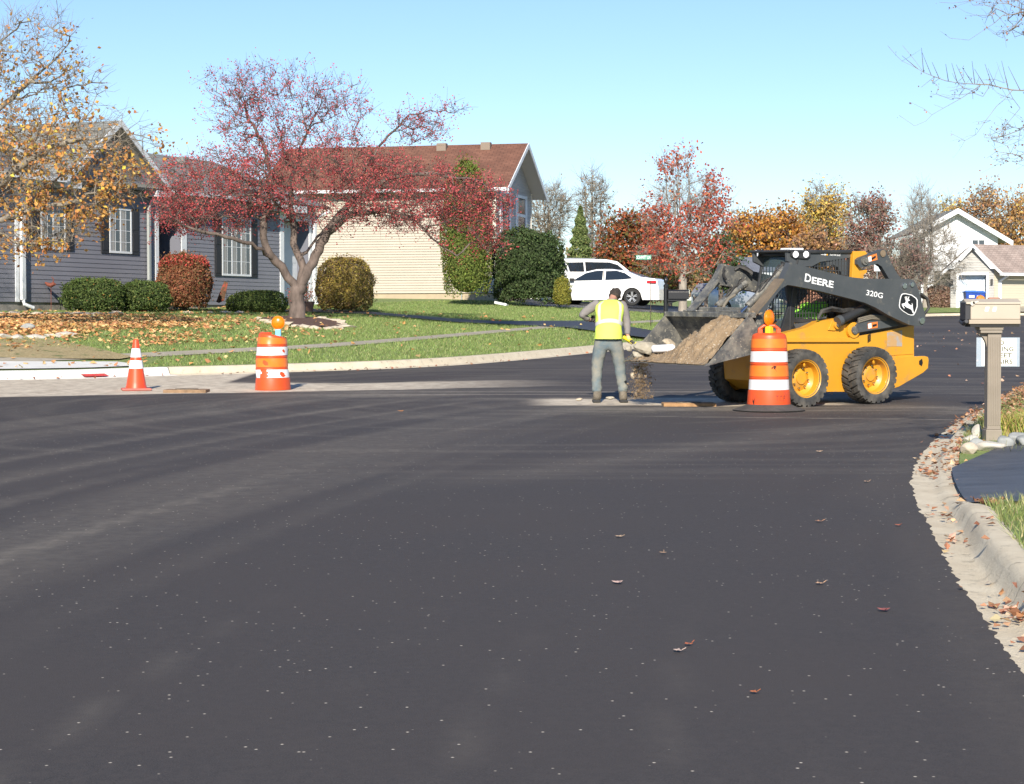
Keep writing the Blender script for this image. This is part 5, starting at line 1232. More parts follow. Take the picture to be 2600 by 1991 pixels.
def beacon(t, x, y, z, r=.105, mount=None, rz=0):
    mount = mount or mat('lamp_yellow', (.80, .55, .03), .4)
    e = bpy.data.objects.new('warning_lamp', None); COL.objects.link(e); e.parent = t; e.location = (x, y, z); e.rotation_euler = (0, 0, rz)
    MB().box(-.045, .045, -.04, .04, -.14, -.02).build('lamp_mount', mount, e, bevel=.012)
    lens = [(.001, -.042), (r * .45, -.038), (r * .8, -.026), (r * .97, -.008), (r, 0), (r * .97, .008), (r * .8, .026), (r * .45, .038), (.001, .042)]
    MB().lathe(lens, (0, 0, r * .85), 'y', 32).build('lens', amber, e, smooth=True)
    MB().lathe([(r * .98, -.014), (r * 1.06, -.01), (r * 1.06, .01), (r * .98, .014)], (0, 0, r * .85), 'y', 32, close=True).build('lens_ring', mat('amber_ring', (.75, .22, .01), .35), e, smooth=True)
t, bo, z0, H, R, zs = drum(1952, 1042.5, .95, .275, .23, 'traffic drum with a black rubber base and amber lamp, in front of the loader')
MB().lathe([(.47, 0), (.48, .012), (.38, .045), (.31, .075), (.29, .085), (.275, .0)], n=40).build('rubber_base', mat('base_rubber', (.045, .043, .042), .85, (.075, .07, .065), 8, bump=.4, bscale=30), t, smooth=True, angle=40)
mb = MB(); mb.tube([(-.13, 0, zs(.99)), (-.13, 0, zs(1.05)), (-.07, 0, zs(1.10)), (.07, 0, zs(1.10)), (.13, 0, zs(1.05)), (.13, 0, zs(.99))], .022, 10); mb.box(-.15, -.09, -.035, .035, zs(.98), zs(1.05)); mb.box(.09, .15, -.035, .035, zs(.98), zs(1.05))
mb.build('handle', orange, bo, bevel=.006)
beacon(t, .0, .0, zs(1.115), .103, rz=.85)
a0 = 1.5 * math.pi + .45
cyl_map = lambda u, v: Vector(((R(.1) * 1.055) * math.cos(a0 + (u - .5) * .50), (R(.1) * 1.055) * math.sin(a0 + (u - .5) * .50), zs(.055 + .085 * v)))
text_bm('TCP', cyl_map, spacing=1.35).build('stencil', mat('stencil_dark', (.22, .05, .03), .7), bo)
tv = [(.40, .515), (.47, .55), (.53, .545), (.50, .50), (.54, .47), (.49, .475)]
MB().add([Vector((R(.5) * 1.006 * math.cos(1.5 * math.pi - .02 + (a - .40) * 2.2), R(.5) * 1.006 * math.sin(1.5 * math.pi - .02 + (a - .40) * 2.2), zs(b))) for a, b in tv], [(0, 1, 2, 3), (0, 3, 4, 5)]).build('tear', mat('tear_dark', (.05, .012, .01), .8), bo)
MB().add([Vector((R(.05) * 1.062 * math.cos(1.5 * math.pi - .95 + a), R(.05) * 1.062 * math.sin(1.5 * math.pi - .95 + a), zs(b))) for a, b in ((0, .05), (.12, .10), (.10, .0), (.05, .02), (-.02, .11))], [(0, 1, 2, 3), (0, 3, 4)]).build('tear', mat('tear_dark', (.05, .012, .01), .8), bo)
t2, bo2, *_q = drum(692, 990, .92, .27, .235, 'crumpled orange and white traffic drum with amber lamp, beside the traffic cone', base=False, flat=True, lean=-.01)
beacon(t2, .10, .03, .985, .100, mat('lamp_blue', (.18, .50, .68), .4))
# cone
g_ = gp(346, 991); co = thing('traffic_cone', 'orange traffic cone with two white collars and a scuffed base', 'cone', (g_.x, g_.y, plane_z(g_.y)), rz=.25)
Hc = .80
def Rc(z): return np.interp(z, [0, .04, .08, Hc], [.20, .165, .155, .042])
MB().box(-.23, .23, -.23, .23, 0, .035).build('cone_base', mat('cone_base', (.55, .12, .10), .7, (.45, .16, .12), 6), co, bevel=.015)
cbd = MB().lathe([(Rc(z), z) for z in np.linspace(.03, Hc, 16)] + [(.03, Hc + .01), (.001, Hc + .01)], n=40).build('cone_body', mat('cone_orange', (.75, .075, .02), .42, (.60, .05, .03), 3.5, lo=.5, hi=.8), co, smooth=True)
for a, b in ((.345, .475), (.525, .665)): MB().lathe([(Rc(z) + .004, z) for z in np.linspace(a, b, 4)], n=40).build('white_collar', wrefl, cbd, smooth=True)

# tan mailbox at the right
mz = lambda x, y: zR(x, y)
g0_ = gp(2521, 1117, .15); mo = Vector((g0_.x, g0_.y, mz(g0_.x, g0_.y) - .01)); k = g0_.y / F
tanp = mat('mailbox_tan', (.44, .38, .30), .55, (.40, .345, .27), 3); tand = mat('mailbox_post', (.22, .185, .145), .6, (.26, .22, .175), 3)
mbx = thing('mailbox', 'tan plastic mailbox on a fluted post by the driveway, with two white number tiles', 'mailbox', mo)
zpx = lambda py: (HOR - py) * k + CAMZ - mo.z; xpx = lambda px: (px - 1300) * k - mo.x
MB().box(xpx(2500), xpx(2541), -.082, .082, 0, zpx(1090)).box(xpx(2502), xpx(2539), -.074, .074, zpx(1090), zpx(1086)).build('post_base', tand, mbx, bevel=.012)
po = MB().box(xpx(2504), xpx(2538), -.064, .064, zpx(1088), zpx(846))
w0, w1 = xpx(2504), xpx(2538)
for i in range(7): u = w0 + (w1 - w0) * (i + .8) / 7.6; po.box(u - .005, u + .005, -.070, -.063, zpx(1080), zpx(856))
po.build('post', tand, mbx, bevel=.002)
cap = MB()
for (pa, pb, ya, yb, d) in ((2484, 2539, 846, 838, .09), (2481, 2541, 838, 833, .10), (2480, 2542, 833, 826, .105)): cap.box(xpx(pa), xpx(pb), -d, d, zpx(ya), zpx(yb))
cap.build('post_cap', tand, mbx, bevel=.005)
MB().prism([(xpx(2482), zpx(846)), (xpx(2505), zpx(846)), (xpx(2505), zpx(888)), (xpx(2500), zpx(868)), (xpx(2494), zpx(857)), (xpx(2484), zpx(852))], -.03, .03, LF).build('bracket', tand, mbx, bevel=.005)
hw = .125
MB().box(xpx(2456), xpx(2582), -hw, hw, zpx(812), zpx(772)).build('box_body', tanp, mbx, bevel=.01)
MB().prism([(-hw - .012, zpx(773)), (hw + .012, zpx(773)), (hw + .008, zpx(768)), (0, zpx(759)), (-hw - .008, zpx(768))], xpx(2444), xpx(2584), lambda u, t, w: Vector((t, u, w))).build('box_lid', tanp, mbx, bevel=.006)
MB().box(xpx(2452), xpx(2582), -hw - .004, hw, zpx(823), zpx(812)).build('box_skirt', mat('mailbox_tan2', (.36, .30, .23), .6), mbx, bevel=.005)
MB().box(xpx(2456), xpx(2580), -hw + .01, hw - .01, zpx(830), zpx(823)).build('underside', mat('mail_dark', (.02, .02, .02), .8), mbx)
MB().box(xpx(2443), xpx(2456), -hw + .01, hw - .01, zpx(812), zpx(768)).tube([(xpx(2446), -hw, zpx(816)), (xpx(2446), 0, zpx(822)), (xpx(2446), hw, zpx(816))], .022).build('door', mat('mail_door', (.03, .03, .035), .6), mbx, bevel=.006)
MB().cyl((xpx(2460), -hw - .002, zpx(771)), (xpx(2460), -hw - .014, zpx(771)), .022, n=20).prism([(xpx(2462), zpx(774)), (xpx(2475), zpx(767)), (xpx(2474), zpx(764)), (xpx(2460), zpx(767))], -hw - .014, -hw - .002, LF).build('flag', mat('flag_tan', (.55, .5, .42), .5), mbx)
for px in (2492, 2511): MB().prism([(xpx(px - 1), zpx(791)), (xpx(px + 8), zpx(791)), (xpx(px + 11), zpx(780)), (xpx(px + 2), zpx(780))], -hw - .004, -hw, LF).build('number_tile', mat('tile_white', (.85, .85, .85), .4), mbx)
# repair notice behind the mailbox
sy = 26.4; sx = (2536 - 1300) / F * sy; so = Vector((sx, sy, mz(sx, sy))); ks = sy / F
zs_ = lambda py: (HOR - py) * ks + CAMZ - so.z; xs_ = lambda px: (px - 1300) * ks - so.x
sg = thing('notice_sign', 'white paper notice in a clear sleeve, half hidden by the tan mailbox post', 'sign', so)
MB().box(xs_(2538), xs_(2542), .004, .03, -.05, zs_(846)).build('stake', mat('stake_wood', (.48, .33, .18), .8, (.4, .27, .15), 6, stretch=(8, 8, .5)), sg)
slv = bpy.data.materials.new('clear_sleeve'); _n, _b = _nt(slv); _b.inputs['Base Color'].default_value = (.6, .7, .8, 1); _b.inputs['Alpha'].default_value = .35; _b.inputs['Roughness'].default_value = .1
MB().box(xs_(2479), xs_(2589), -.001, .002, zs_(931), zs_(857)).build('sleeve', slv, sg)
MB().box(xs_(2492), xs_(2581), -.006, -.002, zs_(929), zs_(860)).build('paper', mat('paper', (.80, .80, .72), .7), sg)
for i, (tx, pa, pb) in enumerate((('NO', 2522, 2549), ('PARKING', 2500, 2573), ('STREET', 2504, 2569), ('REPAIRS', 2500, 2571))):
    ya = 864.5 + i * 16; f = (lambda a, b, c: (lambda u, v: Vector((xs_(a + (b - a) * u), -.0075, zs_(c + 11.5 * (1 - v))))))(pa, pb, ya)
    text_bm(tx, f, off=.015).build('lettering', mat('ink', (.05, .05, .03), .8), sg)
# black mailbox beyond the bucket
bm_p = onL(1690, 50); bo_ = Vector(bm_p); kk = 50 / F
bz = lambda py: (HOR - py) * kk + CAMZ - bo_.z; bx2 = lambda px: (px - 1690) * kk
bl_p = mat('black_paint', (.012, .012, .014), .35)
bmx = thing('mailbox', 'black metal mailbox on a black round post with a ball finial, behind the bucket', 'mailbox', bo_)
MB().cyl((0, 0, 0), (0, 0, bz(730)), .055, n=16).build('post', bl_p, bmx, smooth=True)
MB().lathe([(.03, bz(730)), (.06, bz(729)), (.062, bz(724)), (.03, bz(722)), (.028, bz(720)), (.05, bz(716)), (.052, bz(711)), (.035, bz(706)), (.001, bz(703))], n=18).build('finial', bl_p, bmx, smooth=True)
MB().box(bx2(1695), bx2(1748), -.13, .13, bz(760), bz(742)).prism([(-.13, bz(742)), (.13, bz(742)), (.09, bz(736)), (-.09, bz(736))], bx2(1695), bx2(1748), lambda u, t, w: Vector((t, u, w))).build('box_body', bl_p, bmx, bevel=.01)
MB().box(bx2(1694), bx2(1742), -.09, .09, bz(765), bz(760)).build('shelf', bl_p, bmx, bevel=.006)
MB().prism([(bx2(1696), bz(765)), (bx2(1722), bz(765)), (bx2(1696), bz(772))], -.03, .03, LF).build('brace', bl_p, bmx)
# green street name sign on a pole
Ys = 62; kp = Ys / F; sp0 = onL(1652, Ys); st = thing('street_sign', 'green street name sign in front of the rust coloured tree', 'sign', sp0)
stx = lambda px: (px - 1652) * kp; stz = lambda py: (HOR - py) * kp + CAMZ - sp0.z
MB().cyl((0, .03, 0), (0, .03, stz(649)), .011, n=8).build('pole', mat('pole_dark', (.07, .05, .035), .7), st)
MB().box(stx(1614), stx(1653), -.012, .012, stz(660), stz(648)).build('sign_plate', mat('sign_green', (.015, .22, .13), .45), st)
text_bm('SCHMITT LN', lambda u, v: Vector((stx(1615.5 + 35 * u), -.014, stz(658.2 - 8.6 * v))), off=.02).build('lettering', whiteP, st)
# grey sign back seen through the rear link
Yg = 108; pg = onL(2226, Yg); kg = Yg / F; gs = thing('road_sign', 'pale grey road sign seen through the loader rear link', 'sign', pg)
MB().cyl((0, .05, 0), (0, .05, (HOR - 672) * kg + CAMZ - pg.z), .03, n=8).build('pole', mat('galv', (.3, .31, .31), .5, metal=.5), gs)
zt = lambda py: (HOR - py) * kg + CAMZ - pg.z
MB().prism([(-.17, zt(689)), (.17, zt(689)), (.18, zt(672)), (.1, zt(668)), (-.1, zt(668)), (-.18, zt(672))], 0, .02, LF).build('sign_plate', mat('sign_back', (.5, .55, .58), .5), gs)
# brick pillar mailbox
Yb = 84; pb_ = onL(1778, Yb); kb = Yb / F; bp_ = thing('brick_pillar', 'tan brick mailbox pillar with a pale cap behind the bucket', 'pillar', pb_)
zb_ = lambda py: (HOR - py) * kb + CAMZ - pb_.z
MB().box(-.29, .29, -.29, .29, -.2, zb_(754)).build('brickwork', mat('brick_tan', (.45, .33, .24), .9, (.30, .18, .13), 9, bump=.6, lo=.45, hi=.6), bp_)
MB().box(-.34, .34, -.34, .34, zb_(754), zb_(747)).build('cap', mat('cap_pale', (.6, .56, .48), .8), bp_, bevel=.02)
MB().box(-.1, .12, -.30, -.285, zb_(775), zb_(762)).build('mail_slot', white, bp_)

# ------------------------------------------------------------------ cars
carw = mat('car_white', (.80, .80, .80), .25, spec=.6, coat=.6); tint = mat('car_glass', (.015, .02, .025), .05, spec=.9); tyr = mat('car_tyre', (.02, .02, .02), .8)
alloy = mat('alloy', (.62, .63, .65), .3, metal=.7); redl = mat('tail_red', (.45, .02, .03), .2); wdark = mat('wheel_well', (.008, .008, .008), .9)
def car(name, label, loc, rz, prof, wins, L_, Wd, body_m, wheels, belt, roofw=.8, lights=True):
    """prof: list of (x, z) roofline, closed below; widths shrink above the belt"""
    t = thing(name, label, 'car', loc, rz)
    xs = np.linspace(prof[0][0], prof[-1][0], 70); topz = np.interp(xs, [p[0] for p in prof], [p[1] for p in prof])
    def half(x, z):
        e = 1 - .16 * max(0, abs(x) / (L_ / 2) - .72) / .28 ; w = Wd / 2 * e
        if z > belt: w *= 1 - (1 - roofw) * min(1, (z - belt) / .55)
        elif z < .45: w *= 1 - .06 * (.45 - z) / .25
        return w
    rows = []
    for x, tz in zip(xs, topz):
        zb = .22
        for wx in wheels:
            dd = abs(x - wx)
            if dd < .38: zb = max(zb, .32 + math.sqrt(max(0, .38 ** 2 - dd ** 2)))
        zl = [zb, (zb + .45) / 2 if zb < .45 else zb + .01, max(.5, zb + .02), max(belt * .8, zb + .03), belt, belt + (tz - belt) * .35, belt + (tz - belt) * .7, tz - .02] if tz > belt + .08 else [zb, (zb + .45) / 2 if zb < .45 else zb + .01, max(.5, zb + .02), (tz - .06) * .9, tz - .06, tz - .04, tz - .02, tz - .01]
        row = [(x, half(x, z), z) for z in zl] + [(x, half(x, tz) * .78, tz)]; rows.append(row + [(a, -b, c) for a, b, c in row[::-1]])
    n = len(rows[0]); V = [p for r in rows for p in r]
    Fs = [(i * n + j, i * n + (j + 1) % n, (i + 1) * n + (j + 1) % n, (i + 1) * n + j) for i in range(len(rows) - 1) for j in range(n - 1)] + [tuple(range(n)), tuple(range((len(rows) - 1) * n, len(rows) * n))]
    b = MB().add(V, Fs).build('body', body_m, t, smooth=True, angle=28)
    for s in (1, -1):
        for w in wins:
            # pane strips following the tumblehome
            P = []
            for (x, z) in w: P.append(Vector((x, s * (half(x, z) + .006), z)))
            MB().add(P, [tuple(range(len(P)))]).build('side_window', tint, t)
        for k, wx in enumerate(wheels):
            we = bpy.data.objects.new('wheel', None); COL.objects.link(we); we.parent = t; c = Vector((wx, s * (Wd / 2 - .11), .335))
            MB().lathe([(.22, -.10), (.32, -.10), (.335, -.07), (.335, .07), (.32, .10), (.22, .10)], c, 'y', 28, close=True).build('tyre', tyr, we, smooth=True, angle=40)
            MB().lathe([(.225, -.08), (.225, .06), (.20, .07), (.001, .0)], c, 'y', 24).build('rim', mat('rim_dark', (.03, .03, .03), .5), we) if s < 0 else MB().lathe([(.225, .09), (.225, -.05), (.001, -.05)], c, 'y', 24).build('rim', mat('rim_dark', (.03, .03, .03), .5), we)
            sp2 = MB()
            for q in range(10):
                a = 2 * math.pi * (q // 2) / 5 + (.16 if q % 2 else -.16) + .3; d = Vector((math.cos(a), 0, math.sin(a))); p_ = Vector((-d.z, 0, d.x)) * .016
                y_ = s * .085; sp2.add([c + d * .03 + p_ + Vector((0, y_, 0)), c + d * .03 - p_ + Vector((0, y_, 0)), c + d * .215 - p_ + Vector((0, y_ + s * .01, 0)), c + d * .215 + p_ + Vector((0, y_ + s * .01, 0))], [(0, 1, 2, 3)])
            sp2.lathe([(.215, s * .09), (.228, s * .10)], c, 'y', 28); sp2.build('spokes', alloy, we)
    MB().box(xs[0] + .3, xs[-1] - .3, -Wd / 2 + .25, Wd / 2 - .25, .25, .75).build('underbody', wdark, t)
    return t, half
Ycar = 77.3; xr_ = (1606 - 1300) / F * Ycar
hdg = Vector((-.955, .297, 0)).normalized(); rzc = math.atan2(hdg.y, hdg.x)
# rear axle at x=-1.4 on the near side
cc = Vector((xr_, Ycar, 0)) + hdg * 1.40 + Vector((hdg.y, -hdg.x, 0)) * -.8
zc = CAMZ + (HOR - 776) * Ycar / F
cc = Vector((xr_, Ycar, 0)) - hdg * (-1.40) + Vector((-hdg.y, hdg.x, 0)) * -.0
left_n = Vector((-hdg.y, hdg.x, 0)); cc = Vector((xr_, Ycar, 0)) + hdg * 1.4 - left_n * .80 if left_n.y < 0 else Vector((xr_, Ycar, 0)) + hdg * 1.4 + left_n * .8
cc.z = zc
sed_prof = [(-2.45, .62), (-2.42, .95), (-2.25, 1.06), (-1.75, 1.12), (-1.15, 1.36), (-.5, 1.45), (.1, 1.44), (.6, 1.33), (1.15, 1.05), (1.6, .97), (2.2, .84), (2.42, .66), (2.46, .5)]
sw = [[(-1.42, 1.06), (-1.05, 1.02), (-.32, 1.0), (-.32, 1.36), (-.75, 1.37), (-1.1, 1.27)], [(-.2, 1.0), (1.0, .98), (.95, 1.02), (.5, 1.28), (.1, 1.37), (-.2, 1.38)]]
car_s, hf = car('sedan_car', 'white sedan parked side on right of the dark yew, nearest of the parked cars', cc, rzc, sed_prof, sw, 4.9, 1.84, carw, (-1.4, 1.42), .98)
for s in (1, -1):
    MB().box(-2.36, -1.98, s * .80, s * .90, .86, .97).build('tail_light', redl, car_s, bevel=.02)
    MB().box(.92, 1.1, s * .93, s * 1.08, .97, 1.08).build('mirror', mat('mirror_dark', (.03, .03, .03), .4), car_s, bevel=.02)
    MB().box(-.27, -.23, s * .885, s * .90, 1.0, 1.37).build('pillar', mat('pillar_taupe', (.35, .32, .28), .5), car_s)
MB().add([(-1.72, -.6, 1.14), (-1.72, .6, 1.14), (-1.18, .52, 1.365), (-1.18, -.52, 1.365)], [(0, 1, 2, 3)]).build('rear_window', tint, car_s)
Ysv = 82.5; xsv = (1462 - 1300) / F * Ysv; suvp = [(-2.3, .62), (-2.32, 1.05), (-2.2, 1.25), (-2.0, 1.66), (-1.6, 1.74), (.3, 1.74), (.75, 1.66), (1.35, 1.18), (2.1, 1.02), (2.35, .8), (2.38, .5)]
svw = [[(-1.85, 1.2), (-1.45, 1.2), (-1.55, 1.56), (-1.75, 1.52)], [(-1.38, 1.2), (-.75, 1.2), (-.75, 1.6), (-1.48, 1.58)], [(-.68, 1.2), (1.1, 1.2), (.75, 1.5), (.4, 1.6), (-.68, 1.61)]]
zv = CAMZ + (HOR - 765) * Ysv / F
cs, hf2 = car('suv_car', 'white sport utility car facing right, behind the white sedan', Vector((xsv + .75, Ysv, zv)), .30, suvp, svw, 4.7, 1.9, carw, (-1.4, 1.4), 1.12, roofw=.84)
MB().tube([(-1.7, .68, 1.78), (-.6, .7, 1.80), (.3, .7, 1.79)], .02).build('roof_rail', alloy, cs)
Yv = 92; xv = (1868 - 1300) / F * Yv; silver = mat('car_silver', (.45, .48, .55), .3, metal=.5, coat=.4)
cs3, _h = car('hatchback_car', 'silver car parked beyond the far tilt cylinder of the loader', Vector((xv, Yv, CAMZ + (HOR - 800) * Yv / F)), .5, [(-2.0, .6), (-2.0, 1.05), (-1.7, 1.45), (-.8, 1.5), (.2, 1.48), (1.0, 1.05), (1.8, .9), (2.0, .6)], [[(-1.5, 1.1), (-.6, 1.1), (-.6, 1.4), (-1.4, 1.38)], [(-.5, 1.1), (.75, 1.08), (.2, 1.38), (-.5, 1.4)]], 4.1, 1.75, silver, (-1.25, 1.25), 1.05)
# ------------------------------------------------------------------ trees, shrubs, leaves, grass
leafm = attr_mat('leaf', .65, .3, .25); needle = attr_mat('needle', .7, .25, .12); litter_m = attr_mat('litter', .8, .2, .1)
def bark_mat(name, c, c2): return mat(name, c, .9, c2, 7, bump=.8, bscale=22, stretch=(1, 1, .35))
bark = bark_mat('bark_grey', (.16, .135, .11), (.30, .26, .20)); barkd = bark_mat('bark_dark', (.085, .065, .055), (.17, .13, .11)); barkp = bark_mat('bark_pale', (.34, .30, .25), (.22, .19, .16))
def pal(cols, n, rng, jit=.18):
    cols = np.array(cols, float); w = cols[:, 3] / cols[:, 3].sum(); c = cols[rng.choice(len(cols), n, p=w), :3]
    return np.clip(c * (1 + rng.normal(0, jit, (n, 1))) * (1 + rng.normal(0, .05, (n, 3))), .003, .95)
def leaf_cards(name, C, size, cols, m, parent, rng, flat=0.0, aspect=.6, loc=(0, 0, 0), fold=.0):
    n = len(C); s = (size * rng.uniform(.6, 1.25, n))[:, None]
    a = rng.normal(size=(n, 3)); a[:, 2] *= (1 - flat); a /= np.linalg.norm(a, axis=1)[:, None]
    b = rng.normal(size=(n, 3)); b[:, 2] *= (1 - flat); b -= a * (a * b).sum(1)[:, None]; b /= np.linalg.norm(b, axis=1)[:, None]
    nr = np.cross(a, b); C = C - np.array(loc)
    V = np.stack([C - a * s * .5, C + b * s * aspect * .5 + nr * s * fold, C + a * s * .5, C - b * s * aspect * .5 + nr * s * fold], 1).reshape(-1, 3)
    Fq = np.arange(n)[:, None] * 4 + np.arange(4)[None]
    return np_mesh(name, V, Fq, m, parent, tint=pal(cols, n, rng))
def tubes(name, A, B, ra, rb, m, parent, n=4, loc=(0, 0, 0)):
    A = np.asarray(A) - np.array(loc); B = np.asarray(B) - np.array(loc); d = B - A; L_ = np.linalg.norm(d, axis=1); k = L_ > 1e-5
    A, B, d, ra, rb = A[k], B[k], d[k] / L_[k][:, None], np.asarray(ra)[k], np.asarray(rb)[k]
    h = np.where(np.abs(d[:, 2:3]) < .9, np.array([[0, 0, 1.]]), np.array([[1., 0, 0]])); u = np.cross(d, h); u /= np.linalg.norm(u, axis=1)[:, None]; w = np.cross(d, u)
    t = 2 * np.pi * np.arange(n) / n; cs, sn = np.cos(t), np.sin(t)
    ring = u[:, None, :] * cs[None, :, None] + w[:, None, :] * sn[None, :, None]
    V = np.concatenate([A[:, None] + ring * ra[:, None, None], B[:, None] + ring * rb[:, None, None]], 1).reshape(-1, 3)
    base = np.arange(len(A))[:, None, None] * 2 * n; k_ = np.arange(n)
    Fq = base + np.stack([k_, (k_ + 1) % n, n + (k_ + 1) % n, n + k_], 1)[None]
    return np_mesh(name, V, Fq.reshape(-1, 4), m, parent, smooth=True)
def grow(seeds, attr, rng, step=.25, wander=.12, sag=0.0, dirw=.35):
    """seeds: polylines, first is the trunk from the ground; attr: target points. returns nodes, parents"""
    N = []; Pn = []
    def add_line(pts, par):
        prev = par
        for q in pts: N.append(np.array(q, float)); Pn.append(prev); prev = len(N) - 1
        return prev
    for k, s in enumerate(seeds):
        s = [np.array(p, float) for p in s]; pts = [s[0]]
        for a, b in zip(s[:-1], s[1:]):
            m_ = max(1, int(np.linalg.norm(b - a) / step)); j = [a + (b - a) * i / m_ + (rng.normal(0, wander * .12, 3) if i < m_ else 0) for i in range(1, m_ + 1)]; pts += j
        if k == 0: add_line(pts, -1)
        else:
            M = np.array(N); par = int(np.argmin(((M - pts[0]) ** 2).sum(1))); add_line(pts, par)
    root = N[0]; arr = np.zeros((len(N) + len(attr) * 14 + 10, 3)); arr[:len(N)] = N; cnt = len(N)
    depth = np.zeros(len(arr))
    for i in range(cnt): depth[i] = 0 if Pn[i] < 0 else depth[Pn[i]] + np.linalg.norm(arr[i] - arr[Pn[i]])
    M0 = arr[:cnt].copy(); order = np.argsort([((M0 - a) ** 2).sum(1).min() for a in attr])
    for oi in order:
        a = attr[oi]; d = arr[:cnt] - a; dist = np.sqrt((d ** 2).sum(1)); cost = dist + dirw * depth[:cnt] * .35 + 0.6 * np.maximum(0, -(d[:, 2] * -1)) * .0 + .5 * np.maximum(0, d[:, 2])
        cost[:4] += 5
        j = int(np.argmin(cost)); m_ = min(12, max(1, int(dist[j] / step))); p0 = arr[j].copy(); g = a - p0; prev = j
        pd = (arr[j] - arr[Pn[j]]) if Pn[j] >= 0 else np.array([0, 0, 1.]); pd = pd / (np.linalg.norm(pd) + 1e-9)
        bend = (pd * .5 + np.array([0, 0, .35])) * dist[j] * .35
        for i in range(1, m_ + 1):
            t = i / m_; q = p0 + g * t + bend * t * (1 - t) * 1.6 + (rng.normal(0, wander * step, 3) if i < m_ else 0); q[2] -= sag * dist[j] * t * t
            if cnt >= len(arr): break
            arr[cnt] = q; Pn.append(prev); depth[cnt] = depth[prev] + dist[j] / m_; prev = cnt; cnt += 1
    return arr[:cnt], np.array(Pn)
def wood(Nn, Pn, R, rmin, m, parent, loc, name='branches', tr=None, twigs=None, rng=None, twl=.35, base_flare=1.25, pw=None):
    n = len(Nn); w = np.ones(n)
    ch = np.zeros(n, int); 
    for i in range(n - 1, 0, -1):
        if Pn[i] >= 0: ch[Pn[i]] += 1
    w = (ch == 0).astype(float)
    for i in range(n - 1, 0, -1):
        if Pn[i] >= 0: w[Pn[i]] += w[i]
    pw = pw or math.log(R / rmin) / math.log(max(w[0], 2)); r = rmin * np.maximum(w, 1) ** pw; r[0] *= base_flare
    if len(r) > 1: r[1] *= 1.08
    idx = np.arange(1, n); par = Pn[1:]; ok = par >= 0; idx = idx[ok]; par = par[ok]; thick = r[par] > R * .22
    ra = np.minimum(r[par], r[idx] * 1.35)
    main = np.full(n, -1); bw = np.zeros(n)
    for i in range(1, n):
        p_ = Pn[i]
        if p_ >= 0 and w[i] > bw[p_]: bw[p_] = w[i]; main[p_] = i
    mb = MB(); thk = np.zeros(n, bool); thk[idx[thick]] = True
    for i in range(1, n):
        if thk[i] and (main[Pn[i]] != i or Pn[i] == 0):
            ch_ = [Pn[i], i]
            while main[ch_[-1]] >= 0 and thk[main[ch_[-1]]]: ch_.append(main[ch_[-1]])
            q_ = [Vector(Nn[c_]) - Vector(loc) for c_ in ch_]; rr_ = [min(r[ch_[0]], r[i] * 1.25)] + [r[c_] for c_ in ch_[1:]]
            if len(q_) > 2 and (q_[1] - q_[0]).length > 1e-4: mb.tube(q_, [float(v_) for v_ in rr_], 12, True)
            else: mb.cyl(q_[0], q_[1], float(rr_[0]), float(rr_[1]), 10)
    if mb.v: mb.build('trunk', m, parent, smooth=True, angle=80)
    th = ~thick; A, B, a_, b_ = Nn[par[th]], Nn[idx[th]], ra[th], r[idx[th]]
    tips = Nn[idx[r[idx] < R * .16]]
    tw_pts = tips
    if twigs:
        c = tips[rng.integers(0, len(tips), twigs)]; cen = Nn[:, :].mean(0); out = c - cen; out /= np.linalg.norm(out, axis=1)[:, None] + 1e-9
        d = rng.normal(size=(twigs, 3)) + out * .9 + np.array([0, 0, .35]); d /= np.linalg.norm(d, axis=1)[:, None]; L_ = rng.uniform(.4, 1.2, twigs)[:, None] * twl
        mid = c + d * L_ * .5 + rng.normal(0, .04, (twigs, 3)) * L_; e = mid + (d + rng.normal(0, .25, (twigs, 3))) * L_ * .5
        A = np.concatenate([A, c, mid]); B = np.concatenate([B, mid, e]); f = np.full(twigs, rmin); a_ = np.concatenate([a_, f * .9, f * .7]); b_ = np.concatenate([b_, f * .7, f * .4])
        tw_pts = np.concatenate([tips, c + (mid - c) * .6, mid, e, e])
    tubes(name, A, B, a_, b_, m, parent, 3, loc)
    return tw_pts
def ell(c, r, n, rng, shell=.0, up=None):
    v = rng.normal(size=(n, 3)); v /= np.linalg.norm(v, axis=1)[:, None]; k = (shell + (1 - shell) * rng.random(n)) ** (1 / 3) if shell == 0 else shell + (1 - shell) * rng.random(n)
    return np.array(c) + v * k[:, None] * np.array(r)
def pxp(px, py, Y): return np.array(at(px, py, Y))

rng = np.random.default_rng(42)
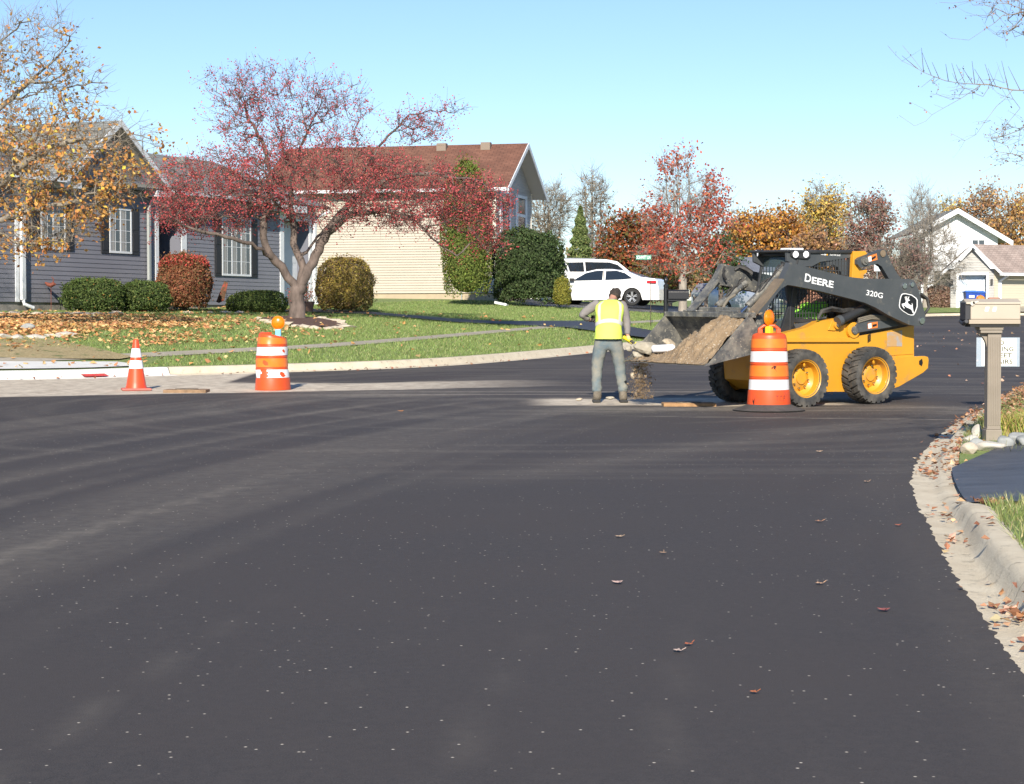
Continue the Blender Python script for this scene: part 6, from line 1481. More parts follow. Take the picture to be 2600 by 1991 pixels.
# --- crabapple in front of the grey house
b0 = hit(757, 812); TY = b0.y
crab = thing('crabapple_tree', 'spreading crabapple tree covered in red berries, its forked trunk in a stone ringed bed', 'tree', b0)
P = lambda px, py, dy=0: pxp(px, py, TY + dy)
seeds = [[np.array(b0) - [0, 0, .1], P(756, 780), P(752, 745), P(756, 720)],
         [P(754, 735), P(722, 690, -.1), P(685, 645, -.3), P(668, 600, -.4), P(680, 520, -.3), P(690, 440, 0), P(650, 330, .2), P(600, 240, .4)],
         [P(700, 665, -.2), P(640, 618, -.9), P(590, 605, -1.3), P(520, 590, -1.6), P(440, 560, -1.8)],
         [P(762, 735), P(770, 680, .2), P(745, 620, .3), P(742, 540, .5), P(735, 470, .5), P(760, 380, .8), P(800, 290, 1.0)],
         [P(766, 720), P(800, 650, .2), P(830, 590, .3), P(890, 545, .2), P(985, 535, 0), P(1060, 560, -.2), P(1090, 600, -.4), P(1160, 650, -.6)],
         [P(840, 580, .3), P(900, 500, .3), P(1000, 450, .2), P(1100, 440, 0), P(1220, 460, -.3), P(1290, 520, -.5)],
         [P(900, 500, .3), P(930, 420, .5), P(985, 345, .6), P(1040, 290, .6), P(1130, 280, .5)],
         [P(780, 640, .3), P(860, 540, 1.2), P(960, 470, 2.0), P(1080, 430, 2.4)],
         [P(742, 560, .4), P(660, 470, -.9), P(560, 430, -1.8), P(450, 450, -2.2)],
         [P(735, 480, .5), P(640, 400, 1.6), P(540, 380, 2.4)]]
at_ = np.concatenate([ell(P(560, 490, -.3), (1.75, 2.3, 1.05), 330, rng), ell(P(800, 450, 0), (2.4, 2.6, 1.35), 420, rng), ell(P(1050, 500, 0), (2.2, 2.1, .95), 360, rng), ell(P(700, 290, .2), (1.75, 1.5, 1.35), 200, rng), ell(P(600, 220, .3), (1.1, .8, .45), 40, rng), ell(P(860, 260, .3), (1.0, .8, .6), 50, rng),
                      ell(P(1060, 330, .4), (.8, .7, .45), 50, rng), ell(P(1190, 520, -.3), (1.05, 1.2, .75), 125, rng), ell(P(1230, 590, -.5), (.6, .9, .5), 30, rng), ell(P(1230, 600, -.3), (.35, .8, .35), 30, rng), ell(P(470, 540, -1), (.8, 1.2, .45), 90, rng), ell(P(1150, 275, .5), (.35, .3, .15), 10, rng)])
at_ = at_[(at_[:, 2] > b0.z + 1.75)]
N1, P1 = grow(seeds, at_, rng, .17, .22, .04)
tips = wood(N1, P1, .21, .0055, barkd, crab, b0, rng=rng, twigs=7500, twl=.42, base_flare=1.35)
c = np.repeat(tips[rng.integers(0, len(tips), 12500)] + rng.normal(0, .06, (12500, 3)), 5, 0) + rng.normal(0, .045, (62500, 3)); hz = (c[:, 2] - (b0.z + 4.3)) / 2.2
keep = rng.random(len(c)) > np.clip(.15 + .42 * hz, .1, .78); c = c[keep]
leaf_cards('crown', c, .045, [(.46, .075, .085, 5), (.54, .12, .12, 3), (.34, .06, .065, 3), (.46, .16, .11, 1), (.25, .08, .07, 1)], leafm, crab, rng, aspect=.9, loc=b0)
# --- orange maple at the left edge
m0 = onL(-150, 42.5); maple = thing('maple_tree', 'half bare maple with orange and yellow leaves reaching in from the left edge', 'tree', m0); TY2 = m0.y
P = lambda px, py, dy=0: pxp(px, py, TY2 + dy)
seeds = [[np.array(m0) - [0, 0, .1], P(-145, 700), P(-140, 600), P(-135, 480), P(-120, 330), P(-100, 180), P(-80, 40), P(-60, -120)],
         [P(-138, 600), P(-60, 520, -.3), P(20, 450, -.5), P(90, 395, -.6), P(170, 360, -.6), P(260, 350, -.6)],
         [P(-130, 560), P(-40, 570, -.5), P(60, 540, -.9), P(160, 520, -1.1), P(240, 490, -1.2), P(330, 500, -1.2)],
         [P(-120, 380), P(-20, 290, .2), P(60, 220, .4), P(130, 160, .5), P(175, 110, .5)],
         [P(-110, 260), P(-40, 160, -.4), P(20, 90, -.5), P(70, 40, -.6)],
         [P(-125, 420), P(-20, 370, 1.0), P(100, 300, 1.6), P(200, 260, 2.0), P(290, 270, 2.1)],
         [P(-40, 575, -.5), P(60, 620, -.8), P(150, 610, -1)],
         [P(-120, 400), P(-230, 280), P(-330, 180)], [P(-130, 500), P(-240, 420), P(-360, 350)]]
at_ = np.concatenate([ell(P(150, 430, -.5), (1.7, 2.0, 1.35), 420, rng), ell(P(60, 280, 0), (1.5, 1.9, 1.3), 300, rng), ell(P(80, 130, 0), (1.1, 1.4, .9), 150, rng), ell(P(300, 400, -.5), (.85, 1.2, 1.0), 150, rng), ell(P(110, 590, -.7), (1.2, 1.1, .35), 110, rng),
                      ell(P(-250, 280, 0), (2.0, 2.2, 2.6), 160, rng), ell(P(120, 60, 0), (.5, .4, .35), 20, rng), ell(P(220, 200, .3), (.6, .5, .5), 40, rng)])
N1, P1 = grow(seeds, at_, rng, .17, .18, .0)
tips = wood(N1, P1, .20, .005, bark, maple, m0, rng=rng, twigs=4500, twl=.38)
T_ = tips[(tips[:, 0] > m0.x + .3)]; n = 12500; c = np.repeat(T_[rng.integers(0, len(T_), n // 5)] + rng.normal(0, .05, (n // 5, 3)), 5, 0) + rng.normal(0, .085, (n, 3)); hz = (c[:, 2] - (b0.z + 2.2)) / 4
clump = fbm(c[:, 0] * 1.4 + 50, c[:, 2] * 1.4 + 9, 5, 3)
keep = (rng.random(n) > np.clip(.15 + .75 * hz, .05, .93)) & (clump + rng.normal(0, .08, n) > .42); c = c[keep]
leaf_cards('crown', c, .10, [(.52, .25, .07, 6), (.56, .33, .09, 4), (.42, .18, .07, 3), (.62, .46, .08, 1.2), (.32, .17, .10, 1)], leafm, maple, rng, aspect=.75, loc=m0, fold=.12)
# --- overhanging branches at the right edge
r0 = Vector((8.6, 19.0, zR(8.6, 19.0))); rt = thing('linden_tree', 'nearly bare tree whose budding twigs reach in from the upper right edge', 'tree', r0)
P = lambda px, py, dy=0: pxp(px, py, 17.5 + dy)
seeds = [[np.array(r0) - [0, 0, .1], np.array(r0) + [0, 0, 1.5], np.array(r0) + [-.1, -.2, 3], np.array(r0) + [-.2, -.4, 4.6], np.array(r0) + [-.2, -.5, 6.5]],
         [np.array(r0) + [-.1, -.2, 2.6], P(2900, 290, .6), P(2750, 245, .2), P(2600, 230), P(2480, 214), P(2400, 205), P(2345, 184), P(2290, 155), P(2254, 116)],
         [P(2490, 216), P(2440, 250), P(2395, 275), P(2350, 308), P(2322, 320), P(2283, 293)],
         [P(2570, 230), P(2530, 270), P(2500, 310), P(2478, 342), P(2450, 357), P(2413, 338)],
         [P(2560, 228), P(2590, 275), P(2545, 330), P(2510, 345)], [P(2345, 184), P(2320, 150), P(2292, 116)], [P(2700, 240), P(2650, 290), P(2590, 330), P(2550, 345), P(2500, 350)],
         [np.array(r0) + [-.2, -.4, 4.0], P(2850, 120), P(2720, 60), P(2600, 30), P(2545, 40), P(2500, 75), P(2460, 102), P(2412, 97)],
         [P(2640, 40), P(2560, 10), P(2470, 2), P(2420, 8), P(2385, 6)], [P(2600, 40), P(2570, 75), P(2600, 90)], [P(2750, 260), P(2650, 370), P(2590, 395), P(2530, 385), P(2505, 402)]]
at_ = np.concatenate([ell(P(2560, 20), (.35, .5, .13), 60, rng), ell(P(2570, 80), (.18, .4, .08), 22, rng), ell(P(2570, 345), (.28, .4, .10), 34, rng), ell(P(2585, 400), (.2, .3, .06), 18, rng), ell(P(2440, 225), (.45, .3, .12), 26, rng), ell(P(2900, 100, .5), (1.2, 1.2, 1.2), 60, rng), ell(P(2540, 320), (.2, .3, .1), 14, rng)])
N1, P1 = grow(seeds, at_, rng, .09, .07, 0)
tips = wood(N1, P1, .13, .0018, bark, rt, r0, rng=rng, twigs=420, twl=.18, pw=.40)
# upright shoots on the long limb
sh0 = [P(a, b) for a, b in ((2590, 229), (2560, 226), (2530, 222), (2500, 217), (2475, 213), (2450, 210), (2430, 208), (2408, 206), (2385, 200), (2365, 192), (2345, 184), (2330, 175), (2470, 213), (2520, 220))]
sh0 = np.array(sh0); sh1 = sh0 + np.stack([rng.uniform(-.12, -.02, len(sh0)), rng.normal(0, .05, len(sh0)), rng.uniform(.10, .32, len(sh0))], 1)
tubes('shoots', sh0, sh1, np.full(len(sh0), .0035), np.full(len(sh0), .0015), barkd, rt, 4, r0)
c = np.concatenate([tips, tips])[rng.integers(0, 2 * len(tips), 800)] + rng.normal(0, .012, (800, 3)); leaf_cards('crown', c, .024, [(.26, .15, .12, 4), (.40, .22, .12, 2)], leafm, rt, rng, aspect=.7, loc=r0)

# --- mid and far trees: crown ellipsoids given in photo pixels
def tree(name, label, pxb, pyb, Y, trunk_px, crowns, cols, R, nleaf, lsize, barkm=bark, natt=220, twigs=900, twl=.5, rmin=.012, group=None, lean=0, multi=0, upright=False, step=.45, trunk_top=None, dens=None):
    """crowns: (cx, cy, rx, ry[, rd]) in photo pixels"""
    k = Y / F; x0 = (pxb - CX) * k; z0 = min(zL(x0, Y), CAMZ + (HOR - pyb) * k) if Y < 200 else CAMZ + (HOR - pyb) * k
    o = Vector((x0, Y, z0)); t = thing(name, label, 'tree', o, group=group)
    cr = [(np.array(at(c[0], c[1], Y)), (c[2] * k, (c[4] if len(c) > 4 else (c[2] + c[3]) / 2) * k, c[3] * k)) for c in crowns]
    tot = sum(r[0] * r[2] for _, r in cr); ct = cr[0][0]; topz = max(c[2] + r[2] for c, r in cr); botz = min(c[2] - r[2] for c, r in cr)
    tt = np.array([x0 + lean, Y, trunk_top if trunk_top else (botz + topz) / 2])
    seeds = [[np.array(o) - [0, 0, .2], np.array([x0, Y, max(z0 + .4, botz - .2)]), np.array([x0 * .5 + ct[0] * .5, Y, (botz + topz) / 2]), np.array([ct[0], Y, topz - (topz - botz) * .12])]]
    for m_ in range(multi):
        a = 2 * math.pi * m_ / multi + .4; s = np.array([x0, Y, max(z0 + .3, botz - .3) + .25 * m_ % .9])
        rx = cr[0][1][0]; e = np.array([ct[0] + math.cos(a) * rx * .55, Y + math.sin(a) * rx * .5, botz + (topz - botz) * rng.uniform(.70, .95)])
        seeds.append([s, s * .55 + e * .45 + np.array([math.cos(a), math.sin(a), -.2]) * .25, e])
    at_ = np.concatenate([ell(c, r, max(8, int(natt * r[0] * r[2] / tot)), rng) for c, r in cr])
    at_ = at_[at_[:, 2] > z0 + .4]
    N1, P1 = grow(seeds, at_, rng, step, .2, 0, dirw=.5 if not upright else .15)
    tips = wood(N1, P1, R, rmin, barkm, t, o, rng=rng, twigs=twigs, twl=twl)
    if nleaf:
        c = np.concatenate([tips[rng.integers(0, len(tips), nleaf // 2)] + rng.normal(0, lsize * 1.2, (nleaf // 2, 3))] + [ell(a, b, int(nleaf * .5 * b[0] * b[2] / tot), rng, .45) for a, b in cr])
        cl = fbm(c[:, 0] * 1.1 + 7, c[:, 2] * 1.1 + c[:, 1] * .4, 3, 3); q = (cl + rng.normal(0, .07, len(c))) > (dens if dens is not None else .38)
        c = c[q & (c[:, 2] > z0 + .15)]
        leaf_cards('crown', c, lsize, cols, leafm, t, rng, aspect=.7, loc=o)
    return t
RED = [(.46, .09, .055, 4), (.56, .15, .09, 3), (.34, .07, .05, 2), (.50, .20, .08, 1.5)]
RUST = [(.30, .085, .035, 5), (.38, .11, .04, 3), (.20, .08, .03, 3), (.14, .13, .035, 3), (.10, .12, .04, 1)]
ORG = [(.50, .22, .05, 4), (.42, .19, .05, 3), (.55, .32, .06, 3), (.30, .15, .06, 2)]
YEL = [(.60, .42, .10, 4), (.55, .34, .09, 3), (.50, .42, .14, 2), (.42, .32, .14, 1)]
GRN = [(.045, .085, .022, 4), (.065, .115, .03, 3), (.035, .06, .02, 2), (.09, .13, .04, 1)]
BRN = [(.30, .20, .13, 3), (.36, .26, .16, 2), (.24, .16, .12, 2)]
PUR = [(.30, .12, .10, 3), (.38, .22, .17, 3), (.26, .17, .14, 3), (.42, .14, .12, 1)]
tree('red_pear_tree', 'tall red leaved tree with a pale trunk, beyond the black mailbox', 1733, 775, 78, 20, [(1720, 470, 60, 95), (1750, 560, 110, 75), (1690, 540, 65, 70), (1800, 520, 60, 85), (1770, 640, 95, 55), (1670, 640, 60, 50)], RED, .16, 8500, .125, barkp, 420, 2600, .6, .007, dens=.45, multi=5)
tree('rust_tree', 'round dense rust coloured tree right of the narrow spruce', 1600, 775, 96, 16, [(1600, 640, 92, 105), (1650, 700, 70, 60), (1560, 700, 55, 50)], RUST, .22, 15000, .17, barkd, 200, 900, .6, .02, dens=.25)
tree('bare_tree', 'bare brown tree right of the cream house gable', 1395, 760, 108, 10, [(1395, 540, 62, 75), (1375, 600, 50, 50)], BRN, .16, 500, .12, bark, 330, 1800, .7, .012, multi=5, dens=.5)
tree('bare_tree', 'thin bare tree with a few leaves rising behind the spruce', 1503, 760, 104, 8, [(1505, 520, 42, 95), (1515, 600, 50, 60)], BRN, .12, 500, .14, bark, 280, 1400, .7, .011, multi=3, dens=.5)
tree('orange_tree', 'low orange brown tree just right of the red leaved tree', 1905, 770, 128, 10, [(1905, 600, 62, 60), (1880, 660, 60, 60)], ORG, .2, 7000, .23, barkd, 120, 500, .8, .02, dens=.3)
tree('orange_tree', 'orange tree behind the loader cab roof lamps', 1995, 770, 131, 10, [(1985, 600, 55, 62), (2010, 650, 60, 60)], ORG, .2, 8000, .23, barkd, 120, 500, .8, .02, dens=.3)
tree('orange_tree', 'rusty orange tree between the yellow tree and the loader cab', 2070, 770, 124, 10, [(2060, 640, 48, 50), (2120, 660, 50, 50)], [(.36, .20, .10, 3), (.42, .25, .10, 3), (.30, .18, .12, 2)], .2, 6000, .2, barkd, 120, 500, .8, .02, dens=.3)
tree('yellow_tree', 'pale yellow tree rising above the orange trees behind the cab', 2090, 770, 134, 10, [(2085, 540, 48, 75), (2120, 560, 45, 70), (2060, 570, 40, 60), (2095, 620, 55, 50)], YEL, .2, 7000, .2, bark, 240, 1200, .8, .016, dens=.40, multi=4)
tree('purple_tree', 'reddish purple leaved tree above the yellow loader post', 2215, 770, 118, 10, [(2205, 580, 55, 85), (2230, 550, 35, 50), (2200, 640, 55, 50)], PUR, .18, 5200, .18, bark, 300, 1500, .7, .014, dens=.40, multi=5)
tree('twiggy_tree', 'low brown twiggy tree behind the loader rear link', 2270, 770, 112, 10, [(2270, 670, 60, 70), (2230, 690, 50, 60), (2320, 690, 50, 60)], [(.22, .14, .12, 3), (.28, .17, .14, 2)], .14, 3800, .16, bark, 280, 2400, .6, .011, dens=.38, multi=5)
tree('tall_bare_tree', 'tall upright bare tree in front of the white house', 2348, 783, 124, 12, [(2340, 580, 48, 105), (2370, 640, 62, 85), (2320, 660, 50, 70), (2400, 690, 50, 50)], BRN, .17, 250, .1, bark_mat('bark_ash', (.24, .21, .18), (.36, .32, .27)), 560, 3600, 1.0, .0105, upright=True, multi=8, dens=.5)
tree('ornamental_tree', 'pale yellow crown peeping above the ridge of the white house', 2412, 700, 152, 10, [(2415, 545, 34, 42), (2440, 560, 25, 30)], YEL, .15, 1300, .22, bark, 90, 400, .7, .014, dens=.4)
tree('brown_tree', 'tall orange brown tree behind the right slope of the white house', 2500, 770, 150, 10, [(2500, 560, 55, 88), (2480, 620, 50, 60), (2530, 620, 50, 70)], [(.42, .24, .11, 3), (.36, .20, .11, 3), (.46, .30, .13, 2)], .2, 6500, .22, bark, 260, 1200, .9, .016, dens=.38, multi=5)
tree('brown_tree', 'broad golden brown tree at the far right edge', 2590, 770, 146, 10, [(2590, 590, 62, 100), (2560, 640, 45, 60), (2640, 580, 70, 110)], [(.48, .27, .09, 4), (.40, .22, .10, 3), (.52, .36, .12, 2)], .2, 9000, .22, bark, 240, 900, .9, .016, dens=.3, multi=4)
tree('small_green_tree', 'dark green small tree under the red leaved tree', 1830, 775, 88, 8, [(1825, 655, 42, 60), (1850, 700, 35, 45)], GRN, .1, 4500, .15, barkd, 60, 200, .5, .014, dens=.3)
tree('small_green_tree', 'olive green bushy tree between the rust tree and the black mailbox', 1700, 772, 87, 8, [(1690, 715, 60, 42), (1650, 735, 45, 30)], [(.11, .12, .03, 3), (.16, .15, .04, 2), (.24, .11, .04, 2), (.30, .08, .04, 1)], .1, 4200, .14, barkd, 60, 200, .5, .014, dens=.28)
# far background wood, one mass
wz_ = []; 
for k in range(46):
    Yk = 175 + rng.uniform(-8, 25); px = 1150 + k * 34 + rng.normal(0, 10); wz_.append(ell(pxp(px, 700, Yk), (2.2, 2.2, rng.uniform(1.6, 2.9)), 650, rng, .3))
c = np.concatenate(wz_); w_ = leaf_cards('far_wood', c, .42, [(.28, .19, .12, 3), (.34, .24, .13, 3), (.20, .17, .09, 2), (.36, .20, .10, 1)], leafm, None, rng, aspect=.7); tag(w_, 'brown and ochre wood closing the view behind the houses', 'wood', kind='stuff')

# --- shrubs
def shrub(name, label, px0, px1, pyt, pyb, Y, cols, n, ls, depth=None, ex=2.6, ez=2.6, bumpy=.06, taper=0.0, m=needle, group=None, stems=0, topbias=0, core=True, dens=None, cat='shrub'):
    k = Y / F; xc = ((px0 + px1) / 2 - CX) * k; w = (px1 - px0) * k / 2; zt = CAMZ + (HOR - pyt) * k; zb = min(CAMZ + (HOR - pyb) * k, zL(xc, Y) + .1) - .05; h = zt - zb; d = depth or w
    o = Vector((xc, Y, zb)); t = thing(name, label, cat, o, group=group)
    v = rng.normal(size=(n, 3)); v /= np.linalg.norm(v, axis=1)[:, None]; v[:, 2] = np.where(v[:, 2] < -.75, -v[:, 2], v[:, 2])
    v = v / (np.abs(v[:, :2] ** 2).sum(1) ** (ex / 2) + np.abs(v[:, 2]) ** ez)[:, None] ** (1 / max(ex, ez))
    nz = fbm(v[:, 0] * 3 + v[:, 1] * 1.3 + 10, v[:, 2] * 3.5 + v[:, 1] * 2 + 5, int(xc * 7) % 50 + 60, 4) - .5
    r = 1 - rng.random(n) ** 2 * .16 + nz * bumpy * 6 + (rng.random(n) < .07) * rng.random(n) * .16; P_ = v * r[:, None]; s = 1 - taper * np.clip((P_[:, 2] + 1) / 2, 0, 1)
    C = np.stack([xc + P_[:, 0] * w * s, Y + P_[:, 1] * d * s, zb + h / 2 * (1 + P_[:, 2])], 1)
    if dens: C = C[nz + .5 > dens]
    leaf_cards('foliage', C, ls, cols, m, t, rng, aspect=.55, loc=o)
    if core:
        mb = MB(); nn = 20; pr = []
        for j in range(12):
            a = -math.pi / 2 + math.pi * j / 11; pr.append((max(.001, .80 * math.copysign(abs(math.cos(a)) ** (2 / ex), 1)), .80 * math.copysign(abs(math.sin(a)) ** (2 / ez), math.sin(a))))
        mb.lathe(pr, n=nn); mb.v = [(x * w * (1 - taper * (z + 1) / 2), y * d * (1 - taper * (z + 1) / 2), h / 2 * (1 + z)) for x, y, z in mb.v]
        cc_ = cols[0]; mb.build('inner_growth', mat('inner_' + name, (cc_[0] * .6, cc_[1] * .6, cc_[2] * .6), .95), t, smooth=True)  # solid core in darkened leaf colour, paints the shade inside the bush
    if stems:
        A = np.array([[rng.normal(0, .05), rng.normal(0, .05), 0] for _ in range(stems)]); B = np.stack([rng.uniform(-.7, .7, stems) * w, rng.uniform(-.7, .7, stems) * d, rng.uniform(.4, .9, stems) * h], 1)
        tubes('stems', A, B, np.full(stems, .02), np.full(stems, .008), barkd, t, 5)
    return t
HG = [(.065, .10, .026, 4), (.09, .135, .034, 3), (.14, .17, .05, 1.5), (.04, .065, .02, 2), (.28, .16, .04, .15)]
shrub('hedge_bush', 'long clipped dark green hedge bush under the left windows', 157, 318, 708, 792, 53.6, HG, 9000, .065, depth=.75, ex=3.2, ez=3, bumpy=.05)
shrub('hedge_bush', 'clipped green hedge bush between the long hedge and the burning bush', 300, 432, 716, 792, 54.6, HG, 7000, .065, depth=.7, ex=3, ez=2.8, bumpy=.07)
shrub('burning_bush', 'round burning bush with dark red and olive leaves by the front door', 396, 541, 644, 792, 56.5, [(.28, .10, .05, 3), (.34, .16, .08, 3), (.20, .11, .05, 3), (.14, .13, .05, 2), (.16, .07, .04, 2)], 10000, .07, ex=2.6, ez=2.5, bumpy=.05, stems=14, m=leafm, dens=None)
tp_ = bpy.data.objects['burning_bush']; k = 56.5 / F
v = rng.normal(size=(900, 3)); v /= np.linalg.norm(v, axis=1)[:, None]; v[:, 2] = np.abs(v[:, 2]) * .5 + .62; C = np.stack([tp_.location.x + v[:, 0] * .72, 56.5 + v[:, 1] * .72, tp_.location.z + .83 + v[:, 2] * .83], 1)
leaf_cards('red_tips', C[v[:, 2] < 1.02], .07, [(.50, .07, .06, 3), (.42, .10, .07, 2)], leafm, tp_, rng, loc=tp_.location)
shrub('low_bush', 'low rounded green bush under the three pane window', 577, 732, 739, 797, 57.5, [(.08, .115, .028, 4), (.11, .155, .038, 3), (.17, .19, .05, 1), (.05, .075, .025, 2)], 6500, .06, depth=.7, ex=2.8, ez=2.5, bumpy=.04)
shrub('privet_bush', 'big rounded bush with yellow and brown leaves at the corner of the grey house', 803, 950, 655, 797, 60.5, [(.42, .32, .07, 4), (.34, .24, .08, 3), (.22, .15, .08, 3), (.16, .12, .05, 2), (.48, .40, .12, 1)], 12000, .07, ex=2.9, ez=2.6, bumpy=.03, m=leafm)
pb = bpy.data.objects['privet_bush']; v = rng.normal(size=(2600, 3)); v /= np.linalg.norm(v, axis=1)[:, None]; v[:, 2] = np.abs(v[:, 2]); v[:, 2] *= 1.0
C = np.stack([pb.location.x + v[:, 0] * .88, 60.5 + v[:, 1] * .88, pb.location.z + .87 + v[:, 2] * .89], 1); leaf_cards('bare_twigs', C[v[:, 2] > .25], .06, [(.26, .19, .14, 2), (.22, .15, .11, 2)], leafm, pb, rng, aspect=.25, loc=pb.location)
shrub('arborvitae', 'tall column shaped green arborvitae at the corner of the cream house', 1117, 1254, 420, 776, 72, [(.13, .17, .03, 4), (.09, .13, .025, 3), (.17, .20, .05, 2), (.20, .13, .04, .6)], 20000, .085, depth=.95, ex=2.4, ez=3.4, bumpy=.045, taper=.12, cat='tree')
shrub('yew_shrub', 'huge dark green yew right of the arborvitae', 1254, 1432, 597, 772, 73.5, [(.045, .070, .024, 4), (.06, .095, .034, 3), (.09, .125, .045, 1.5)], 20000, .10, depth=1.3, ex=4.6, ez=4.0, bumpy=.11, cat='shrub')
shrub('golden_shrub', 'small yellow green shrub between the yew and the sedan', 1405, 1450, 705, 768, 71.5, [(.28, .26, .04, 3), (.20, .20, .04, 2), (.14, .16, .04, 1)], 3000, .06, ex=2.4, ez=2.6, bumpy=.05, m=leafm)
shrub('twig_hedge', 'bare brown clipped hedge beside the far garage', 2352, 2411, 727, 784, 124.5, [(.30, .19, .14, 3), (.38, .26, .20, 3), (.24, .14, .10, 2)], 5000, .14, depth=.8, ex=4, ez=5, bumpy=.03, m=leafm)
# narrow spruce
Ysp = 92; k = Ysp / F; so = onL(1473, Ysp); spr = thing('spruce_tree', 'narrow cone shaped green spruce above the white cars', 'tree', so); ht = (HOR - 525) * k + CAMZ - so.z
n = 15000; f = rng.random(n) ** .8; rad = (1 - f) ** .75 * 52 * k * (1 + .18 * np.sin(f * 60)) * (.55 + .45 * rng.random(n)); an = rng.uniform(0, 2 * math.pi, n)
C = np.stack([so.x + rad * np.cos(an), so.y + rad * np.sin(an), so.z + .2 + f * (ht - .2) - rad * .25], 1)
leaf_cards('foliage', C, .14, [(.13, .18, .06, 3), (.18, .23, .08, 3), (.09, .12, .045, 2), (.24, .26, .10, 1)], needle, spr, rng, aspect=.4, loc=so)
MB().cyl((0, 0, -.1), (0, 0, ht * .96), .09, .01, 8).build('trunk', barkd, spr)

# ------------------------------------------------------------------ grass blades, leaf litter, stones
def scatter_poly(n, xr, yr): return rng.uniform(xr[0], xr[1], n), rng.uniform(yr[0], yr[1], n)
def blades(name, x, y, z, h, w, cols, lab, lean=.5):
    n = len(x); a = rng.uniform(0, 2 * math.pi, n); hh = h * rng.uniform(.5, 1.3, n); dx, dy = np.cos(a), np.sin(a); le = rng.normal(0, lean, n) * hh; le2 = rng.normal(0, lean, n) * hh
    V = np.stack([np.stack([x - dx * w, y - dy * w, z - .01], 1), np.stack([x + dx * w, y + dy * w, z - .01], 1), np.stack([x + le, y + le2, z + hh], 1)], 1).reshape(-1, 3)
    o = np_mesh(name, V, np.arange(n * 3).reshape(-1, 3), leafm, tint=pal(cols, n, rng, .22)); tag(o, lab, 'grass', kind='stuff'); return o
GC = [(.20, .275, .08, 4), (.26, .335, .11, 3), (.155, .215, .06, 2), (.38, .38, .18, .8), (.44, .38, .20, .2)]
x, y = scatter_poly(700000, (-16, 10), (33, 80)); sd = sdist(x, y, LEs, 1)
vis = (np.abs(x / y) < .275) & (sd > .52) & ~((sd > 2.66) & (sd < 3.08)) & ~((y > 55.2) & (y < 61.8) & (x > -7) & (np.abs(y - np.interp(x, [-6.2, -4.4, -2.9, -1.8, -.4, 2.3, 4.9], [61.2, 59.6, 58.2, 56.6, 55.9, 58.0, 57.5])) < 1.2) & (x > -6.4)) & ~((x > .6) & (x < 7.4) & (y > 73.8)) & ~((x < -6.9) & (sd < 2.5))
vis &= ~((x < -7.5) & (sd > 2.3) & (sd < 5.0) & (x > -15) & (y < 39.4))
hb = (x - gh_o[0]) * GF.n.x + (y - gh_o[1]) * GF.n.y; vis &= hb > .02
x, y = x[vis], y[vis]; kp_ = rng.random(len(x)) < np.clip(1.9 - y / 50, .3, 1); x, y = x[kp_], y[kp_]
blades('grass', x, y, yardL(x, y), .055, .010, GC, 'mown green grass of the front yards')
x, y = scatter_poly(150000, (2.6, 9), (9.5, 36)); sd = sdist(x, y, REs, -1)
vis = (x / y < .285) & (sd > .41) & ~((y > 13.42 + .05 * x + rng.normal(0, .05, len(x))) & (y < 17.6)) ; vis &= ~((y > 17) & (y < 19.2) & (rng.random(len(x)) < .85))
x, y = x[vis], y[vis]; blades('verge_grass', x, y, yardR(x, y), .085, .0045, [(.18, .24, .07, 4), (.24, .28, .09, 3), (.36, .34, .15, 2), (.48, .42, .22, 1)], 'rough green grass of the right verge by the driveway', .6)
# leaf litter: maple carpet, scattered leaves, kerb drift
def litter(name, x, y, zf, size, cols, lab, lift=.03, flat=.75, asp=.75):
    C = np.stack([x, y, zf(x, y) + lift + rng.uniform(0, lift, len(x))], 1); o = leaf_cards(name, C, size, cols, litter_m, None, rng, flat=flat, aspect=asp, fold=.15); tag(o, lab, 'leaf litter', kind='stuff'); return o
LCOL = [(.55, .30, .12, 4), (.47, .23, .10, 3), (.60, .40, .18, 3), (.38, .18, .09, 2), (.64, .50, .24, 1.5)]
n = 26000; x = rng.normal(-11.2, 2.6, n); y = rng.normal(44.5, 2.9, n); sd = sdist(x, y, LEs, 1)
q = (sd > 3.9) & (sd < 13.5) & (fbm(x * .8, y * .8, 17, 3) + rng.normal(0, .10, n) > .36 + .02 * (x + 11)); litter('fallen_leaves', x[q], y[q], yardL, .105, LCOL, 'carpet of orange maple leaves on the lawn of the grey house')
n = 1500; x = rng.uniform(-15, 4, n); y = rng.uniform(34, 62, n); sd = sdist(x, y, LEs, 1); q = (sd > .6) & (rng.random(n) < np.exp(-np.maximum(0, x + 7) / 4.5)); litter('scattered_leaves', x[q], y[q], yardL, .13, LCOL, 'scattered orange leaves lying over the rest of the lawn')
i_ = rng.integers(0, len(LE) - 2, 420); p = LEa[i_] + rng.normal(0, .18, (420, 2)); q = (p[:, 1] < 90) & (sdist(p[:, 0], p[:, 1], LEs, 1) < .3); litter('kerb_leaves', p[q, 0], p[q, 1], lambda a, b: pz(b), .08, [(.38, .17, .09, 3), (.28, .12, .07, 2)], 'dry leaves along the left kerb', .015)
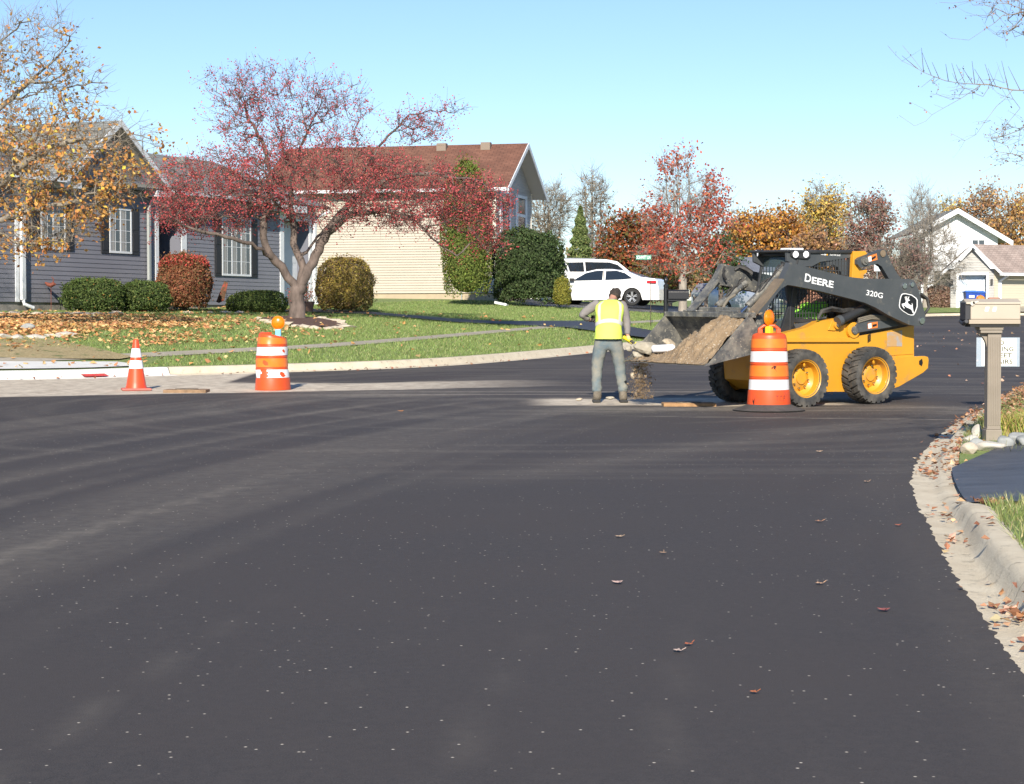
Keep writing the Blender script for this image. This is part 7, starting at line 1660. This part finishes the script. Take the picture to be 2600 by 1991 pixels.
# right kerb drift (thick beyond the mailbox, clumps in the gutter)
RA = np.array([[p.x, p.y] for p in RE]); ro_ = offset(RE, 1.0); RN = np.array([[b.x - a.x, b.y - a.y] for a, b in zip(RE, ro_)])
def along_y(yv): return np.array([np.argmin(np.abs(RA[:, 1] - t) + (RA[:, 1] > 42) * 99) for t in yv])
yv = np.concatenate([19.8 + 16 * rng.random(5200) ** .75, rng.normal(18.6, .5, 150), rng.normal(17.2, .25, 60), rng.normal(13.6, .3, 22), rng.normal(12.4, .22, 26), rng.normal(9.5, .14, 95), rng.uniform(7, 18, 34), rng.uniform(13.5, 18.5, 170)])
off = np.concatenate([np.abs(rng.normal(.50, .42, 5200)), rng.normal(.35, .12, 150), rng.normal(.25, .08, 60), rng.normal(.20, .06, 22), rng.normal(.20, .05, 26), rng.normal(.24, .05, 95), rng.uniform(0, .35, 34), np.abs(rng.normal(0, .07, 170)) + .42])
j_ = along_y(yv); p = RA[j_] + RN[j_] * off[:, None] + rng.normal(0, .05, (len(j_), 2)); mound = np.clip((yv - 19) / 6, 0, 1) * np.exp(-((off - .75) / .5) ** 2) * .16 * rng.random(len(yv))
zz = pz(p[:, 1]) + np.where(off > .26, .15 * np.clip((off - .2) / .08, 0, 1) * np.array([hR(Vector(q)) for q in p]), .01) + .012 + mound
kq = (off > .5) | (yv < 19.8) | (rng.random(len(yv)) < .35); p = p[kq]; zz = zz[kq]
C = np.stack([p[:, 0], p[:, 1], zz + .006], 1); o = leaf_cards('gutter_leaves', C, .062, [(.36, .18, .10, 4), (.48, .29, .18, 3), (.27, .12, .07, 3), (.52, .38, .26, 1.5)], litter_m, None, rng, flat=.80, aspect=.75, fold=.14); tag(o, 'brown leaf drift along the right kerb and gutter', 'leaf litter', kind='stuff')
n = 420; x = rng.uniform(4, 24, n); y = rng.uniform(29, 75, n); q = (x / y < .27) & (x / y > .13) & (y < 34 + x * 3.2); litter('road_leaves', x[q], y[q], lambda a, b: pz(b), .09, [(.50, .30, .20, 3), (.42, .20, .12, 2), (.60, .42, .32, 1)], 'small pale leaves blown over the road behind the loader', .012)
# single leaves on the asphalt in the foreground
def maple_leaf(px, py, size, col, lab, rz, curl=.25):
    g = gp(px, py); pts = []
    for k_ in range(20):
        a = 2 * math.pi * k_ / 20; r = (1.0 if k_ % 4 == 0 else .62 if k_ % 2 == 0 else .78) * (1 if k_ != 10 else .5); pts.append((r * math.cos(a), r * math.sin(a)))
    mb = MB(); V = [(0, 0, .012)] + [(u * size, w * size * .85, .006 + curl * size * (abs(u) ** 2 + .6 * max(0, w))) for u, w in pts]; mb.add(V, [(0, i + 1, (i + 1) % 20 + 1) for i in range(20)]); mb.cyl((0, -size * .8, .01), (size * .1, -size * 1.5, .02), .002, n=5)
    o = mb.build('fallen_leaf', mat('leaf_' + str(int(px)), col, .75, tuple(c * .7 for c in col), 30), None); o.location = (g.x, g.y, plane_z(g.y) + .004); o.rotation_euler = (0, 0, rz); tag(o, lab, 'leaf')
for px, py, s, c, l, r in ((1567, 1483, .034, (.52, .36, .32), 'curled pink beige leaf lying alone in the middle of the foreground asphalt', .3), (1720, 1657, .026, (.50, .38, .33), 'pale beige leaf beside an orange brown one in the foreground', 1.2), (1748, 1641, .024, (.38, .11, .05), 'orange brown leaf just behind the pale beige one', 2.2),
        (2243, 1553, .036, (.24, .075, .07), 'dark wine red maple leaf left of the right gutter', .1), (2081, 1486, .028, (.52, .32, .2), 'tan curled leaf between the pink beige leaf and the wine red leaf', 1.9), (1571, 1366, .03, (.42, .30, .2), 'brownish leaf behind the pink beige leaf', .9), (1684, 1408, .026, (.38, .25, .16), 'small brown leaf right of the centre of the road', 2.9),
        (2078, 1327, .03, (.45, .23, .13), 'brown leaf lying well behind the tan curled leaf', 1.4), (2079, 1149, .034, (.58, .40, .26), 'pale tan leaf on the dark asphalt in front of the loader wheels', .6), (1017, 1046, .045, (.60, .25, .08), 'single orange leaf on the road between the drum and the worker', .4), (2280, 1337, .026, (.32, .10, .06), 'small red brown leaf close to the ragged asphalt edge', .4), (1913, 1763, .02, (.36, .12, .05), 'tiny rusty leaf low in the foreground', 1.0), (2200, 1226, .03, (.42, .28, .18), 'small tan leaf lying on the asphalt in line with the driveway', 2.0)):
    maple_leaf(px, py, s, c, l, r)
# stones
stm = mat('edging_stone', (.42, .35, .27), .9, (.55, .47, .37), 5, bump=.6, bscale=20); stg = mat('field_stone', (.20, .21, .21), .85, (.32, .33, .32), 5, bump=.4, bscale=20); stw = mat('pale_stone', (.40, .37, .32), .85, (.50, .47, .41), 5, bump=.4, bscale=20)
i_s = 0
def stone_line(pts, Yf, n, r, lab, grp, m=stm, sq=(1.5, .9, .42)):
    global i_s
    for k_ in range(n):
        t = k_ / (n - 1) * (len(pts) - 1); a = min(int(t), len(pts) - 2); f_ = t - a; px = pts[a][0] + (pts[a + 1][0] - pts[a][0]) * f_ + rng.normal(0, 2); py = pts[a][1] + (pts[a + 1][1] - pts[a][1]) * f_
        p = hit(px, py); o = rock_mesh(r * rng.uniform(.8, 1.3), 100 + i_s, (sq[0] * rng.uniform(.8, 1.2), sq[1], sq[2]), m, 'edging_stone', None, 1); i_s += 1; o.location = p + Vector((0, 0, .03)); o.rotation_euler = (rng.normal(0, .06), rng.normal(0, .08), rng.normal(0, .3)); tag(o, lab, 'stone', grp)
stone_line([(655, 812), (700, 826), (770, 834), (845, 838), (878, 832), (850, 818), (810, 812)], None, 16, .17, 'flat tan edging stone in the ring round the crabapple trunk', 'edging stones round the crabapple')
stone_line([(5, 858), (60, 861), (120, 858), (165, 855)], None, 5, .20, 'flat pale stone in the short row half buried in orange leaves', 'stones in the leaf carpet', stw)
stone_line([(0, 800), (80, 803), (160, 800), (230, 803), (300, 798)], None, 12, .17, 'flat stone in the low row before the left hedge', 'edging stones of the hedge bed')
stone_line([(480, 797), (560, 796), (600, 797)], None, 4, .14, 'flat stone between the burning bush and the low bush', 'edging stones by the door')
def single(px, py, r, m, lab, sq, f=zR, nm='stone', seed=None):
    global i_s
    g = gp(px, py, .14) if f is zR else hit(px, py); o = rock_mesh(r, seed or 300 + i_s, sq, m, nm, None, 3); i_s += 1; o.location = (g.x, g.y, f(g.x, g.y) + r * sq[2] * .55)
    for p_ in o.data.polygons: p_.use_smooth = True
    tag(o, lab, 'stone')
single(2482, 1112, .085, stw, 'upright white stone left of the tan mailbox post', (.8, .7, 1)); single(2462, 1122, .075, stw, 'flat white stone at the left end of the stone row', (1.2, .8, .6)); single(2478, 1138, .085, stg, 'blue grey stone in front of the two white stones', (1.2, .8, .7)); single(2461, 1146, .085, stm, 'round rusty tan stone at the kerb end of the stone row', (1, .8, .8))
single(2516, 1143, .10, stw, 'wide pale stone in front of the tan mailbox post', (1.5, .8, .6)); single(2551, 1140, .09, stg, 'round grey stone just right of the tan mailbox post', (1, .8, .85)); single(2583, 1137, .11, stg, 'largest blue grey stone at the right edge by the driveway', (1.1, .8, .85)); single(2604, 1139, .10, stg, 'grey stone cut by the right picture edge', (1, .8, .8))
single(172, 790, .16, stw, 'rounded pale stone standing at the left foot of the hedge', (.9, .8, 1.1), zL); single(200, 790, .17, stw, 'grey rounded stone under the left hedge', (1, .8, 1), zL); single(441, 789, .15, stw, 'pale mushroom shaped garden stone left of the burning bush', (1, .8, 1), zL); single(70, 838, .14, stg, 'brown grey stone ornament in the leaf carpet', (1.3, .9, .7), zL)
# mulch bed round the crabapple trunk
mb_ = [hit(*p) for p in ((660, 812), (700, 824), (770, 832), (845, 836), (872, 831), (850, 820), (800, 811), (740, 806))]
patch('mulch_bed', [p.xy for p in mb_], yardL, .25, mat('mulch', (.07, .035, .025), .95, (.13, .07, .05), 20, bump=1, bscale=30), dz=.06)
# day lilies by the mailbox
g = gp(2570, 1108, .15); lo_ = Vector((g.x, g.y, zR(g.x, g.y))); ll = thing('daylily_clump', 'clump of yellowing strap leaves right of the tan mailbox', 'plant', lo_); mb = MB()
V = []; Fq = []; n = 420; cols_ = []
for k_ in range(n):
    a = rng.uniform(0, 2 * math.pi); L_ = rng.uniform(.16, .36); c0 = rng.normal(0, .085, 2) * (1.3, 1); dr_ = np.array([math.cos(a), math.sin(a)]) * L_ * rng.uniform(.2, .75); w_ = .006
    for j in range(4):
        t = j / 3; q = c0 + dr_ * t ** 1.4; z_ = L_ * (t * 1.25 - .45 * t * t) ; ww_ = w_ * (1 - t * .85); V += [(q[0] - ww_ * math.sin(a + 1), q[1] + ww_ * math.cos(a + 1), z_), (q[0] + ww_ * math.sin(a + 1), q[1] - ww_ * math.cos(a + 1), z_)]
    for j in range(3): b_ = k_ * 8 + j * 2; Fq.append((b_, b_ + 1, b_ + 3, b_ + 2)); 
tn = np.repeat(pal([(.36, .36, .07, 3), (.22, .30, .06, 3), (.50, .38, .15, 3), (.42, .26, .12, 2)], n, rng), 3, 0); np_mesh('strap_leaves', V, Fq, leafm, ll, tint=tn)
# small garden things in front of the grey house
def gpos(px, py): return hit(px, py)
p = gpos(130, 792); t = thing('garden_stake', 'rusty metal bird ornament on a thin stake by the left wall', 'ornament', p); k = p.y / F; rs = mat('rust', (.22, .055, .03), .8, (.12, .04, .03), 20)
MB().cyl((0, 0, -.05), (0, 0, (792 - 728) * k), .008, n=6).build('stake', rs, t)
h0 = (792 - 722) * k; MB().tube([(-.16, 0, h0 + .05), (-.10, 0, h0), (0, 0, h0 - .03), (.08, 0, h0 + .01), (.14, 0, h0 - .01)], [.02, .05, .07, .06, .01], 10).tube([(.05, 0, h0), (.07, 0, h0 + .14), (.02, 0, h0 + .2)], [.02, .012, .014], 8).build('bird', rs, t, smooth=True)
p = gpos(575, 792); k = p.y / F; t = thing('garden_flag', 'small dark garden flag drooping from a wire stand under the three pane window', 'flag', p)
MB().tube([(.0, 0, 0), (.0, 0, (792 - 718) * k), (.05, 0, (792 - 712) * k), (.1, 0, (792 - 720) * k)], .007, 6).build('stand', mat('wire', (.03, .03, .03), .5), t)
MB().prism([(-.30, .30), (-.22, .26), (-.06, .34), (.05, .86), (-.06, .90)], -.008, .008, LF).build('cloth', mat('flag_cloth', (.10, .055, .03), .9, (.35, .06, .04), 3, lo=.5, hi=.6), t)
p = gpos(778, 794); t = thing('flower_pot', 'brown planter with orange autumn flowers behind the crabapple trunk', 'planter', p)
MB().lathe([(.001, 0), (.18, 0), (.24, .30), (.26, .30), (.26, .34), (.21, .34), (.2, .28), (.001, .28)], n=20).build('pot', mat('terracotta', (.17, .10, .07), .8), t, smooth=True, angle=30)
C = rng.normal(0, 1, (260, 3)) * [.11, .11, .16] + [0, 0, .52]; leaf_cards('flowers', C, .07, [(.55, .14, .05, 3), (.60, .25, .15, 2), (.15, .18, .05, 2)], leafm, t, rng)
p = gpos(364, 794); t = thing('garden_ornament', 'small orange pointed ornament at the foot of the hedge', 'ornament', p); MB().lathe([(.001, 0), (.10, 0), (.085, .15), (.03, .34), (.001, .36)], n=14).build('cone_figure', mat('orn_orange', (.55, .09, .03), .6), t, smooth=True)
MB().cyl((.14, 0, 0), (.14, 0, .1), .03, n=8).build('white_foot', white, t)
p = at(1272, 768, 72.6); t = thing('splash_block', 'white downspout splash block on the lawn before the dark yew', 'block', (p.x, p.y, zL(p.x, p.y))); MB().box(-.24, .24, -.14, .14, .05, .10).box(-.24, .24, -.14, -.11, .10, .14).build('tray', white, t, bevel=.01); t.rotation_euler = (0, .2, -.3)
